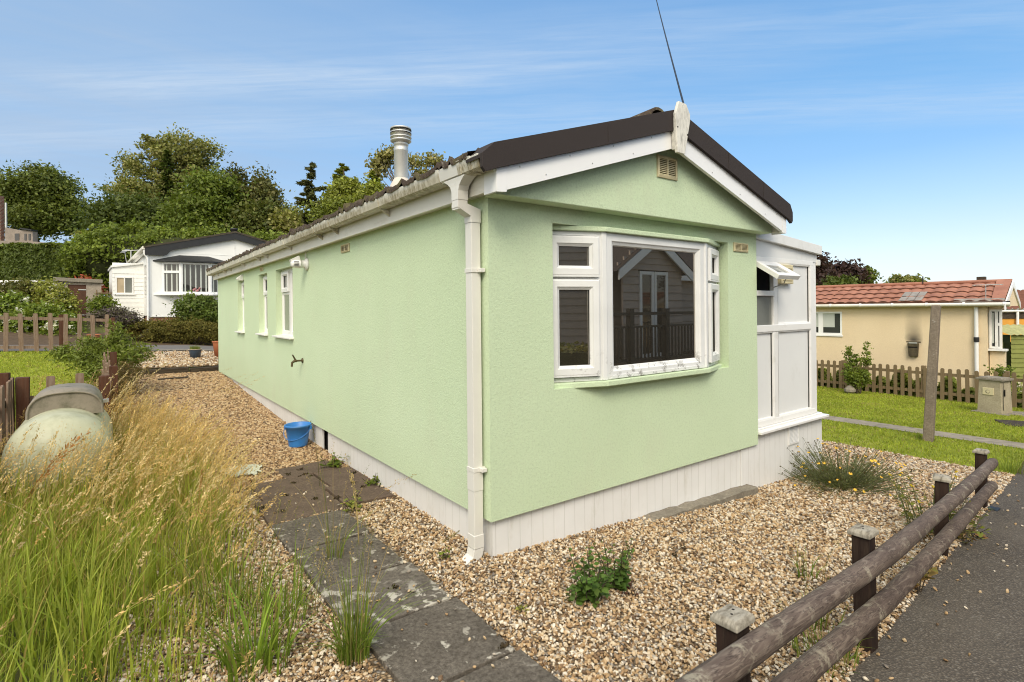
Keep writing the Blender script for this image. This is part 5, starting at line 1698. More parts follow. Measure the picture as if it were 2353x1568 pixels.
# corner bay window
zt_, zb_ = lp(2274, 712, CO, CA)[1], lp(2274, 800, CO, CA)[1]
by0, by1 = s_end + 0.02, s_bay - 0.02
PBL = frame(tuple(CP(0, 0, 0.34)), cd_, -cin)
mb = MB(PBL); mb.box((by0 - 0.05, -0.3, zg), (by1 + 0.0, -0.02, zb_ - 0.06)); mb.build('bay_wall', M_cream, cream); mb = MB(PBL); mb.box((by0 - 0.03, -0.3, zt_ + 0.02), (by1, -0.01, -0.04)); mb.build('bay_head', M_cream, cream)
mb = MB(PBL); mb.ring(by0, by1, zb_ - 0.03, zt_, [(0, -0.08), (0, 0.0), (0.045, 0.0), (0.05, -0.03)])
mx = by0 + (by1 - by0) * 0.42; mb.box((mx - 0.03, -0.05, zb_), (mx + 0.03, 0.0, zt_ - 0.03)); mb.box((by0 + 0.03, -0.05, zt_ - 0.40), (mx - 0.02, 0.001, zt_ - 0.33)); bw = mb.build('bay_window', M_upvc, cream)
pane(bw, PBL, by0 + 0.02, mx, zb_, zt_ - 0.02, -0.03, M_glass_far); pane(bw, PBL, mx, by1 - 0.02, zb_, zt_ - 0.02, -0.031, M_glass_far)
for k in range(2):
    a = mx + 0.05; mb = MB(PBL); mb.add([(a + k * 0.07, -0.028, zb_ + 0.1), (a + k * 0.07 + 0.04, -0.028, zb_ + 0.1), (a + k * 0.07 + 0.04, -0.028, zt_ - 0.08), (a + k * 0.07, -0.028, zt_ - 0.08)], [(0, 1, 2, 3)]); mb.build('curtain', M_blind, bw)
mb = MB(PBL); mb.box((by0 - 0.10, -0.2, zb_ - 0.085), (by1 + 0.02, 0.07, zb_ - 0.04)); mb.build('window_sill', M_upvc, bw)
# flue outlet with its soot
fs_, fz1 = lp(2096, 786, CO, CA); _, fz0 = lp(2096, 820, CO, CA)
mb = MB(MW); mb.box((fs_ - 0.16, 0.001, fz1 - 0.02), (fs_ + 0.16, 0.012, fz1 + 0.005))
mb.prism([(fs_ - 0.12, fz1 - 0.04), (fs_ + 0.12, fz1 - 0.04), (fs_ + 0.10, fz0), (fs_ - 0.10, fz0)], 0.001, 0.09)
fl = mb.build('flue_outlet', plain('sooty_terminal', (0.075, 0.06, 0.035), 0.8, 0.2, 0.4, 14), cream, bevel=0.01)
mb = MB(MW); mb.box((fs_ - 0.09, 0.03, fz1 - 0.045), (fs_ + 0.09, 0.10, fz1 - 0.015)); mb.build('flue_guard', M_steel, fl)
mb = MB(MW); mb.box((fs_ - 0.10, 0.0905, fz1 - 0.16), (fs_ + 0.10, 0.093, fz1 - 0.13)); mb.build('flue_slot', M_dark, fl)
# soot: a stain belonging to this wall
ws = M_cream.copy(); ws.name = 'sooty_cream_render'
t_ = ws.node_tree; bs = t_.nodes['Principled BSDF']; prev = bs.inputs['Base Color'].links[0].from_socket
geo = nd(t_, 'ShaderNodeNewGeometry'); sb = nd(t_, 'ShaderNodeSeparateXYZ'); lk(t_, geo.outputs['Position'], sb.inputs[0])
fc = Vector(CP(fs_, fz1, 0.16))
dy = mathn(t_, 'DIVIDE', mathn(t_, 'SUBTRACT', sb.outputs[1], fc.y), 0.19)
dz = mathn(t_, 'SUBTRACT', sb.outputs[2], fc.z + 0.02)
wob = mathn(t_, 'SUBTRACT', noise(t_, geo.outputs['Position'], 2.5, 4), 0.5)
dyw = mathn(t_, 'ADD', dy, mathn(t_, 'MULTIPLY', wob, 0.8))
hor = mathn(t_, 'SUBTRACT', 1.0, mathn(t_, 'MULTIPLY', dyw, dyw), clamp=True)
up_ = mathn(t_, 'MULTIPLY', ramp(t_, mathn(t_, 'ADD', mathn(t_, 'MULTIPLY', dz, 0.8), 0.25), [(0.10, 0.0), (0.27, 1.0), (0.42, 0.55), (0.70, 0.22), (1.0, 0.10)]), hor)
lk(t_, mixc(t_, mathn(t_, 'MULTIPLY', up_, 0.97), prev, (0.05, 0.045, 0.04)), bs.inputs['Base Color'])
for o in cream.children:
    if o.name.startswith('wall'): o.data.materials[0] = ws
an = lp(2265, 655, CO, CA); sA = an[0]
mb = MB(); mb.tube([CP(sA, -0.05, 0.0), CP(sA, an[1], 0.0)], 0.008, 6)
for k in range(5): mb.tube([CP(sA - 0.28 + k * 0.12, an[1] - 0.01, 0.10), CP(sA - 0.28 + k * 0.12, an[1] - 0.01, -0.10)], 0.006, 4)
mb.tube([CP(sA - 0.32, an[1], 0), CP(sA + 0.25, an[1], 0)], 0.009, 5)
for k in range(3): mb.tube([CP(sA, an[1] - 0.02 - k * 0.07, 0.05), CP(sA, an[1] - 0.02 - k * 0.07, -0.05)], 0.012, 4)
mb.build('aerial', M_steel, cream)
mb = MB(); ra = lp(2108, 639, CO, CA)[0] * 1.1
mb.tube([CP(ra, gz, hW / 2), CP(ra, gz + 0.22, hW / 2)], 0.014, 6); mb.build('aerial_mast', M_black, cream)

# orange home and green shed at the right edge
oc = at(2304, 713, 19.0); zo = float(G(oc[0], oc[1]))
oh = thing('house', 'orange rendered house with dark tiled roof beyond the cream home', 'house', (oc[0], oc[1], zo))
odir = Vector((0.80, -0.60, 0)); obk = Vector((0.6, 0.8, 0))
def OP(s, z, d=0): p = Vector((oc[0], oc[1], oc[2])) + odir * s + obk * d; return (p.x, p.y, p.z + z)
mb = MB(); mb.add([OP(-1.5, -2.6), OP(6, -2.6), OP(6, 0), OP(-1.5, 0)], [(0, 1, 2, 3)]); mb.add([OP(-1.5, -2.6), OP(-1.5, -2.6, 4), OP(-1.5, 0, 4), OP(-1.5, 0)], [(0, 1, 2, 3)]); mb.build('wall', M_orange, oh)
mb = MB(); mb.add([OP(-1.5, -0.30, -0.03), OP(6, -0.30, -0.03), OP(6, -0.02, -0.03), OP(-1.5, -0.02, -0.03)], [(0, 1, 2, 3)]); mb.build('fascia', M_sleeper, oh)
mb = MB()
for k in range(40):
    s0 = -1.9 + k * 0.2
    mb.add([OP(s0, 0.02, -0.15), OP(s0 + 0.1, 0.06, -0.15), OP(s0 + 0.2, 0.02, -0.15), OP(s0 + 0.2, 0.72, 1.6), OP(s0 + 0.1, 0.76, 1.6), OP(s0, 0.72, 1.6)], [(0, 1, 4, 5), (1, 2, 3, 4)])
mb.build('roof', plain('brown_roof_tile', (0.16, 0.07, 0.045), 0.9, 0.2, 0.25, 5), oh)
mb = MB(); mb.tube([OP(-1.6, -0.03, -0.08), OP(6, -0.03, -0.08)], 0.05, 8); og = mb.build('gutter', M_upvc, oh)
mb = MB(); sx_ = lp(2333, 730, oc, math.degrees(math.atan2(-0.6, 0.8)))[0]; mb.tube([OP(sx_, -0.05, -0.08), OP(sx_, -2.6, -0.08)], 0.045, 8); mb.build('downpipe', M_upvc, oh)
mb = MB(); mb.box((OP(0.55, 0.7, 1.5)[0] - 0.12, OP(0.55, 0.7, 1.5)[1] - 0.12, oc[2] + 0.5), (OP(0.55, 0.7, 1.5)[0] + 0.12, OP(0.55, 0.7, 1.5)[1] + 0.12, oc[2] + 1.25)); mb.build('chimney', M_sleeper, oh)

sc_ = at(2322, 770, 16.0); zs_ = float(G(sc_[0], sc_[1]))
gs = thing('garden_shed', 'green clapboard shed at the right edge behind the picket fence', 'shed', (sc_[0], sc_[1], zs_))
M_gshed = plain('green_painted_boards', (0.21, 0.225, 0.065), 0.8, 0.2, 0.15, 5)
M_gdark = plain('dark_green_boards', (0.06, 0.075, 0.03), 0.85, 0.2, 0.2, 5)
def SP(s, z, d=0): p = Vector((sc_[0], sc_[1], 0)) + odir * s + obk * d; return (p.x, p.y, z)
mb = MB(); ztop = sc_[2]; zbm = zs_ - 0.2; nb = 13
for k in range(nb):
    a = zbm + (ztop - zbm) * k / nb; b = zbm + (ztop - zbm) * (k + 1) / nb
    mb.add([SP(0.0, a, -0.022), SP(2.5, a, -0.022), SP(2.5, b, 0.0), SP(0.0, b, 0.0), SP(0, a, 0), SP(2.5, a, 0)], [(0, 1, 2, 3), (0, 4, 5, 1)])
mb.build('wall', M_gshed, gs)
mb = MB(); mb.add([SP(-0.02, zbm, -0.01), SP(-0.02, zbm, 2.0), SP(-0.02, ztop, 2.0), SP(-0.02, ztop, -0.01)], [(0, 1, 2, 3)]); mb.build('side_wall', M_gdark, gs)
mb = MB()
for k in range(14):
    s0 = -0.08 + k * 0.19
    mb.add([SP(s0, ztop - 0.01, -0.10), SP(s0 + 0.10, ztop + 0.02, -0.10), SP(s0 + 0.19, ztop - 0.01, -0.10), SP(s0 + 0.19, ztop + 0.26, 0.75), SP(s0 + 0.10, ztop + 0.29, 0.75), SP(s0, ztop + 0.26, 0.75)], [(0, 1, 4, 5), (1, 2, 3, 4)])
mb.build('roof', plain('pale_green_roof', (0.36, 0.35, 0.16), 0.8, 0.2, 0.2, 8), gs)
# dark fence panel beside it
q = at(2306, 790, 16.2); zq = float(G(q[0], q[1]))
mb = MB(frame((q[0], q[1], 0), odir))
for k in range(5): mb.box((-0.25 + k * 0.11, -0.012 - 0.004 * (k % 2), zq - 0.1), (-0.15 + k * 0.11, 0.012, q[2] + 0.05))
tag(mb.build('fence_panel', M_gdark, None, origin=(q[0], q[1], zq)), 'dark green board fence panel beside the green shed', 'fence')

# ------------------------------------------------------------------ white park home across the road (left)
WO = np.array([-0.862, 20.595, 1.473]); WA = 2.4
wd = Vector((math.cos(R_(WA)), math.sin(R_(WA)), 0)); wb = Vector((-wd.y, wd.x, 0))
wh = thing('park_home', 'white boarded park home with black roof edge and brick base', 'park home', (WO[0], WO[1], float(G(WO[0], WO[1]))))
def WP(s, z, d=0.0): p = Vector(tuple(WO)) + wd * s + wb * d; return (p.x, p.y, p.z + z)
MWf = frame(tuple(WO), wd, -wb)
WW, WH = 5.66, 2.2
mb = MB(MWf)
mb.wall(0, WW, 0, WH, [], 0.1)
mb.add([(0, 0, WH), (WW, 0, WH), (WW / 2, 0, WH + 0.86)], [(0, 1, 2)])
mb.add([WP(0, 0), WP(0, 0, 9.0), WP(0, WH + 0.1, 9.0), WP(0, WH + 0.1)], [(0, 1, 2, 3)], M=Matrix.Identity(4))
mb.build('wall', M_whitewall, wh)
mb = MB(MWf); mb.box((2.80, 0.001, 1.0), (2.85, 0.012, WH + 0.80)); mb.box((0.55, 0.001, WH + 0.10), (WW - .55, 0.008, WH + 0.115)); mb.box((-0.012, -0.02, 0.0), (0.07, 0.012, WH)); mb.box((0, -0.05, -0.05), (WW, 0.018, -0.001)); mb.build('cover_strip', M_upvc, wh)
mb = MB(MWf); mb.box((0.05, -0.06, -1.0), (WW - 0.05, -0.02, -0.051)); mb.build('brick_base', M_brick, wh)
mb = MB(); mb.add([WP(0.05, -1.0, 0.06), WP(0.05, -1.0, 9), WP(0.05, -0.02, 9), WP(0.05, -0.02, 0.06)], [(0, 1, 2, 3)]); mb.build('side_base', M_brick, wh)
mb = MB(MWf)      # dark bargeboard with a curled foot
rp = lambda x: WH + 0.30 + 0.255 * x
pl_ = [(-0.12, WH - 0.02), (0.45, WH - 0.02), (0.56, WH + 0.02), (0.64, WH + 0.14), (0.75, WH + 0.20)] + [(WW / 2, WH + 0.74), (WW / 2, WH + 1.0), (-0.12, WH + 0.27)]
mb.prism(pl_, 0.10, 0.14)
pr_ = [(WW + 0.12, WH - 0.02), (WW - 0.5, WH - 0.02), (WW - 0.75, WH + 0.20), (WW / 2 + 0.001, WH + 0.74), (WW / 2 + 0.001, WH + 1.0), (WW + 0.12, WH + 0.27)]
mb.prism(pr_, 0.10, 0.14)
mb.build('bargeboard', M_black, wh)
mb = MB(MWf)
for sg in (0, 1):
    xe = -0.16 if sg == 0 else WW + 0.16
    mb.add([(xe, 0.16, WH + 0.28), (WW / 2, 0.16, WH + 1.06), (WW / 2, -9.0, WH + 1.06), (xe, -9.0, WH + 0.28), (xe, 0.16, WH + 0.22), (WW / 2, 0.16, WH + 0.99)], [(0, 1, 2, 3), (0, 4, 5, 1)])
mb.build('roof', plain('dark_felt_roof', (0.07, 0.058, 0.042), 0.95, 0.2, 0.25, 4, bumps=0.4, bscale=30), wh)
mb = MB(MWf); mb.lathe([(0.12, WH + 0.98), (0.12, WH + 1.16), (0.15, WH + 1.17), (0.13, WH + 1.22), (0, WH + 1.25)], (WW / 2 + 0.05, -0.35, 0), 12); mb.build('roof_vent', M_black, wh)
mb = MB(MWf); mb.prism([(-0.20, WH + 0.28), (-0.20, WH + 0.18), (-0.10, WH + 0.16), (-0.08, WH + 0.27)], 0.12, -8.9); mb.box((-0.10, -9, WH + 0.05), (-0.06, 0.09, WH + 0.2))
mb.build('gutter', M_fascia, wh, bevel=0.01)
mb = MB(MWf); mb.tube([(-0.13, 0.06, WH + 0.16), (-0.13, 0.06, WH + 0.02), (-0.04, 0.06, WH - 0.12), (-0.04, 0.06, -0.5)], 0.04, 8); mb.build('downpipe', M_upvc, wh)
# bow window
ba, bb_, bc, bd = (0.40, 0.0), (0.95, 0.30), (1.92, 0.30), (2.47, 0.0)
zb0, zb1 = 0.80, 1.95
mb = MB(MWf)
def wf(a, b): 
    A3, B3 = MWf @ Vector((a[0], a[1], 0)), MWf @ Vector((b[0], b[1], 0)); d = B3 - A3; return frame(tuple(A3), d, Vector((d.y, -d.x, 0)).normalized()), d.length
fr = MB(); pn = []
for (a, b, spl) in ((ba, bb_, True), (bb_, bc, False), (bc, bd, True)):
    M_, l_ = wf(a, b)
    fr.ring(0, l_, zb0, zb1, [(0, -0.05), (0, 0), (0.06, 0), (0.075, -0.03), (0.075, -0.05)], M=M_)
    if spl: fr.box((0.05, -0.04, 1.55), (l_ - 0.05, 0.004, 1.64), M=M_)
    pn.append((M_, l_))
bw = fr.build('bow_window', M_upvc, wh)
for M_, l_ in pn:
    pane(bw, M_, 0.06, l_ - 0.06, zb0 + 0.06, zb1 - 0.06, -0.032, M_glass_far)
    for k in range(int(l_ / 0.17)):
        x = 0.12 + k * 0.17
        mb2 = MB(M_); mb2.add([(x, -0.030, zb0 + 0.08), (x + 0.045, -0.030, zb0 + 0.08), (x + 0.045, -0.030, zb1 - 0.08), (x, -0.030, zb1 - 0.08)], [(0, 1, 2, 3)])
        mb2.build('blind_slat', M_blind, bw)
mb = MB(MWf); mb.prism([(0.12, 0.001), (0.42, 0.16), (0.90, 0.42), (1.96, 0.42), (2.45, 0.16), (2.75, 0.001)], 0.735, 0.80, axis='z'); mb.build('window_sill', M_upvc, bw, bevel=0.01)
mb = MB(MWf); lo = [(0.12, 0.0), (0.88, 0.46), (1.98, 0.46), (2.75, 0.0)]; z_ = 1.96
mb.add([(p[0], p[1], z_) for p in lo] + [(p[0], p[1], z_ + 0.05) for p in lo] + [(0.95, 0.0, z_ + 0.27), (1.9, 0.0, z_ + 0.27)], [(0, 1, 2, 3), (0, 1, 5, 4), (1, 2, 6, 5), (2, 3, 7, 6), (4, 5, 8), (5, 6, 9, 8), (6, 7, 9)])
mb.build('bow_roof', M_black, wh)
mb = MB(MWf)
for k, (x, z) in enumerate(((1.42, 0.98), (1.5, 0.93), (1.56, 1.0), (1.36, 0.94), (1.46, 0.90))): mb.lathe([(0, -0.05), (0.05, 0), (0, 0.05)], (x, 0.275, z), 8)
mb.build('flowers', plain('pink_bloom', (0.42, 0.20, 0.20), 0.8, 0.2, 0.4, 12), bw)
# tall side window
MS_ = frame(tuple(WP(0, 0, 0)), wb, -wd)
mb = MB(MS_); mb.ring(0.62, 1.62, 0.70, 1.95, [(0, -0.04), (0, 0.01), (0.06, 0.01), (0.07, -0.02)]); mb.box((0.66, -0.02, 1.45), (1.6, 0.011, 1.52)); sw = mb.build('window', M_upvc, wh)
pane(sw, MS_, 0.66, 1.58, 0.75, 1.9, 0.002, M_glass_far)
# side porch of the white home
PQ = 2.1
def QP(s, z, d=0): return WP(s, z, PQ + d)
MQ = frame(QP(0, 0), wd, -wb)
QO = np.array(QP(0, 0))
xl_, zt1_ = lp(258, 612.7, QO, WA); _, zt0_ = lp(325, 604.9, QO, WA)
wa0, wz1_ = lp(265, 636, QO, WA); wa1, wz0_ = lp(307, 676, QO, WA)
zlow_ = -1.1
mb = MB(MQ)
mb.wall(xl_, 0.0, zlow_, zt0_ - 0.02, [(wa0, wa1, wz0_, wz1_)], 0.05)
k = 0
for z in np.arange(zlow_, zt1_ - 0.1, 0.16):
    for q0, q1 in (((xl_, wa0 - 0.02), (wa1 + 0.02, 0.0)) if wz0_ - 0.1 < z < wz1_ else ((xl_, 0.0),)):
        mb.prism([(0.0, z), (0.016, z), (0.004, z + 0.155), (0.0, z + 0.155)], q0, q1, axis='x')
mb.build('porch_wall', M_whitewall, wh)
mb = MB(MQ); mb.prism([(xl_ - 0.05, zt1_ - 0.04), (0.0, zt0_ - 0.04), (0.0, zt0_ + 0.03), (xl_ - 0.05, zt1_ + 0.03)], -2.4, 0.06); mb.build('porch_roof', M_upvc, wh)
mb = MB(MQ); mb.box((xl_ - 0.006, -2.4, zlow_), (xl_ - 0.001, -0.001, zt1_ - 0.05)); mb.build('porch_side', M_whitewall, wh)
mb = MB(MQ); mb.ring(wa0, wa1, wz0_, wz1_, [(0, -0.03), (0, 0.03), (0.045, 0.03), (0.05, 0.0)]); xm_ = (wa0 + wa1) / 2; mb.box((xm_ - 0.02, 0.0, wz0_ + 0.03), (xm_ + 0.02, 0.025, wz1_ - 0.03)); mb.box((wa0 - 0.05, 0.0, wz0_ - 0.035), (wa1 + 0.05, 0.06, wz0_ - 0.001)); pw = mb.build('porch_window', M_upvc, wh)
M_cur = plain('cream_curtain', (0.45, 0.36, 0.24), 0.9, 0.2, 0.15, 4)
for a, b, m_ in ((wa0 + 0.04, xm_ - 0.02, M_cur), (xm_ + 0.02, wa1 - 0.04, M_glass_grey)):
    mb = MB(MQ); mb.add([(a, 0.004, wz0_ + 0.04), (b, 0.004, wz0_ + 0.04), (b, 0.004, wz1_ - 0.04), (a, 0.004, wz1_ - 0.04)], [(0, 1, 2, 3)]); mb.build('pane', m_, pw)
# aerial
mb = MB(); a0 = at(302, 600, 24); 
def AP(px_, py_): return tuple(at(px_, py_, 24))
mb.tube([AP(301, 612), AP(301, 578)], 0.03, 6); mb.tube([AP(281, 577), AP(328, 575)], 0.022, 6); mb.tube([AP(287, 580), AP(292, 612)], 0.014, 5)
for k in range(4):
    p = Vector(AP(283 + k * 3, 577)); mb.tube([p + Vector((0.1, 0.2, 0.1)), p - Vector((0.1, 0.2, 0.1))], 0.015, 4)
mb.build('aerial', M_steel, wh)

# ------------------------------------------------------------------ pebbledash garage, flat roof, trellis
GO = np.array([-2.917, 22.73, 1.512])
gr = thing('garage', 'pebbledashed concrete garden store with brown plank door', 'garage', tuple(GO))
MG = frame(tuple(GO), wd, -wb)
mb = MB(MG); mb.wall(-0.70, 0.66, -0.9, 1.24, [(-0.31, 0.21, -0.9, 1.13)], 0.08); mb.add([(0.66, 0, -0.9), (0.66, -3, -0.9), (0.66, -3, 1.24), (0.66, 0, 1.24)], [(0, 1, 2, 3)]); mb.build('wall', M_pebbledash, gr)
mb = MB(MG); mb.prism([(-0.72, 1.245), (0.70, 1.20), (0.70, 1.33), (-0.72, 1.385)], -3.0, 0.10); mb.build('roof', M_conc, gr, bevel=0.01)
mb = MB(MG); mb.box((-0.305, -0.05, -0.9), (0.205, -0.03, 1.125)); 
for k in range(1, 4): mb.box((-0.31 + k * 0.13 - 0.004, -0.0295, -0.9), (-0.31 + k * 0.13 + 0.004, -0.028, 1.12))
dr = mb.build('door', plain('brown_plank_door', (0.10, 0.045, 0.026), 0.75, 0.3, 0.2, 6), gr)
for z in (0.95, 0.02): mb = MB(MG); mb.box((-0.02, -0.0275, z - 0.02), (0.205, -0.015, z + 0.02)); mb.build('hinge', M_steel, dr)
mb = MB(MG); mb.box((-0.47, 0.001, 1.0), (-0.43, 0.05, 1.24)); mb.build('wall_bracket', M_black, gr)
f0 = at(0, 655, 19); 
fl_ = thing('outbuilding', 'low outbuilding with white edged flat roof behind the white flowers', 'outbuilding', (float(f0[0]) + 0.3, float(f0[1]), float(G(f0[0], f0[1]))))
a0, a1 = Vector(tuple(at(-60, 655, 19.5))), Vector(tuple(at(94, 655, 19.5)))
Mfl = frame(tuple(a0), a1 - a0); ll = (a1 - a0).length
mb = MB(Mfl); mb.box((0, -0.05, 0.0), (ll, 3.0, 0.16)); mb.build('roof', M_whitewall, fl_, bevel=0.01)
mb = MB(Mfl); mb.box((0.1, 0.05, -1.6), (ll - 0.1, 2.9, -0.002)); mb.build('wall', M_pebbledash, fl_)
tp = at(247, 700, 20.5)
mb = MB(frame(tuple(tp), wd)); 
for k in range(5): mb.box((-0.35, -0.012, -0.55 + k * 0.24), (0.35, 0.012, -0.51 + k * 0.24))
for k in range(5): mb.box((-0.34 + k * 0.16, 0.0125, -0.7), (-0.31 + k * 0.16, 0.03, 0.55))
tag(mb.build('trellis', M_picketR, None, origin=tuple(tp)), 'wooden trellis between the concrete store and white porch', 'trellis')
# far left: house edge with red brick, grey sheds, low wall on the bank
hb = thing('house', 'red brick house cut off by the left picture edge', 'house', tuple(at(-20, 560, 30)))
mb = MB(); p0 = Vector(tuple(at(-60, 450, 30))); p1 = Vector(tuple(at(0, 450, 30))); dd = p1 - p0
Mh = frame((p0.x, p0.y, 0), Vector((dd.x, dd.y, 0)))
ln = Vector((dd.x, dd.y, 0)).length
mb = MB(Mh); mb.box((-3, 0, 2.0), (ln, 0.25, p1.z)); mb.build('wall', M_brick, hb)
mb = MB(Mh); mb.tube([(ln + 0.32, 0.0, 4.6), (ln + 0.32, 0, p1.z - 0.4)], 0.05, 8); mb.build('pipe', M_steel, hb)
M_gboard = plain('grey_weathered_boards', (0.27, 0.225, 0.185), 0.9, 0.2, 0.2, 3)
sh = thing('shed', 'grey boarded shed with small windows on the bank at far left', 'shed', tuple(at(60, 556, 28)))
q0 = Vector(tuple(at(12, 556, 28))); q1 = Vector(tuple(at(75, 556, 28))); dd = Vector((q1.x - q0.x, q1.y - q0.y, 0))
Mh = frame((q0.x, q0.y, 0), dd); ln = dd.length; zt0 = at(12, 523, 28)[2]; zt1 = at(75, 532, 28)[2]; zlow = q0.z - 1.5
mb = MB(Mh); mb.prism([(0, zlow), (ln, zlow), (ln, zt1), (ln * 0.62, zt1 + 0.08), (ln * 0.6, zt0 - 0.18), (0, zt0)], 0.0, 0.3); mb.build('wall', M_gboard, sh)
mb = MB(Mh); mb.prism([(ln * 0.6, zt1 + 0.11), (ln * 1.02, zt1 + 0.02), (ln * 1.02, zt1 + 0.09), (ln * 0.6, zt1 + 0.18)], -0.1, 0.3); mb.build('roof', M_black, sh)
for a, b, c_, d_ in ((0.36, 0.52, 0.12, 0.42), (0.71, 0.79, 0.12, 0.40), (0.86, 0.94, 0.12, 0.40)):
    mb = MB(Mh); zz = q0.z; mb.box((ln * a, -0.02, zz + c_ - 0.05), (ln * b, -0.002, zz + d_)); mb.build('window', M_glass_far, sh)
q0 = Vector(tuple(at(50, 572, 27.5))); q1 = Vector(tuple(at(165, 585, 27.5))); dd = Vector((q1.x - q0.x, q1.y - q0.y, 0))
Mh = frame((q0.x, q0.y, 0), dd)
mb = MB(Mh); mb.prism([(-1.2, q0.z - 1.5), (dd.length + 0.6, q0.z - 1.5), (dd.length + 0.6, at(165, 566, 27.5)[2]), (0, at(50, 553, 27.5)[2]), (-1.2, at(50, 553, 27.5)[2])], 0.0, 0.25)
tag(mb.build('garden_wall', M_gboard, None, origin=tuple(q0)), 'low grey wall on the bank above the clipped hedge', 'wall')

# overhead wire to the finial
mb = MB(); a = Vector((1.70, -0.262, 3.085)); b = Vector(tuple(at(1494, -60, 14.0))); pts = []
for t in np.linspace(0, 1, 16): p = a.lerp(b, t); p.z -= 0.10 * 4 * t * (1 - t) * 0.4; pts.append(p)
mb.tube(pts, 0.0085, 6); tag(mb.build('overhead_wire', M_black, None, origin=tuple(a)), 'thin black overhead wire rising from the white finial', 'wire')

# ------------------------------------------------------------------ lodge across the road, mirrored in the bay window
M_taupe = plain('taupe_boards', (0.44, 0.36, 0.30), 0.8, 0.2, 0.08, 3)
lg = thing('lodge', 'taupe boarded lodge with white gable mirrored in the bay window', 'lodge', (8.2, -6.0, -0.45))
gy = -5.35
mb = MB()
zf = 0.45
for k in range(16, 28):
    z = -0.5 + k * 0.18; mb.prism([(-9.02, z), (-8.97, z), (-8.99, z + 0.181), (-9.02, z + 0.181)], -9.0, 3.5, axis='x')
for k in range(16):
    z = -0.4 + k * 0.18
    mb.prism([(gy - 0.62, z), (gy - 0.57, z), (gy - 0.59, z + 0.181), (gy - 0.62, z + 0.181)], 2.5, 15.0, axis='x'); mb.prism([(-9.02, z - 0.1), (-8.97, z - 0.1), (-8.99, z + 0.081), (-9.02, z + 0.081)], -9.0, 3.5, axis='x')
for k in range(6):
    z = 2.45 + k * 0.14; hw_ = 1.2 - (z - 2.45) / 0.85 * 1.2
    if hw_ > 0.05: mb.prism([(gy - 0.05, z), (gy + 0.005, z), (gy - 0.015, z + 0.141), (gy - 0.05, z + 0.141)], 8.2 - hw_, 8.2 + hw_, axis='x')
for k in range(16):
    z = -0.4 + k * 0.18
    for a, b in ((7.15, 7.68), (8.72, 9.25)): mb.prism([(gy - 0.06, z), (gy - 0.01, z), (gy - 0.03, z + 0.181), (gy - 0.06, z + 0.181)], a, b, axis='x')
mb.build('wall', M_taupe, lg)
for sg in (-1, 1):
    mb = MB(); mb.prism([(8.2, 3.27), (8.2 + sg * 1.32, 2.42), (8.2 + sg * 1.32, 2.20), (8.2, 3.05)], gy + 0.10, gy + 0.14); mb.build('bargeboard', M_barge, lg)
    mb = MB(); mb.add([(8.2, gy + 0.15, 3.30), (8.2 + sg * 1.42, gy + 0.15, 2.38), (8.2 + sg * 1.42, gy - 1.5, 2.38), (8.2, gy - 1.5, 3.30)], [(0, 1, 2, 3)]); mb.build('gable_roof', M_verge, lg)
mb = MB(); mb.add([(2.2, gy - 0.4, 2.42), (15.3, gy - 0.4, 2.42), (15.3, gy - 3.2, 3.6), (2.2, gy - 3.2, 3.6)], [(0, 1, 2, 3)]); mb.build('roof', M_verge, lg)
mb = MB(); mb.box((2.2, gy - 0.42, 2.27), (6.8, gy - 0.38, 2.43)); mb.box((9.6, gy - 0.42, 2.27), (15.3, gy - 0.38, 2.43)); mb.build('fascia', M_barge, lg)
for a, b in ((7.70, 8.19), (8.21, 8.70)):
    Md = frame((0, gy - 0.045, 0), (1, 0, 0), (0, 1, 0))
    mb = MB(Md); mb.ring(a, b, zf, 2.42, [(0, 0), (0, 0.05), (0.075, 0.05), (0.08, 0.02)]); d_ = mb.build('door', M_upvc, lg)
    pane(d_, Md, a + 0.07, b - 0.07, zf + 0.08, 2.34, 0.02, M_glass_far)
mb = MB(); mb.box((3.0, gy - 0.55, zf - 0.12), (14.0, gy + 1.0, zf)); mb.build('deck', M_sleeper, lg)
mb = MB(); mb.box((3.0, gy + 0.93, zf - 0.85), (14.0, gy + 0.99, zf - 0.12)); mb.build('deck_skirt', M_sleeper, lg)
for x in np.arange(3.0, 14.1, 1.1):
    mb = MB(); mb.box((x - 0.06, gy + 0.88, zf), (x + 0.06, gy + 0.99, zf + 1.12)); mb.build('post', M_black, lg)
mb = MB(); mb.box((3.0, gy + 0.90, zf + 0.99), (14.0, gy + 0.97, zf + 1.05)); mb.box((3.0, gy + 0.91, zf + 0.74), (14.0, gy + 0.96, zf + 0.78)); mb.box((3.0, gy + 0.91, zf + 0.08), (14.0, gy + 0.96, zf + 0.12)); mb.build('handrail', M_black, lg)
mb = MB()
for x in np.arange(3.1, 14.0, 0.11): mb.box((x - 0.014, gy + 0.92, zf + 0.12), (x + 0.014, gy + 0.95, zf + 0.74))
mb.build('balusters', M_black, lg)

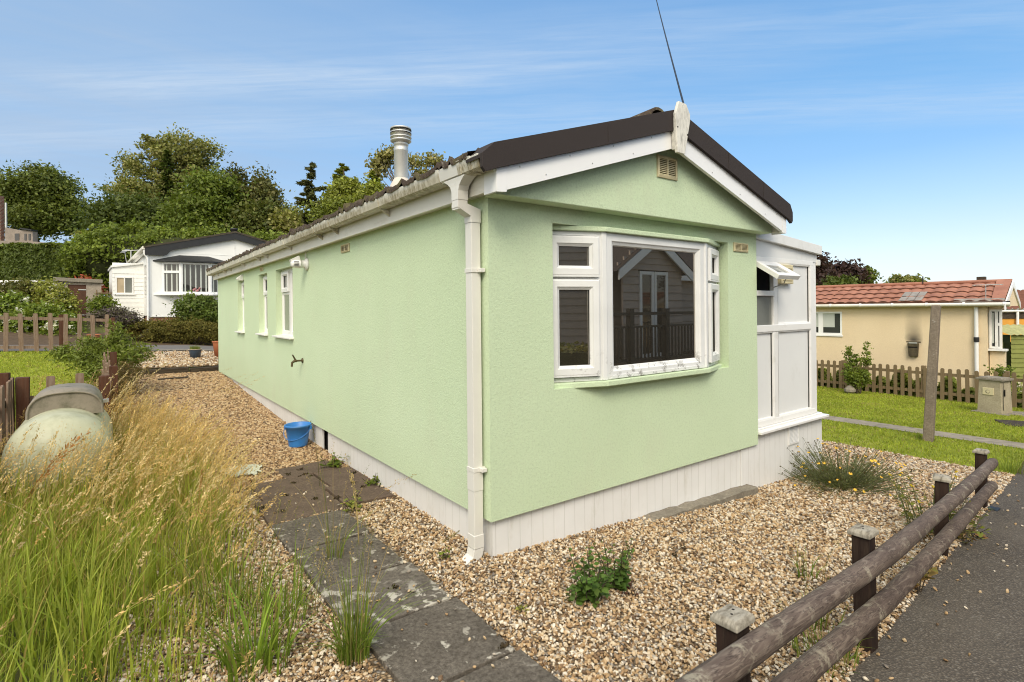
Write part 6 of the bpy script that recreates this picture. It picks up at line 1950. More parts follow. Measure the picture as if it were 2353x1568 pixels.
# ================================================================== gravel pebbles (stuff)
def pebble_nodes():
    ng = bpy.data.node_groups.new('scatter_pebbles', 'GeometryNodeTree')
    ng.interface.new_socket('Geometry', in_out='INPUT', socket_type='NodeSocketGeometry')
    ng.interface.new_socket('Geometry', in_out='OUTPUT', socket_type='NodeSocketGeometry')
    N = ng.nodes; gi = N.new('NodeGroupInput'); go = N.new('NodeGroupOutput')
    join = N.new('GeometryNodeGeometryToInstance')
    for k in range(8):
        ico = N.new('GeometryNodeMeshIcoSphere'); ico.inputs['Radius'].default_value = 1; ico.inputs['Subdivisions'].default_value = 2
        sp = N.new('GeometryNodeSetPosition')
        tx = N.new('ShaderNodeTexNoise'); tx.noise_dimensions = '4D'; tx.inputs['Scale'].default_value = 0.75; tx.inputs['W'].default_value = 3.7 * k + 1; tx.inputs['Detail'].default_value = 2.5
        pos = N.new('GeometryNodeInputPosition'); ng.links.new(pos.outputs[0], tx.inputs['Vector'])
        sub = N.new('ShaderNodeVectorMath'); sub.operation = 'SUBTRACT'; ng.links.new(tx.outputs['Color'], sub.inputs[0]); sub.inputs[1].default_value = (0.5, 0.5, 0.5)
        scl = N.new('ShaderNodeVectorMath'); scl.operation = 'SCALE'; ng.links.new(sub.outputs[0], scl.inputs[0]); scl.inputs['Scale'].default_value = 2.1
        ng.links.new(ico.outputs[0], sp.inputs['Geometry']); ng.links.new(scl.outputs[0], sp.inputs['Offset'])
        sm = N.new('GeometryNodeSetMaterial'); sm.inputs['Material'].default_value = M_pebble
        ss = N.new('GeometryNodeSetShadeSmooth'); ss.inputs['Shade Smooth'].default_value = (k % 2 == 0)
        ng.links.new(sp.outputs[0], ss.inputs['Geometry']); ng.links.new(ss.outputs[0], sm.inputs['Geometry']); ng.links.new(sm.outputs[0], join.inputs[0])
    ip = N.new('GeometryNodeInstanceOnPoints'); ip.inputs['Pick Instance'].default_value = True
    ng.links.new(gi.outputs[0], ip.inputs['Points']); ng.links.new(join.outputs[0], ip.inputs['Instance'])
    for nm, dt, sock in (('idx', 'INT', 'Instance Index'), ('rot', 'FLOAT_VECTOR', 'Rotation'), ('scl', 'FLOAT_VECTOR', 'Scale')):
        a = N.new('GeometryNodeInputNamedAttribute'); a.data_type = dt; a.inputs['Name'].default_value = nm
        ng.links.new(a.outputs['Attribute'], ip.inputs[sock])
    ng.links.new(ip.outputs[0], go.inputs[0])
    return ng


PEB = pebble_nodes()


def pebbles(name, P, S, tone, label):
    n = len(P); r = np.random.default_rng(n)
    me = bpy.data.meshes.new(name); me.vertices.add(n); me.vertices.foreach_set('co', P.astype(np.float32).ravel())
    a = me.attributes.new('idx', 'INT', 'POINT'); a.data.foreach_set('value', r.integers(0, 8, n).astype(np.int32))
    rot = np.column_stack([r.normal(0, 0.55, n), r.normal(0, 0.55, n), r.random(n) * 6.28])
    a = me.attributes.new('rot', 'FLOAT_VECTOR', 'POINT'); a.data.foreach_set('vector', rot.astype(np.float32).ravel())
    sc = np.column_stack([S * (0.9 + 0.5 * r.random(n)), S * (0.75 + 0.3 * r.random(n)), S * (0.5 + 0.25 * r.random(n))])
    a = me.attributes.new('scl', 'FLOAT_VECTOR', 'POINT'); a.data.foreach_set('vector', sc.astype(np.float32).ravel())
    a = me.attributes.new('tone', 'FLOAT', 'POINT'); a.data.foreach_set('value', tone.astype(np.float32))
    me.materials.append(M_pebble); me.update()
    o = bpy.data.objects.new(name, me); COL.objects.link(o)
    m = o.modifiers.new('scatter', 'NODES'); m.node_group = PEB
    kind(o, 'stuff', label, 'gravel')
    return o


def on_slab(x, y):
    return ((x > -1.0) & (x < -0.40) & (y > -2.1) & (y < 1.45)) | ((x > -1.01) & (x < 0.03) & (y > 1.47) & (y < 2.58)) | ((x > -0.6) & (x < -0.07) & (y > 2.5) & (y < 3.0))


def in_house(x, y):
    return ((x > 0.06) & (x < 3.1) & (y > 0.06) & (y < 11)) | ((x > 2.9) & (x < 4.57) & (y > 0.05) & (y < 2.7))


def cam_depth(x, y):
    return (x - CAM[0]) * CF[0] + (y - CAM[1]) * CF[1]


def scatter(n, x0, x1, y0, y1, dens_fn, seed):
    r = np.random.default_rng(seed)
    x = x0 + (x1 - x0) * r.random(n); y = y0 + (y1 - y0) * r.random(n)
    k = r.random(n) < dens_fn(x, y)
    return x[k], y[k]


def peb_front():
    def f(x, y):
        D = cam_depth(x, y)
        ok = (y > edge_y(x) + 0.0) & ~on_slab(x, y) & ~in_house(x, y) & (D > 1.3) & (x < 6.3)
        return ok * np.clip(3.0 / np.maximum(D, 1.5), 0.25, 1.0)
    x, y = scatter(190000, -1.9, 6.3, -2.1, 1.6, f, 1)
    D = cam_depth(x, y)
    r = np.random.default_rng(2)
    S = 0.0078 * (0.6 + 0.9 * r.random(len(x)) ** 1.6) * np.clip(1 + (D - 3) * 0.13, 1, 1.7)
    P = np.column_stack([x, y, G(x, y) + 0.002 + r.random(len(x)) * 0.010])
    # stray stones kicked on to the slabs and the road edge
    m = 260
    sx = np.concatenate([-1.0 + 0.6 * r.random(m // 2), -1.0 + 7 * r.random(m // 2)]); sy = np.concatenate([-1.4 + 3.6 * r.random(m // 2), np.zeros(m // 2)])
    sy[m // 2:] = edge_y(sx[m // 2:]) - 0.35 * r.random(m // 2) ** 2.5
    P = np.concatenate([P, np.column_stack([sx, sy, G(sx, sy) + np.where(np.arange(m) < m // 2, 0.03, 0.012)])])
    S = np.concatenate([S, 0.008 * (0.6 + 0.8 * r.random(m))])
    t = r.random(len(P))
    return pebbles('gravel', P, S, t, 'loose honey coloured flint gravel in front of the green park home')


def peb_side():
    def f(x, y):
        D = cam_depth(x, y)
        ok = ~on_slab(x, y) & ~in_house(x, y)
        return ok * np.clip(5.0 / np.maximum(D, 1.5), 0.2, 1.0)
    x, y = scatter(90000, -1.93, 0.05, 1.5, 11.0, f, 3)
    D = cam_depth(x, y); r = np.random.default_rng(4)
    S = 0.0095 * (0.6 + 0.9 * r.random(len(x)) ** 1.5) * np.clip(1 + (D - 4) * 0.14, 1, 2.2)
    P = np.column_stack([x, y, G(x, y) + 0.002 + r.random(len(x)) * 0.010])
    x2, y2 = scatter(9000, -1.9, 1.5, 11.2, 13.7, lambda x, y: np.ones(len(x)), 5)
    P = np.concatenate([P, np.column_stack([x2, y2, G(x2, y2) + 0.004 + r.random(len(x2)) * 0.02])])
    S = np.concatenate([S, 0.021 * (0.6 + 0.8 * r.random(len(x2)))])
    t = np.clip(r.random(len(P)) * (0.62 + 0.3 * (P[:, 1] > 11) + 0.2 * (P[:, 1] < 2.5)), 0, 1)
    return pebbles('gravel', P, S, t, 'browner loose gravel of the side path and terrace')


peb_front(); peb_side()

# ================================================================== long grass on the left (stuff)
SUNNY = [(0.27, 0.38, 0.03), (0.39, 0.46, 0.05), (0.18, 0.31, 0.028), (0.50, 0.50, 0.10)]
STRAW = np.array([0.76, 0.56, 0.24])
WIND = np.array([0.86, -0.38])


def gdens(x, y):
    """where the long grass grows"""
    edge = interp(y, [-2.0, -0.9, -0.2, 0.3, 1.0, 2.4, 3.5, 5, 6.5], [-1.75, -1.62, -1.52, -1.30, -1.15, -1.02, -1.0, -1.35, -1.75])
    wd = interp(y, [-1, 0.2, 1.2, 3], [0.75, 0.62, 0.34, 0.40])
    return np.clip((edge + 0.08 - x) / wd, 0, 1) ** 1.3 * np.clip((7.0 - y) / 1.0, 0, 1)


def in_tank(x, y, m=0.0):
    return (np.abs(x + 2.37) < 0.33 + m) & (y > 3.08 - m) & (y < 4.5)


def long_grass():
    r = np.random.default_rng(21); parts = []
    for n, wide, hmin, hmax, seed in ((32000, 0.0030, 0.10, 0.32, 1), (30000, 0.0085, 0.20, 0.54, 2)):
        x = -4.6 + 3.8 * r.random(n); y = -1.9 + 8.8 * r.random(n)
        # tussocks
        if seed == 2:
            tx = -4.6 + 3.8 * r.random(n // 26); ty = -1.9 + 8.8 * r.random(n // 26)
            i = r.integers(0, len(tx), n); x = tx[i] + r.normal(0, 0.045, n); y = ty[i] + r.normal(0, 0.045, n)
        D = cam_depth(x, y); lat = (x - CAM[0]) * CR[0] + (y - CAM[1]) * CR[1]
        vis = (D > 1.0) & (np.abs(lat) < D * 1.02 + 0.3)
        k = vis & (r.random(n) < gdens(x, y) * np.clip(3.4 / np.maximum(D, 1), 0.3, 1)) & ~in_tank(x, y) & ((x > -2.75) | (y < 3.8))
        x, y, D = x[k], y[k], D[k]; m = len(x)
        thin = np.clip(gdens(x, y), 0.45, 1)
        B = np.column_stack([x, y, G(x, y) - 0.01])
        h = (hmin + (hmax - hmin) * r.random(m) ** 1.3) * thin * np.clip(1.15 - 0.06 * (D - 2), 0.65, 1.15)
        a = r.random(m) * 6.283
        lean = unit(np.column_stack([np.cos(a), np.sin(a)]) + 0.5 * WIND)
        bend = np.clip(0.06 + 0.9 * r.random(m) ** 1.9, 0, 1.0)
        cols = pick_cols(r, m, SUNNY, 0.35)
        dry = (r.random(m) < np.clip(0.07 + 0.14 * (D - 3.0), 0.06, 0.6))[:, None]
        cols = np.where(dry, np.array([0.58, 0.44, 0.14]) * (0.6 + 0.7 * r.random((m, 1))), cols)
        tip = cols * 0.75 + np.array([0.54, 0.44, 0.14]) * 0.25
        parts.append(blades(r, B, h, lean, bend, wide * (0.5 + 0.8 * r.random(m)) + 0.0005 * D, cols, 6, tip))
    return merge(parts)


V, Q, C = long_grass()
kind(raw_mesh('long_grass', V, Q, M_grass, None, C), 'stuff', 'uncut green and straw grass filling the left corner', 'grass')


def seed_grass():
    r = np.random.default_rng(33); parts = []
    for n, lo, hi, op, spk, hd, pal in ((5600, 0.50, 0.86, 0.30, 0.019, 0.30, ((0.84, 0.66, 0.36), (0.74, 0.52, 0.22))), (2600, 0.55, 0.90, 0.95, 0.012, 0.34, ((0.74, 0.48, 0.20), (0.64, 0.35, 0.13)))):
        x = -4.3 + 3.5 * r.random(n); y = -1.4 + 8.0 * r.random(n)
        D = cam_depth(x, y); lat = (x - CAM[0]) * CR[0] + (y - CAM[1]) * CR[1]
        vis = (D > 1.3) & (np.abs(lat) < D * 1.0 + 0.2)
        gold = np.exp(-((lat / D + 0.62) / 0.30) ** 2)
        k = vis & (r.random(n) < np.clip(gdens(x, y) * 1.2, 0, 1) * np.clip((D - 2.3) / 2.4, 0.05, 1.0) * (0.35 + 0.65 * gold) * np.clip(6 / np.maximum(D, 1), 0.5, 1)) & ~in_tank(x, y, 0.05) & ((x > -2.75) | (y < 3.8))
        x, y, D = x[k], y[k], D[k]; m = len(x)
        B = np.column_stack([x, y, G(x, y) - 0.01])
        h = (lo + (hi - lo) * r.random(m)) * np.clip(gdens(x, y), 0.6, 1)
        a = r.normal(0, 0.6, m) + math.atan2(WIND[1], WIND[0])
        lean = np.column_stack([np.cos(a), np.sin(a)])
        bend = np.clip(0.15 + 0.55 * r.random(m), 0.05, 0.95)
        tone = 0.75 + 0.5 * r.random((m, 1))
        stem = np.array([0.44, 0.40, 0.11]) * tone; top = STRAW * tone
        head = np.where(r.random((m, 1)) < 0.5, np.array(pal[0]), np.array(pal[1])) * tone
        parts.append(stalks(r, B, h, lean, bend, 0.0022 + 0.0006 * D, stem, top, head, 34, hd, spk, 0.3, op))
    return merge(parts)


V, Q, C = seed_grass()
kind(raw_mesh('seeding_grass', V, Q, M_grass, None, C), 'stuff', 'straw coloured seeding grass stalks leaning with the wind', 'grass')


def tall_stalk(label, base, h, leanv, bend, seed, col=(0.50, 0.36, 0.16), head=0.28, open_=0.4, n=1, spread=0.02, spk=0.012, drp=0.3, wdt=0.0035):
    r = np.random.default_rng(seed)
    B = np.column_stack([base[0] + spread * r.normal(size=n), base[1] + spread * r.normal(size=n), np.full(n, float(G(base[0], base[1])))])
    L = unit(np.array([leanv] * n, float) + r.normal(0, 0.12, (n, 2)))
    hh = h * (0.85 + 0.3 * r.random(n)); bb = bend * (0.8 + 0.4 * r.random(n))
    c = np.array([col] * n)
    V, Q, C = stalks(r, B, hh, L, bb, np.full(n, wdt * 1.25), c * 0.9, c * 1.15, c * 1.35, 40, head, spk * 1.35, drp, open_)
    o = raw_mesh('grass_stalk', V, Q, M_grass, None, C, origin=(base[0], base[1], float(G(base[0], base[1]))))
    return tag(o, label, 'grass stalk', 'single seeding grass stalks')


tall_stalk('tall straight pinkish stalk at the left picture edge', (-3.0, 0.4), 0.95, (0.1, 0.1), 0.04, 1, (0.42, 0.24, 0.12), 0.45, 0.15, spk=0.016)
tall_stalk('orange dock like stalk leaning in front of the gas tank', (-2.45, 1.9), 0.95, (0.8, -0.25), 0.42, 2, (0.42, 0.20, 0.07), 0.45, 0.6, 3, 0.02, 0.018)
tall_stalk('pale feathery stalk arching left across the gas tank', (-2.18, 1.4), 0.78, (-0.85, 0.4), 0.8, 3, (0.55, 0.42, 0.26), 0.35, 0.5, 2)
tall_stalk('lone thin reddish stem standing up through the middle of the grass', (-1.50, 1.0), 0.62, (0.1, 0), 0.06, 4, (0.42, 0.23, 0.08), 0.2, 0.2)
tall_stalk('slim dark seeded stalk in front of the skirting gap', (-0.40, 2.2), 0.75, (-0.5, 0.1), 0.12, 5, (0.13, 0.12, 0.05), 0.3, 0.25)
tall_stalk('straw stalk rising from the dark slab before the green wall', (-0.62, 0.75), 0.62, (-0.3, -0.2), 0.12, 6, (0.50, 0.38, 0.18), 0.35, 0.35, 2, 0.02)
tall_stalk('fine stalk arching low across the downpipe foot', (-0.42, 0.1), 0.34, (0.9, 0.1), 0.75, 7, (0.24, 0.20, 0.09), 0.3, 0.3)
tall_stalk('curved straw stalk leaning over the white skirting', (-0.45, 1.0), 0.50, (0.95, -0.2), 0.85, 8, (0.46, 0.35, 0.18), 0.35, 0.4)
tall_stalk('group of pale stalks leaning against the far green wall', (-1.15, 5.0), 1.05, (0.9, -0.2), 0.75, 9, (0.52, 0.40, 0.20), 0.35, 0.4, 7, 0.22)
tall_stalk('long pale stalks sweeping up in front of the green shrub', (-2.05, 3.6), 1.30, (0.75, -0.2), 0.42, 10, (0.58, 0.46, 0.26), 0.3, 0.25, 6, 0.16, 0.016)


def tuft(label, c, n, h, seed, spread=0.05, seedn=14, pal=None, wide=0.006, name='grass_tuft', fan=1.0):
    r = np.random.default_rng(seed); z = float(G(c[0], c[1]))
    a = r.random(n) * 6.283; q = spread * r.random(n) ** 0.7
    B = np.column_stack([c[0] + q * np.cos(a), c[1] + q * np.sin(a), np.full(n, z)])
    lean = unit(np.column_stack([np.cos(a), np.sin(a)]) + 0.25 * r.normal(size=(n, 2)) + 0.15 * WIND)
    bend = np.clip((0.06 + 0.95 * r.random(n) ** 1.8) * fan, 0, 1.0)
    cols = pick_cols(r, n, pal or [(0.13, 0.21, 0.025), (0.20, 0.29, 0.04), (0.29, 0.34, 0.06)], 0.3)
    dead = (r.random((n, 1)) < 0.12); cols = np.where(dead, np.array([0.36, 0.28, 0.11]), cols)
    parts = [blades(r, B, h * (0.30 + 0.95 * r.random(n) ** 1.3), lean, bend, wide * (0.35 + 1.1 * r.random(n)), cols, 7, cols * 1.15)]
    if seedn:
        a = r.random(seedn) * 6.283
        B2 = np.column_stack([c[0] + spread * np.cos(a), c[1] + spread * np.sin(a), np.full(seedn, z)])
        cc = np.where(r.random((seedn, 1)) < 0.5, np.array([0.17, 0.19, 0.05]), np.array([0.44, 0.33, 0.14]))
        parts.append(stalks(r, B2, h * (1.1 + 0.6 * r.random(seedn)), unit(np.column_stack([np.cos(a), np.sin(a)]) + 0.3 * WIND), 0.1 + 0.25 * r.random(seedn), np.full(seedn, 0.003), cc * 0.8, cc, cc * 1.2, 22, 0.22, 0.009, 0.2, 0.3))
    V, Q, C = merge(parts)
    return tag(raw_mesh(name, V, Q, M_grass, None, C, origin=(c[0], c[1], z)), label, 'grass tuft', 'grass tufts in the gravel')


tuft('big green grass tussock growing at the edge of the grey slabs', tuple(gp(812, 1515)[:2]), 190, 0.40, 1, 0.07, 18)
tuft('bright green broad grass tuft in the gravel left of the big tussock', tuple(gp(590, 1530)[:2]), 130, 0.40, 2, 0.15, 12, [(0.17, 0.28, 0.03), (0.27, 0.36, 0.045)], 0.009)
tuft('looser grass tuft in the gravel beside the dark slabs', tuple(gp(650, 1420)[:2]), 110, 0.32, 3, 0.17, 12)
tuft('dark wiry grass clump standing in bare gravel behind the front tufts', tuple(gp(540, 1400)[:2]), 120, 0.42, 4, 0.17, 26)
tuft('thin grass clump rising from the joint of the grey slabs', tuple(gp(770, 1290)[:2]), 34, 0.5, 5, 0.05, 10, None, 0.004)
tuft('fine grass clump in the gravel nearest the first fence post', tuple(gp(1870, 1440)[:2]), 42, 0.16, 6, 0.06, 2)
tuft('straggling grass clump under the second fence post rails', tuple(gp(1900, 1520)[:2]), 90, 0.20, 7, 0.14, 3)
tuft('sparse grass seedling clump in the middle of the front gravel', tuple(gp(1860, 1330)[:2]), 30, 0.20, 8, 0.08, 4)
tuft('yellowish grass clump growing at the corner of lawn and road', tuple(gp(2320, 1085)[:2]), 110, 0.26, 9, 0.12, 4, [(0.25, 0.32, 0.05)])
tuft('small grass clump by the concrete post foot', tuple(gp(2120, 1010)[:2]), 60, 0.14, 10, 0.08, 0)

# ================================================================== lawns (short grass, stuff)
def short_grass(name, label, n, xs, ys, ok, pal, hmax, seed):
    r = np.random.default_rng(seed)
    x = xs[0] + (xs[1] - xs[0]) * r.random(n); y = ys[0] + (ys[1] - ys[0]) * r.random(n)
    D = cam_depth(x, y); lat = (x - CAM[0]) * CR[0] + (y - CAM[1]) * CR[1]
    k = ok(x, y) & (D > 1) & (np.abs(lat) < D * 0.99)
    x, y = x[k], y[k]; m = len(x); D = D[k]
    B = np.column_stack([x, y, G(x, y)])
    a = r.random(m) * 6.283
    patch = 0.5 + 0.5 * np.sin(x * 2.1 + np.sin(y * 1.7) * 2) * np.sin(y * 2.6 + x)
    cols = pick_cols(r, m, pal, 0.25) * (0.85 + 0.3 * patch)[:, None]
    cols = np.where((r.random(m) < 0.06 + 0.25 * (patch > 0.85))[:, None], np.array([0.38, 0.32, 0.11]), cols)
    V, Q, C = blades(r, B, hmax * (0.4 + 0.6 * r.random(m)), np.column_stack([np.cos(a), np.sin(a)]), 0.2 + 0.6 * r.random(m), 0.005 + 0.0009 * D, cols, 2, cols * 1.15)
    kind(raw_mesh(name, V, Q, M_grass, None, C), 'stuff', label, 'grass')


LAWN = [(0.34, 0.40, 0.04), (0.45, 0.46, 0.065), (0.25, 0.33, 0.035)]
def okr(x, y):
    le = 6.28 - 0.0194 * (y + 1.27); pl_, pr_ = 8.46 - 0.02 * (y + 1), 9.04 - 0.018 * (y + 1)
    return (x > le) & (y > edge_y(x) + 0.02) & ((x < pl_) | (x > pr_)) & (x < 15.2) & ((x > 4.6) | (y < 0))
short_grass('lawn_grass', 'mown grass of the lawn on the right', 120000, (6.1, 15.2), (-1.3, 8), okr, LAWN, 0.055, 51)
short_grass('lawn_grass', 'mown grass of the neighbouring lawn on the left', 70000, (-9, -2.02), (4.5, 13.9), lambda x, y: np.ones(len(x), bool), LAWN, 0.06, 52)

# ================================================================== trees, hedges and shrubs
def bl(px_, py_, D, rx, ry, rd=None):
    """ellipsoid seen at a pixel: radii given in picture units"""
    c = at(px_, py_, D); k = D / FPX
    return [c[0], c[1], c[2], rx * k, (rd if rd is not None else rx) * k, ry * k]


def ground_under(px_, D):
    c = at(px_, 700, D); return (float(c[0]), float(c[1]), float(G(c[0], c[1])))


DK = [(0.066, 0.098, 0.018), (0.10, 0.135, 0.022), (0.14, 0.165, 0.03)]
MID = [(0.11, 0.155, 0.02), (0.165, 0.21, 0.028), (0.22, 0.24, 0.04)]
LOOSE = [(0.19, 0.21, 0.045), (0.28, 0.275, 0.075), (0.37, 0.32, 0.13)]
BRT = [(0.12, 0.19, 0.018), (0.17, 0.24, 0.025), (0.22, 0.27, 0.035)]
YEL = [(0.23, 0.27, 0.03), (0.30, 0.32, 0.05), (0.37, 0.34, 0.075)]
OLV = [(0.11, 0.105, 0.026), (0.165, 0.14, 0.034), (0.21, 0.165, 0.045)]
PUR = [(0.045, 0.022, 0.024), (0.065, 0.03, 0.03), (0.09, 0.045, 0.04)]
GT = 'trees on the wooded bank'

tree('broadleaf_tree', 'broad dark green tree at far left behind the grey sheds', ground_under(95, 46),
     [bl(100, 432, 46, 58, 44), bl(40, 465, 46, 52, 42), bl(150, 485, 46, 38, 42), bl(95, 505, 46, 78, 34), bl(10, 440, 46, 26, 26)], 420, 36000, 0.25, DK + MID[1:], 101, 0.4, 0.46, 0.42, group=GT, limbs=50)
tree('broadleaf_tree', 'tallest loose crowned tree standing above the white park home', ground_under(395, 42),
     [bl(405, 355, 42, 72, 48), bl(335, 415, 42, 62, 52), bl(462, 395, 42, 40, 56), bl(385, 450, 42, 100, 48), bl(262, 437, 42, 24, 12), bl(300, 372, 42, 26, 22), bl(480, 345, 42, 24, 20), bl(350, 325, 42, 24, 16)], 330, 23000, 0.22, LOOSE + MID[1:2], 102, 0.30, 0.32, 0.28, group=GT, limbs=90)
conifer('conifer_tree', 'dark conifer inside the crown of the tallest tree', ground_under(388, 40), float(at(388, 345, 40)[2] - ground_under(388, 40)[2]), 2.2, 100, 190, 0.30, DK[:2], 103, 0.2, 0.1, 0.35, GT)
tree('broadleaf_tree', 'low rounded dark tree left of the tallest tree above the rounded hedge', ground_under(295, 37), [bl(290, 495, 37, 56, 40), bl(345, 508, 37, 44, 32), bl(255, 515, 37, 30, 26)], 190, 20000, 0.23, DK, 104, 0.25, 0.55, 0.5, group=GT)
tree('broadleaf_tree', 'bright green rounded tree between the dark conifers', ground_under(480, 36), [bl(480, 462, 36, 55, 55), bl(470, 510, 36, 64, 42), bl(440, 490, 36, 36, 46), bl(500, 425, 36, 24, 18)], 200, 20000, 0.22, BRT[:2] + MID, 105, 0.25, 0.48, 0.5, group=GT)
tree('conifer_tree', 'dark brownish conifer right of the bright green tree', ground_under(545, 38), [bl(540, 408, 38, 12, 18), bl(541, 392, 38, 4, 10), bl(542, 440, 38, 26, 26), bl(545, 480, 38, 40, 34), bl(548, 515, 38, 46, 30)], 150, 15000, 0.22, [(0.075, 0.08, 0.02), (0.12, 0.105, 0.03)], 106, 0.2, 0.34, 0.4, group=GT, top=tuple(at(540, 395, 38)))
tree('conifer_tree', 'slender loose conifer with a bent top at the right of the bank', ground_under(605, 38), [bl(596, 408, 38, 9, 12), bl(602, 432, 38, 18, 18), bl(622, 445, 38, 14, 8), bl(604, 465, 38, 30, 26), bl(610, 505, 38, 44, 30)], 130, 11000, 0.22, [(0.11, 0.125, 0.03), (0.19, 0.17, 0.055)], 107, 0.18, 0.32, 0.35, group=GT, top=tuple(at(598, 405, 38)))
tree('broadleaf_tree', 'dark bushy tree behind the black roof of the white home', ground_under(620, 37), [bl(615, 520, 37, 66, 44), bl(660, 515, 37, 36, 34), bl(570, 515, 37, 40, 36)], 150, 14000, 0.24, DK + OLV[1:2], 108, 0.2, 0.5, 0.5, group=GT)
tree('shrub_tree', 'pale loose shrubby tree showing sky between it and the conifers', ground_under(685, 36), [bl(672, 505, 36, 26, 20), bl(690, 530, 36, 30, 20)], 60, 3200, 0.26, LOOSE[1:] + YEL[:1], 109, 0.1, 0.4, 0.4, group=GT)
conifer('conifer_tree', 'sparse grey green conifer with a bare trunk left of the flue', ground_under(718, 34), float(at(716, 378, 34)[2] - ground_under(718, 34)[2]), 2.9, 70, 260, 0.34, [(0.13, 0.145, 0.06), (0.20, 0.19, 0.085)], 110, 0.17, 0.25, 0.12, GT, 0.6)
tree('conifer_tree', 'tall yellow green tree above the eaves left of the flue', ground_under(792, 32), [bl(789, 425, 32, 14, 16), bl(781, 448, 32, 22, 18), bl(806, 445, 32, 28, 24), bl(782, 472, 32, 22, 20), bl(800, 482, 32, 46, 28)], 170, 14000, 0.20, YEL[:2] + MID[2:], 111, 0.16, 0.26, 0.3, group=GT, top=tuple(at(790, 390, 32)))
tree('conifer_tree', 'smaller yellow green tree immediately left of the flue', ground_under(858, 30), [bl(858, 440, 30, 14, 14), bl(862, 460, 30, 28, 18)], 80, 6500, 0.19, YEL[:2], 112, 0.14, 0.22, 0.35, group=GT, top=tuple(at(858, 410, 30)))
conifer('conifer_tree', 'yellow green pointed conifer poking up left of the flue', ground_under(791, 33), float(at(790, 378, 33)[2] - ground_under(791, 33)[2]), 2.4, 90, 260, 0.28, YEL[:2] + MID[2:], 118, 0.14, 0.25, 0.1, GT, 0.6)
conifer('conifer_tree', 'small pointed conifer close beside the flue', ground_under(859, 31), float(at(858, 397, 31)[2] - ground_under(859, 31)[2]), 2.0, 80, 220, 0.26, YEL[:2] + MID[1:2], 119, 0.12, 0.25, 0.1, GT, 0.6)
tree('shrub_tree', 'olive bushy tree in front of the yellow green conifers', ground_under(770, 31), [bl(768, 495, 31, 28, 24), bl(805, 490, 31, 34, 26), bl(845, 475, 31, 28, 22)], 100, 9000, 0.18, YEL[:2] + MID, 115, 0.14, 0.4, 0.5, group=GT)
tree('birch_tree', 'thin birch with hanging sprays on both sides of the flue', ground_under(940, 36), [bl(880, 372, 36, 22, 24, 20), bl(905, 352, 36, 18, 14, 18), bl(955, 368, 36, 18, 16, 18), bl(985, 362, 36, 20, 12, 18), bl(1003, 378, 36, 12, 10, 12), bl(970, 400, 36, 16, 14, 16), bl(860, 395, 36, 12, 18, 12)], 52, 2400, 0.24, LOOSE[1:], 113, 0.14, 0.26, 0.3, group=GT, limbs=44, bark=M_barkp, top=tuple(at(935, 345, 36)))

# hedges
def box_hedge(name, label, A, B, depth, zt, n, palette, seed, leaf=0.16):
    """clipped hedge: leaves on the faces of a long block over a dark core added to block light"""
    A = Vector(A); B = Vector(B); d = B - A; L = d.length; d.normalize(); nrm = Vector((-d.y, d.x, 0))
    z0 = min(float(G(A.x, A.y)), float(G(B.x, B.y))) - 0.2
    t = thing(name, label, 'hedge', ((A.x + B.x) / 2, (A.y + B.y) / 2, z0 + 0.2))
    r = np.random.default_rng(seed)
    s = r.random(n) * L; f = r.random(n); dep = np.abs(r.normal(0, 0.10, n))
    top = r.random(n) < 0.30; front = ~top
    wob = 0.10 * np.sin(s * 2.1) + 0.07 * np.sin(s * 5.3 + f * 9) * np.cos(f * 7)
    yv = np.where(front, dep + wob, r.random(n) * depth)
    zv = np.where(front, z0 + (zt - z0) * f, zt - dep * 0.8 + 0.05 * np.sin(s * 4))
    P = np.array(A)[None] * [1, 1, 0] + s[:, None] * np.array(d)[None] + yv[:, None] * np.array(nrm)[None]; P[:, 2] = zv
    outn = np.where(front[:, None], -np.array(nrm)[None], np.array([[0, 0, 1.0]]))
    cols = pick_cols(r, n, palette, 0.3)
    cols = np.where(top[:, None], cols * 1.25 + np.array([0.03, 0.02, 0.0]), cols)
    V, Q, C = leaf_quads(P, leaf * (0.6 + 0.8 * r.random(n)), outn + r.normal(size=(n, 3)) * 0.7, r.normal(size=(n, 3)), cols, r, 0.6)
    raw_mesh('foliage', V, Q, M_leaf, t, C)
    Mh = frame((A.x, A.y, 0), d)
    mb = MB(Mh); mb.box((0.0, 0.16, z0), (L, depth, zt - 0.12)); mb.build('light_block_core', plain('shaded_hedge_core', (0.035, 0.04, 0.015), 0.95, 0.1, 0.4, 8), t)  # solid dark block added so no light passes through the leaves
    return t


box_hedge('hedge', 'long clipped dark hedge below the grey sheds', tuple(at(-60, 600, 25)), tuple(at(158, 600, 25)), 2.0, float(at(60, 561, 25)[2]), 26000, DK + MID[:1], 121, 0.17)
t = thing('hedge', 'big rounded untrimmed hedge behind the white park home', 'hedge', ground_under(300, 26))
crown('foliage', t, [bl(240, 590, 26, 66, 66, 60), bl(203, 635, 26, 46, 52, 44), bl(320, 575, 26.5, 90, 52, 70), bl(420, 585, 27, 110, 56, 70), bl(530, 572, 28, 100, 42, 70), bl(630, 570, 29, 70, 32, 60)], 700, 52000, 0.16, MID + BRT + YEL[:1], 122, 0.22, 0.80)
mb = MB()
for q in (bl(242, 595, 26, 52, 54, 48), bl(206, 640, 26, 34, 46, 34), bl(320, 582, 26.5, 76, 42, 56), bl(420, 590, 27, 96, 46, 56), bl(530, 578, 28, 86, 34, 56)):
    mb.lathe([(0, -q[5])] + [(q[3] * math.sin(a), -q[5] * math.cos(a)) for a in np.linspace(0.3, 2.84, 7)] + [(0, q[5])], (q[0], q[1], q[2]), 14)
mb.build('light_block_core', bpy.data.materials['shaded_hedge_core'], t)  # added solid cores, dark inside the foliage to block light


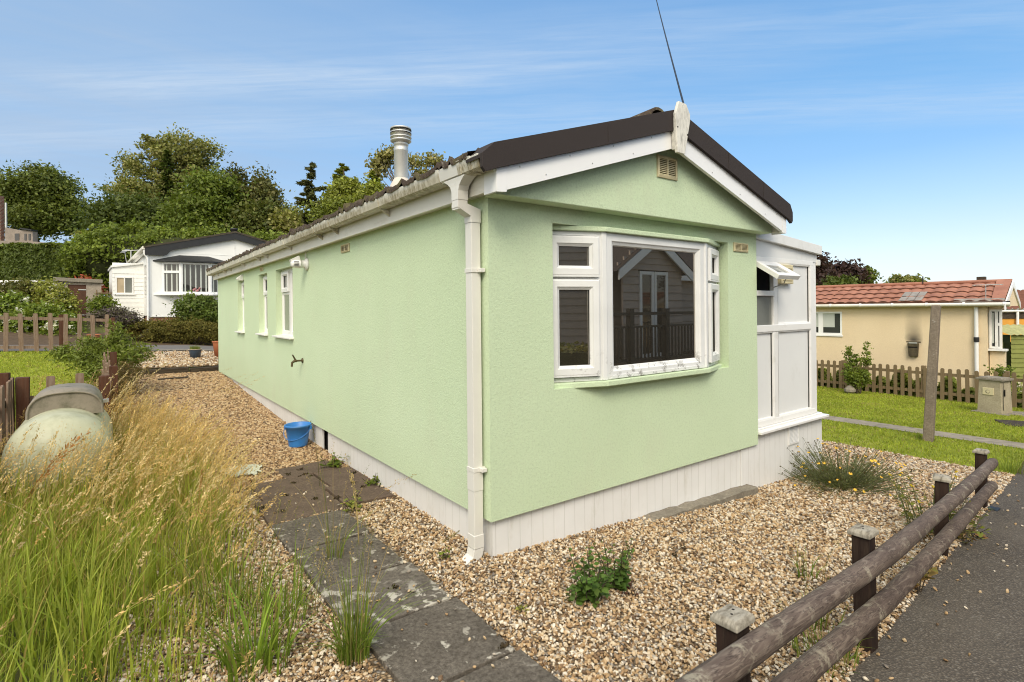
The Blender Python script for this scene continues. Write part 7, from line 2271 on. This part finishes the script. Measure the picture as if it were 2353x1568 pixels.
def shrub(name, label, blobs, nclump, n, leaf, palette, seed, cat='shrub', group=None, clump_r=0.12, shell=0.6, base=None, flowers=None, mat=None, stems=14, aspect=0.55):
    b = np.array(blobs)
    gx, gy = b[:, 0].mean(), b[:, 1].mean()
    base = base or (float(gx), float(gy), float(G(gx, gy)))
    t = thing(name, label, cat, base, group)
    o, cc = crown('foliage', t, blobs, nclump, n, leaf, palette, seed, clump_r, shell, mat, aspect=aspect)
    rr = random.Random(seed); mb = MB()
    for i in range(min(stems, len(cc))):
        c = cc[i * len(cc) // stems] if stems <= len(cc) else cc[i]
        s = Vector(base) + Vector((rr.uniform(-.1, .1), rr.uniform(-.1, .1), -0.05))
        m = s.lerp(Vector(tuple(c)), 0.5) + Vector((0, 0, 0.05)); mb.tube([s, m, tuple(c)], [0.014, 0.009, 0.004], 5, caps=False)
    mb.build('stems', M_bark, t)
    if flowers:
        k, size, pal = flowers; r = np.random.default_rng(seed + 5)
        which = r.choice(len(b), k); d = unit(r.normal(size=(k, 3)) + np.array([-0.2, -0.5, 0.5]))
        P = b[which, :3] + d * b[which, 3:6] * (0.95 + 0.2 * r.random((k, 1)))
        P = np.repeat(P, 4, 0) + r.normal(size=(k * 4, 3)) * size * 0.5
        V, Q, C = leaf_quads(P, size * (0.6 + 0.7 * r.random(k * 4)), r.normal(size=(k * 4, 3)) + np.array([-0.3, -0.6, 0.8]), r.normal(size=(k * 4, 3)), pick_cols(r, k * 4, pal, 0.1), r, 0.9)
        raw_mesh('flowers', V, Q, M_petal, t, C)
    return t


WHT = [(0.75, 0.74, 0.62), (0.68, 0.68, 0.50)]
GS = 'garden shrubs across the road'
shrub('shrub', 'tall yellow green shrub beside the brown store door', [bl(124, 692, 18.6, 26, 36, 24), bl(110, 668, 18.6, 14, 20, 14), bl(136, 715, 18.5, 22, 36, 20)], 120, 11000, 0.09, YEL, 131, group=GS, flowers=(60, 0.07, WHT), clump_r=0.13)
shrub('shrub', 'sprawling white flowered bush behind the far picket fence', [bl(60, 728, 17.8, 66, 36, 40), bl(20, 712, 17.8, 44, 36, 36), bl(100, 752, 17.6, 62, 44, 36), bl(30, 762, 17.4, 60, 34, 36), bl(132, 765, 17.4, 28, 28, 26)], 210, 18000, 0.10, BRT + YEL[:1], 132, group=GS, flowers=(190, 0.085, WHT), clump_r=0.14)
shrub('shrub', 'dull olive shrub under the white flat roof edge', [bl(40, 676, 19.0, 62, 26, 30), bl(85, 672, 19.0, 34, 22, 24)], 90, 7000, 0.10, OLV + MID[:1], 133, group=GS)
shrub('shrub', 'small bright green shrub against the white porch', [bl(235, 700, 19.3, 15, 14, 14), bl(226, 714, 19.2, 11, 9, 12)], 34, 2800, 0.09, BRT + YEL[:1], 134, group=GS)
shrub('shrub', 'purple flowering lavender bush by the white porch', [bl(236, 730, 17.2, 20, 7, 14), bl(262, 722, 17.2, 24, 12, 16), bl(292, 733, 17.2, 22, 9, 14)], 70, 3600, 0.07, [(0.10, 0.095, 0.05), (0.14, 0.12, 0.075), (0.13, 0.09, 0.11)], 135, group=GS, flowers=(40, 0.05, [(0.16, 0.10, 0.17)]), mat=M_leafm)
shrub('shrub', 'little orange heath at the end of the low hedge', [bl(306, 752, 17.6, 22, 16, 18)], 24, 2200, 0.06, [(0.26, 0.12, 0.02), (0.32, 0.17, 0.03)], 136, group=GS, clump_r=0.08, mat=M_leafm)
shrub('hedge', 'low olive brown heath hedge along the far road', [bl(345, 762, 17.6, 44, 22, 30), bl(400, 758, 17.6, 46, 25, 30), bl(450, 760, 17.6, 40, 24, 30), bl(495, 765, 17.6, 34, 19, 28), bl(540, 765, 17.6, 34, 18, 28)], 240, 19000, 0.065, OLV + [(0.20, 0.15, 0.03), (0.12, 0.13, 0.025)], 137, cat='hedge', clump_r=0.10, shell=0.75, mat=M_leafm)
shrub('shrub', 'round glossy dark green bush under the white bow window', [bl(462, 714, 18.4, 46, 32, 36), bl(490, 725, 18.4, 36, 28, 30)], 110, 9000, 0.10, DK[1:] + BRT[:1], 138, group=GS, shell=0.72)
shrub('shrub', 'red leaved shrub behind the trellis', [bl(203, 660, 21.5, 15, 17, 12), bl(210, 672, 21.5, 12, 12, 10)], 22, 1500, 0.11, [(0.45, 0.07, 0.03), (0.38, 0.10, 0.05)], 139, group=GS)
shrub('shrub', 'tiny yellow green conifer bush on the bank above the clipped hedge', [bl(193, 548, 27, 14, 16, 12)], 20, 1800, 0.11, YEL, 140, group=GS)
shrub('shrub', 'big straggling green shrub swallowing the collapsing picket fence', [bl(215, 822, 9.4, 50, 24, 32), bl(275, 812, 9.6, 34, 34, 26), bl(160, 815, 9.6, 30, 18, 22), bl(268, 775, 9.6, 16, 26, 14), bl(215, 792, 9.6, 24, 14, 16), bl(312, 815, 9.4, 24, 22, 18), bl(245, 855, 9.2, 50, 24, 30)], 260, 11000, 0.07, MID[1:] + BRT + [(0.24, 0.25, 0.08)], 141, shell=0.15, clump_r=0.075, aspect=0.30, stems=30)
shrub('shrub', 'half dead brown weed heap at the foot of the straggling shrub', [bl(290, 860, 8.4, 30, 20, 20), bl(270, 890, 7.6, 26, 22, 20)], 50, 2600, 0.06, [(0.20, 0.13, 0.05), (0.13, 0.12, 0.04), (0.26, 0.17, 0.08)], 142, clump_r=0.10, shell=0.4, aspect=0.2)

# right side
GR = 'trees beyond the cream home'
tree('copper_beech', 'dark purple leaved tree above the left end of the red roof', ground_under(1932, 40), [bl(1936, 630, 40, 34, 20), bl(1915, 640, 40, 22, 14), bl(1952, 636, 40, 18, 18)], 110, 7000, 0.28, PUR, 151, 0.2, 0.3, 0.5, group=GR)
tree('copper_beech', 'dark purple tree mostly hidden behind the porch corner', ground_under(1868, 36), [bl(1866, 608, 36, 22, 22), bl(1860, 630, 36, 18, 18)], 50, 3200, 0.26, PUR, 152, 0.2, 0.3, 0.45, group=GR)
tree('broadleaf_tree', 'green tree touching the purple tree behind the red roof', ground_under(1972, 41), [bl(1972, 640, 41, 20, 17), bl(1985, 633, 41, 10, 8)], 50, 3200, 0.28, MID + DK[:1], 153, 0.2, 0.3, 0.45, group=GR)
tree('broadleaf_tree', 'low dark green tree line below the purple tree', ground_under(1915, 39), [bl(1918, 655, 39, 46, 13), bl(1870, 658, 39, 30, 12)], 70, 5200, 0.26, DK[1:] + MID[:1], 154, 0.2, 0.25, 0.5, group=GR)
tree('broadleaf_tree', 'pale green treetop peeping over the middle of the red roof', ground_under(2076, 45), [bl(2074, 646, 45, 20, 10), bl(2092, 650, 45, 16, 6)], 26, 1500, 0.28, LOOSE[1:] + BRT[1:2], 155, 0.2, 0.25, 0.45, group=GR)
pb = gp(1966, 905); Ds = float((pb - CAM) @ CF)
shrub('sapling', 'upright leafy sapling growing beside the right picket fence', [bl(1966, 872, Ds, 20, 22, 12), bl(1952, 822, Ds, 7, 40, 6), bl(1970, 838, Ds, 7, 34, 6), bl(1992, 822, Ds, 6, 38, 5), bl(1986, 862, Ds, 10, 26, 8), bl(1950, 858, Ds, 10, 26, 8)], 150, 3600, 0.065, MID[1:] + BRT, 156, base=tuple(float(c) for c in pb), clump_r=0.045, shell=0.1, stems=16)
q = gp(1957, 905)
mb = MB(); r8 = np.random.default_rng(3)
for (dx, dy, s) in ((0, 0, 0.13),):
    pr = [(0, -0.12)] + [(s * (1.0 + 0.15 * math.sin(a * 5)) * math.sin(a), -0.12 * math.cos(a)) for a in np.linspace(0.4, 2.8, 6)] + [(0, 0.14)]
    mb.lathe(pr, (q[0] - 0.1, q[1], q[2] + 0.10), 9, smooth=False)
tag(mb.build('rock', M_conc, None, origin=tuple(q)), 'lumpy pale rock at the foot of the sapling', 'rock')


def bed_plants():
    r = np.random.default_rng(61); n = 17000
    A = gp(1870, 888); B = gp(2346, 940)
    t = r.random(n); off = 0.07 + 0.36 * r.random(n)
    P = np.array(A)[None] * (1 - t)[:, None] + np.array(B)[None] * t[:, None]
    d = unit((B - A)[None])[0]; nn = np.array([-d[1], d[0], 0]); nn = nn if nn[0] > 0 else -nn
    P = P + nn * off[:, None]
    hh = 0.56 * (0.62 + 0.45 * np.sin(t * 17) * np.sin(t * 41 + 1)) * (0.5 + 0.5 * (t < 0.72)) + 0.08
    P[:, 2] = G(P[:, 0], P[:, 1]) + hh * r.random(n) ** 0.7
    V, Q, C = leaf_quads(P, 0.10 * (0.6 + 0.8 * r.random(n)), r.normal(size=(n, 3)) * 0.6 + np.array([-0.4, 0, 0.8]), r.normal(size=(n, 3)), pick_cols(r, n, BRT + YEL + [(0.24, 0.30, 0.08)], 0.3), r, 0.6)
    kind(raw_mesh('undergrowth', V, Q, M_leaf, None, C), 'stuff', 'leafy green plants filling the bed behind the right picket fence', 'plants')


bed_plants()
qr = at(2300, 880, 12.9)
shrub('rose_bush', 'straggly rose with pale blooms by the concrete meter cabinet', [bl(2300, 860, 12.6, 26, 14, 10), bl(2335, 905, 12.6, 18, 26, 10)], 26, 700, 0.07, MID + BRT, 157, flowers=(12, 0.07, [(0.78, 0.74, 0.62), (0.75, 0.66, 0.5)]), clump_r=0.09, shell=0.5, stems=10, base=(float(qr[0]), float(qr[1]), float(G(qr[0], qr[1]))))


# ------------------------------------------------------------------ weeds and flowers on the gravel
def weed(label, c, stems, h, leaf, palette, seed, lean=0.25, per=16, name='weed', group='weeds in the gravel', spread=0.05, tip=None, asp=0.55, low=0.0, flowers=None):
    r = np.random.default_rng(seed); z = float(G(c[0], c[1]))
    t = thing(name, label, 'weed', (c[0], c[1], z), group)
    mb = MB(); Ps, Ns, Ls, Cs, Ss = [], [], [], [], []; tips = []
    for i in range(stems):
        a = r.random() * 6.283; hh = h * (0.45 + 0.6 * r.random()); l = lean * (0.3 + r.random()) * hh
        b = Vector((c[0] + spread * math.cos(a) * r.random(), c[1] + spread * math.sin(a) * r.random(), z))
        e = b + Vector((math.cos(a) * l, math.sin(a) * l, hh)); m = b.lerp(e, 0.5) + Vector((-math.cos(a) * l * 0.15, -math.sin(a) * l * 0.15, 0))
        mb.tube([b, m, e], [0.0035, 0.003, 0.0015], 5, caps=False); tips.append(e)
        for k in range(per):
            u = low + (1 - low) * r.random() ** 0.8; p = (b.lerp(m, u * 2) if u < .5 else m.lerp(e, u * 2 - 1))
            an = r.random() * 6.283; dv = np.array([math.cos(an), math.sin(an), 0.25])
            s = leaf * (1.25 - 0.75 * u) * (0.6 + 0.7 * r.random())
            Ps.append(np.array(p) + dv * s * 0.55); Ls.append(dv); Ns.append(np.array([0, 0, 1.0]) + r.normal(size=3) * 0.35); Ss.append(s)
            cc = pick_cols(r, 1, palette, 0.25)[0]
            if tip is not None and u > 0.8: cc = cc * 0.4 + np.array(tip) * 0.6
            Cs.append(cc)
    V, Q, C = leaf_quads(np.array(Ps), np.array(Ss), np.array(Ns), np.array(Ls), np.array(Cs), r, asp)
    raw_mesh('leaves', V, Q, M_leaf, t, C)
    mb.build('stems', M_bark if flowers is None else plain('green_stem', (0.10, 0.12, 0.04), 0.7, 0.2, 0.2, 20), t)
    if flowers:
        k, size, pal = flowers
        fp = np.array([tuple(x) for x in tips[:k]]); fp = np.repeat(fp, 5, 0) + r.normal(size=(len(fp) * 5, 3)) * size * 0.3
        V, Q, C = leaf_quads(fp, np.full(len(fp), size), r.normal(size=(len(fp), 3)) * 0.5 + [0, 0, 1], r.normal(size=(len(fp), 3)), pick_cols(r, len(fp), pal, 0.1), r, 0.8)
        raw_mesh('flowers', V, Q, M_petal, t, C)
    return t


WG = [(0.06, 0.13, 0.018), (0.09, 0.17, 0.026), (0.13, 0.20, 0.04)]
c0 = gp(1350, 1385); c1 = gp(1415, 1350)
weed('dark green leafy weed in the open gravel, the left one of a pair', tuple(c0[:2]), 18, 0.22, 0.050, WG, 161, 0.5, 22, spread=0.08, asp=0.75)
weed('dark green upright weed in the open gravel, the right one of a pair', tuple(c1[:2]), 14, 0.27, 0.044, WG, 162, 0.35, 22, spread=0.07, tip=(0.20, 0.16, 0.05), asp=0.7)
c2 = gp(1440, 1362)
weed('low red leaved sprig beside the pair of dark weeds', tuple(c2[:2]), 8, 0.05, 0.022, [(0.16, 0.045, 0.03), (0.10, 0.05, 0.03)], 163, 1.2, 10, spread=0.07)
weed('bright leafy weed growing between brown slab and skirting', tuple(gp(765, 1078)[:2]), 12, 0.15, 0.065, BRT + MID[:1], 164, 0.7, 9, spread=0.07)
weed('small green weed further down the skirting towards the corner', tuple(gp(862, 1118)[:2]), 7, 0.11, 0.05, MID + BRT[:1], 165, 0.7, 8, spread=0.05)
weed('yellowing weed at the corner of the brown slabs', tuple(gp(815, 1172)[:2]), 7, 0.13, 0.055, YEL + MID[:1], 166, 0.8, 8, spread=0.05)
weed('tiny weed in the gravel before the downpipe', tuple(gp(1018, 1290)[:2]), 4, 0.09, 0.035, MID + YEL[:1], 167, 0.5, 6, spread=0.02)
weed('yellow seedling in the gravel below the front wall', tuple(gp(1205, 1408)[:2]), 4, 0.04, 0.03, YEL, 168, 1.0, 5, spread=0.02)
weed('tangled weed with yellow flowers around the third fence post', tuple(gp(2140, 1215)[:2]), 26, 0.44, 0.05, MID + YEL[:1] + [(0.20, 0.11, 0.05)], 169, 0.45, 13, spread=0.26, flowers=(9, 0.02, [(0.75, 0.55, 0.04)]))
weed('red tinged creeping weed at the road edge under the rails', tuple(gp(2165, 1238)[:2]), 16, 0.14, 0.055, [(0.24, 0.10, 0.05), (0.15, 0.16, 0.04), (0.22, 0.22, 0.05)], 170, 1.1, 9, spread=0.18)
weed('maple seedling with green and orange leaves at the road edge', tuple(gp(2112, 1362)[:2]), 5, 0.19, 0.085, [(0.20, 0.26, 0.05), (0.30, 0.22, 0.06), (0.36, 0.17, 0.08)], 171, 0.35, 6, spread=0.02, asp=0.85, low=0.4)
weed('leafy weed beside the last fence post', tuple(gp(2215, 1225)[:2]), 12, 0.20, 0.06, YEL[:2] + MID, 172, 0.7, 9, spread=0.12)


def flower_bush():
    r = np.random.default_rng(71)
    c = np.array([4.05, -0.38]); z = float(G(*c))
    t = thing('flower_bush', 'spreading bush of wiry stems dotted with yellow flowers by the porch', 'flower bush', (c[0], c[1], z))
    n = 340
    a = r.random(n) * 6.283; q = r.random(n) ** 0.6
    B = np.column_stack([c[0] + 0.60 * q * np.cos(a) * r.random(n), c[1] + 0.34 * q * np.sin(a) * r.random(n), np.full(n, z)])
    L = 0.27 + 0.26 * r.random(n); el = np.radians(16 + 46 * (1 - q) + 10 * r.normal(size=n))
    dirv = np.column_stack([np.cos(a) * np.cos(el), np.sin(a) * np.cos(el), np.sin(el)]) + np.array([-0.05, 0, 0])
    E = B + dirv * L[:, None]; Mi = (B + E) / 2 + np.column_stack([np.zeros((n, 2)), -0.03 * np.ones(n)])
    mbs = MB()
    for i in range(n):
        mbs.tube([B[i], Mi[i], E[i]], [0.0032, 0.0026, 0.0018], 4, caps=False)
    mbs.build('stems', plain('wiry_green_stem', (0.13, 0.145, 0.065), 0.8, 0.2, 0.3, 20), t)
    k = 6500; i = r.integers(0, n, k); u = r.random(k) ** 1.4
    P = B[i] + (E[i] - B[i]) * u[:, None] + r.normal(size=(k, 3)) * 0.012
    V, Q, C = leaf_quads(P, 0.034 * (1.2 - 0.6 * u) * (0.6 + 0.7 * r.random(k)), r.normal(size=(k, 3)), dirv[i] + r.normal(size=(k, 3)) * 0.45, pick_cols(r, k, [(0.11, 0.15, 0.04), (0.17, 0.20, 0.06), (0.21, 0.19, 0.08)], 0.3), r, 0.22)
    raw_mesh('leaves', V, Q, M_leaf, t, C)
    # seed heads and buds
    hb = np.arange(n)[r.random(n) < 0.55]
    P = np.repeat(E[hb], 4, 0) + r.normal(size=(len(hb) * 4, 3)) * 0.004
    V, Q, C = leaf_quads(P, np.full(len(P), 0.014), r.normal(size=(len(P), 3)), r.normal(size=(len(P), 3)), pick_cols(r, len(P), [(0.09, 0.06, 0.03), (0.14, 0.10, 0.04)], 0.2), r, 0.9)
    raw_mesh('seed_heads', V, Q, M_leafm, t, C)
    fb = r.choice(n, 62, replace=False)
    for j, b_ in enumerate(fb):
        e = E[b_]; nrm = unit((dirv[b_] * 0.5 + np.array([-0.2, -0.35, 0.7]))[None])[0]
        s = 0.012 + 0.008 * r.random()
        ref = np.cross(nrm, [0, 0, 1.0]); ref = ref / np.linalg.norm(ref); up = np.cross(ref, nrm)
        pet = 10; vs = [e + nrm * 0.004]; 
        for q_ in range(pet * 2):
            an = q_ / (pet * 2) * 6.283; rr_ = s * (1.0 if q_ % 2 == 0 else 0.72); vs.append(e + ref * math.cos(an) * rr_ + up * math.sin(an) * rr_ - nrm * 0.002)
        m_ = MB(); m_.add(vs, [(0, q_ + 1, (q_ + 1) % (pet * 2) + 1) for q_ in range(pet * 2)])
        m_.build('flower', M_yel, t)


M_yel = plain('yellow_petals', (0.72, 0.45, 0.06), 0.7, 0.2, 0.2, 40)
flower_bush()

# bits of dark moss and dead stems on the brown slabs, bark crumbs on the gravel
def moss_bits():
    r = np.random.default_rng(81); Ps = []
    for (x0, x1, y0, y1, k) in ((-1.0, 0.0, 1.5, 2.9, 17), (-0.95, -0.4, -0.8, 1.4, 3), (-0.3, 1.6, -1.6, -0.3, 4)):
        for _ in range(k):
            cx, cy = r.uniform(x0, x1), r.uniform(y0, y1); m = 26
            P = np.column_stack([cx + r.normal(0, 0.014, m), cy + r.normal(0, 0.010, m), np.full(m, float(G(cx, cy)) + 0.026) + 0.014 * r.random(m)]); Ps.append(P)
    P = np.concatenate(Ps); n = len(P)
    V, Q, C = leaf_quads(P, 0.016 * (0.6 + 0.8 * r.random(n)), r.normal(size=(n, 3)), r.normal(size=(n, 3)), pick_cols(r, n, [(0.05, 0.034, 0.02), (0.085, 0.058, 0.032)], 0.3), r, 0.7)
    kind(raw_mesh('moss_debris', V, Q, M_leafm, None, C), 'stuff', 'dark crumbs of dead moss scattered over slabs and gravel', 'debris')


moss_bits()

box_hedge('hedge', 'dark low hedge mirrored in the left lights of the bay window', (-6.5, -5.0, 0), (2.6, -4.6, 0), 0.5, 1.05, 9000, DK + OLV, 191, 0.09)
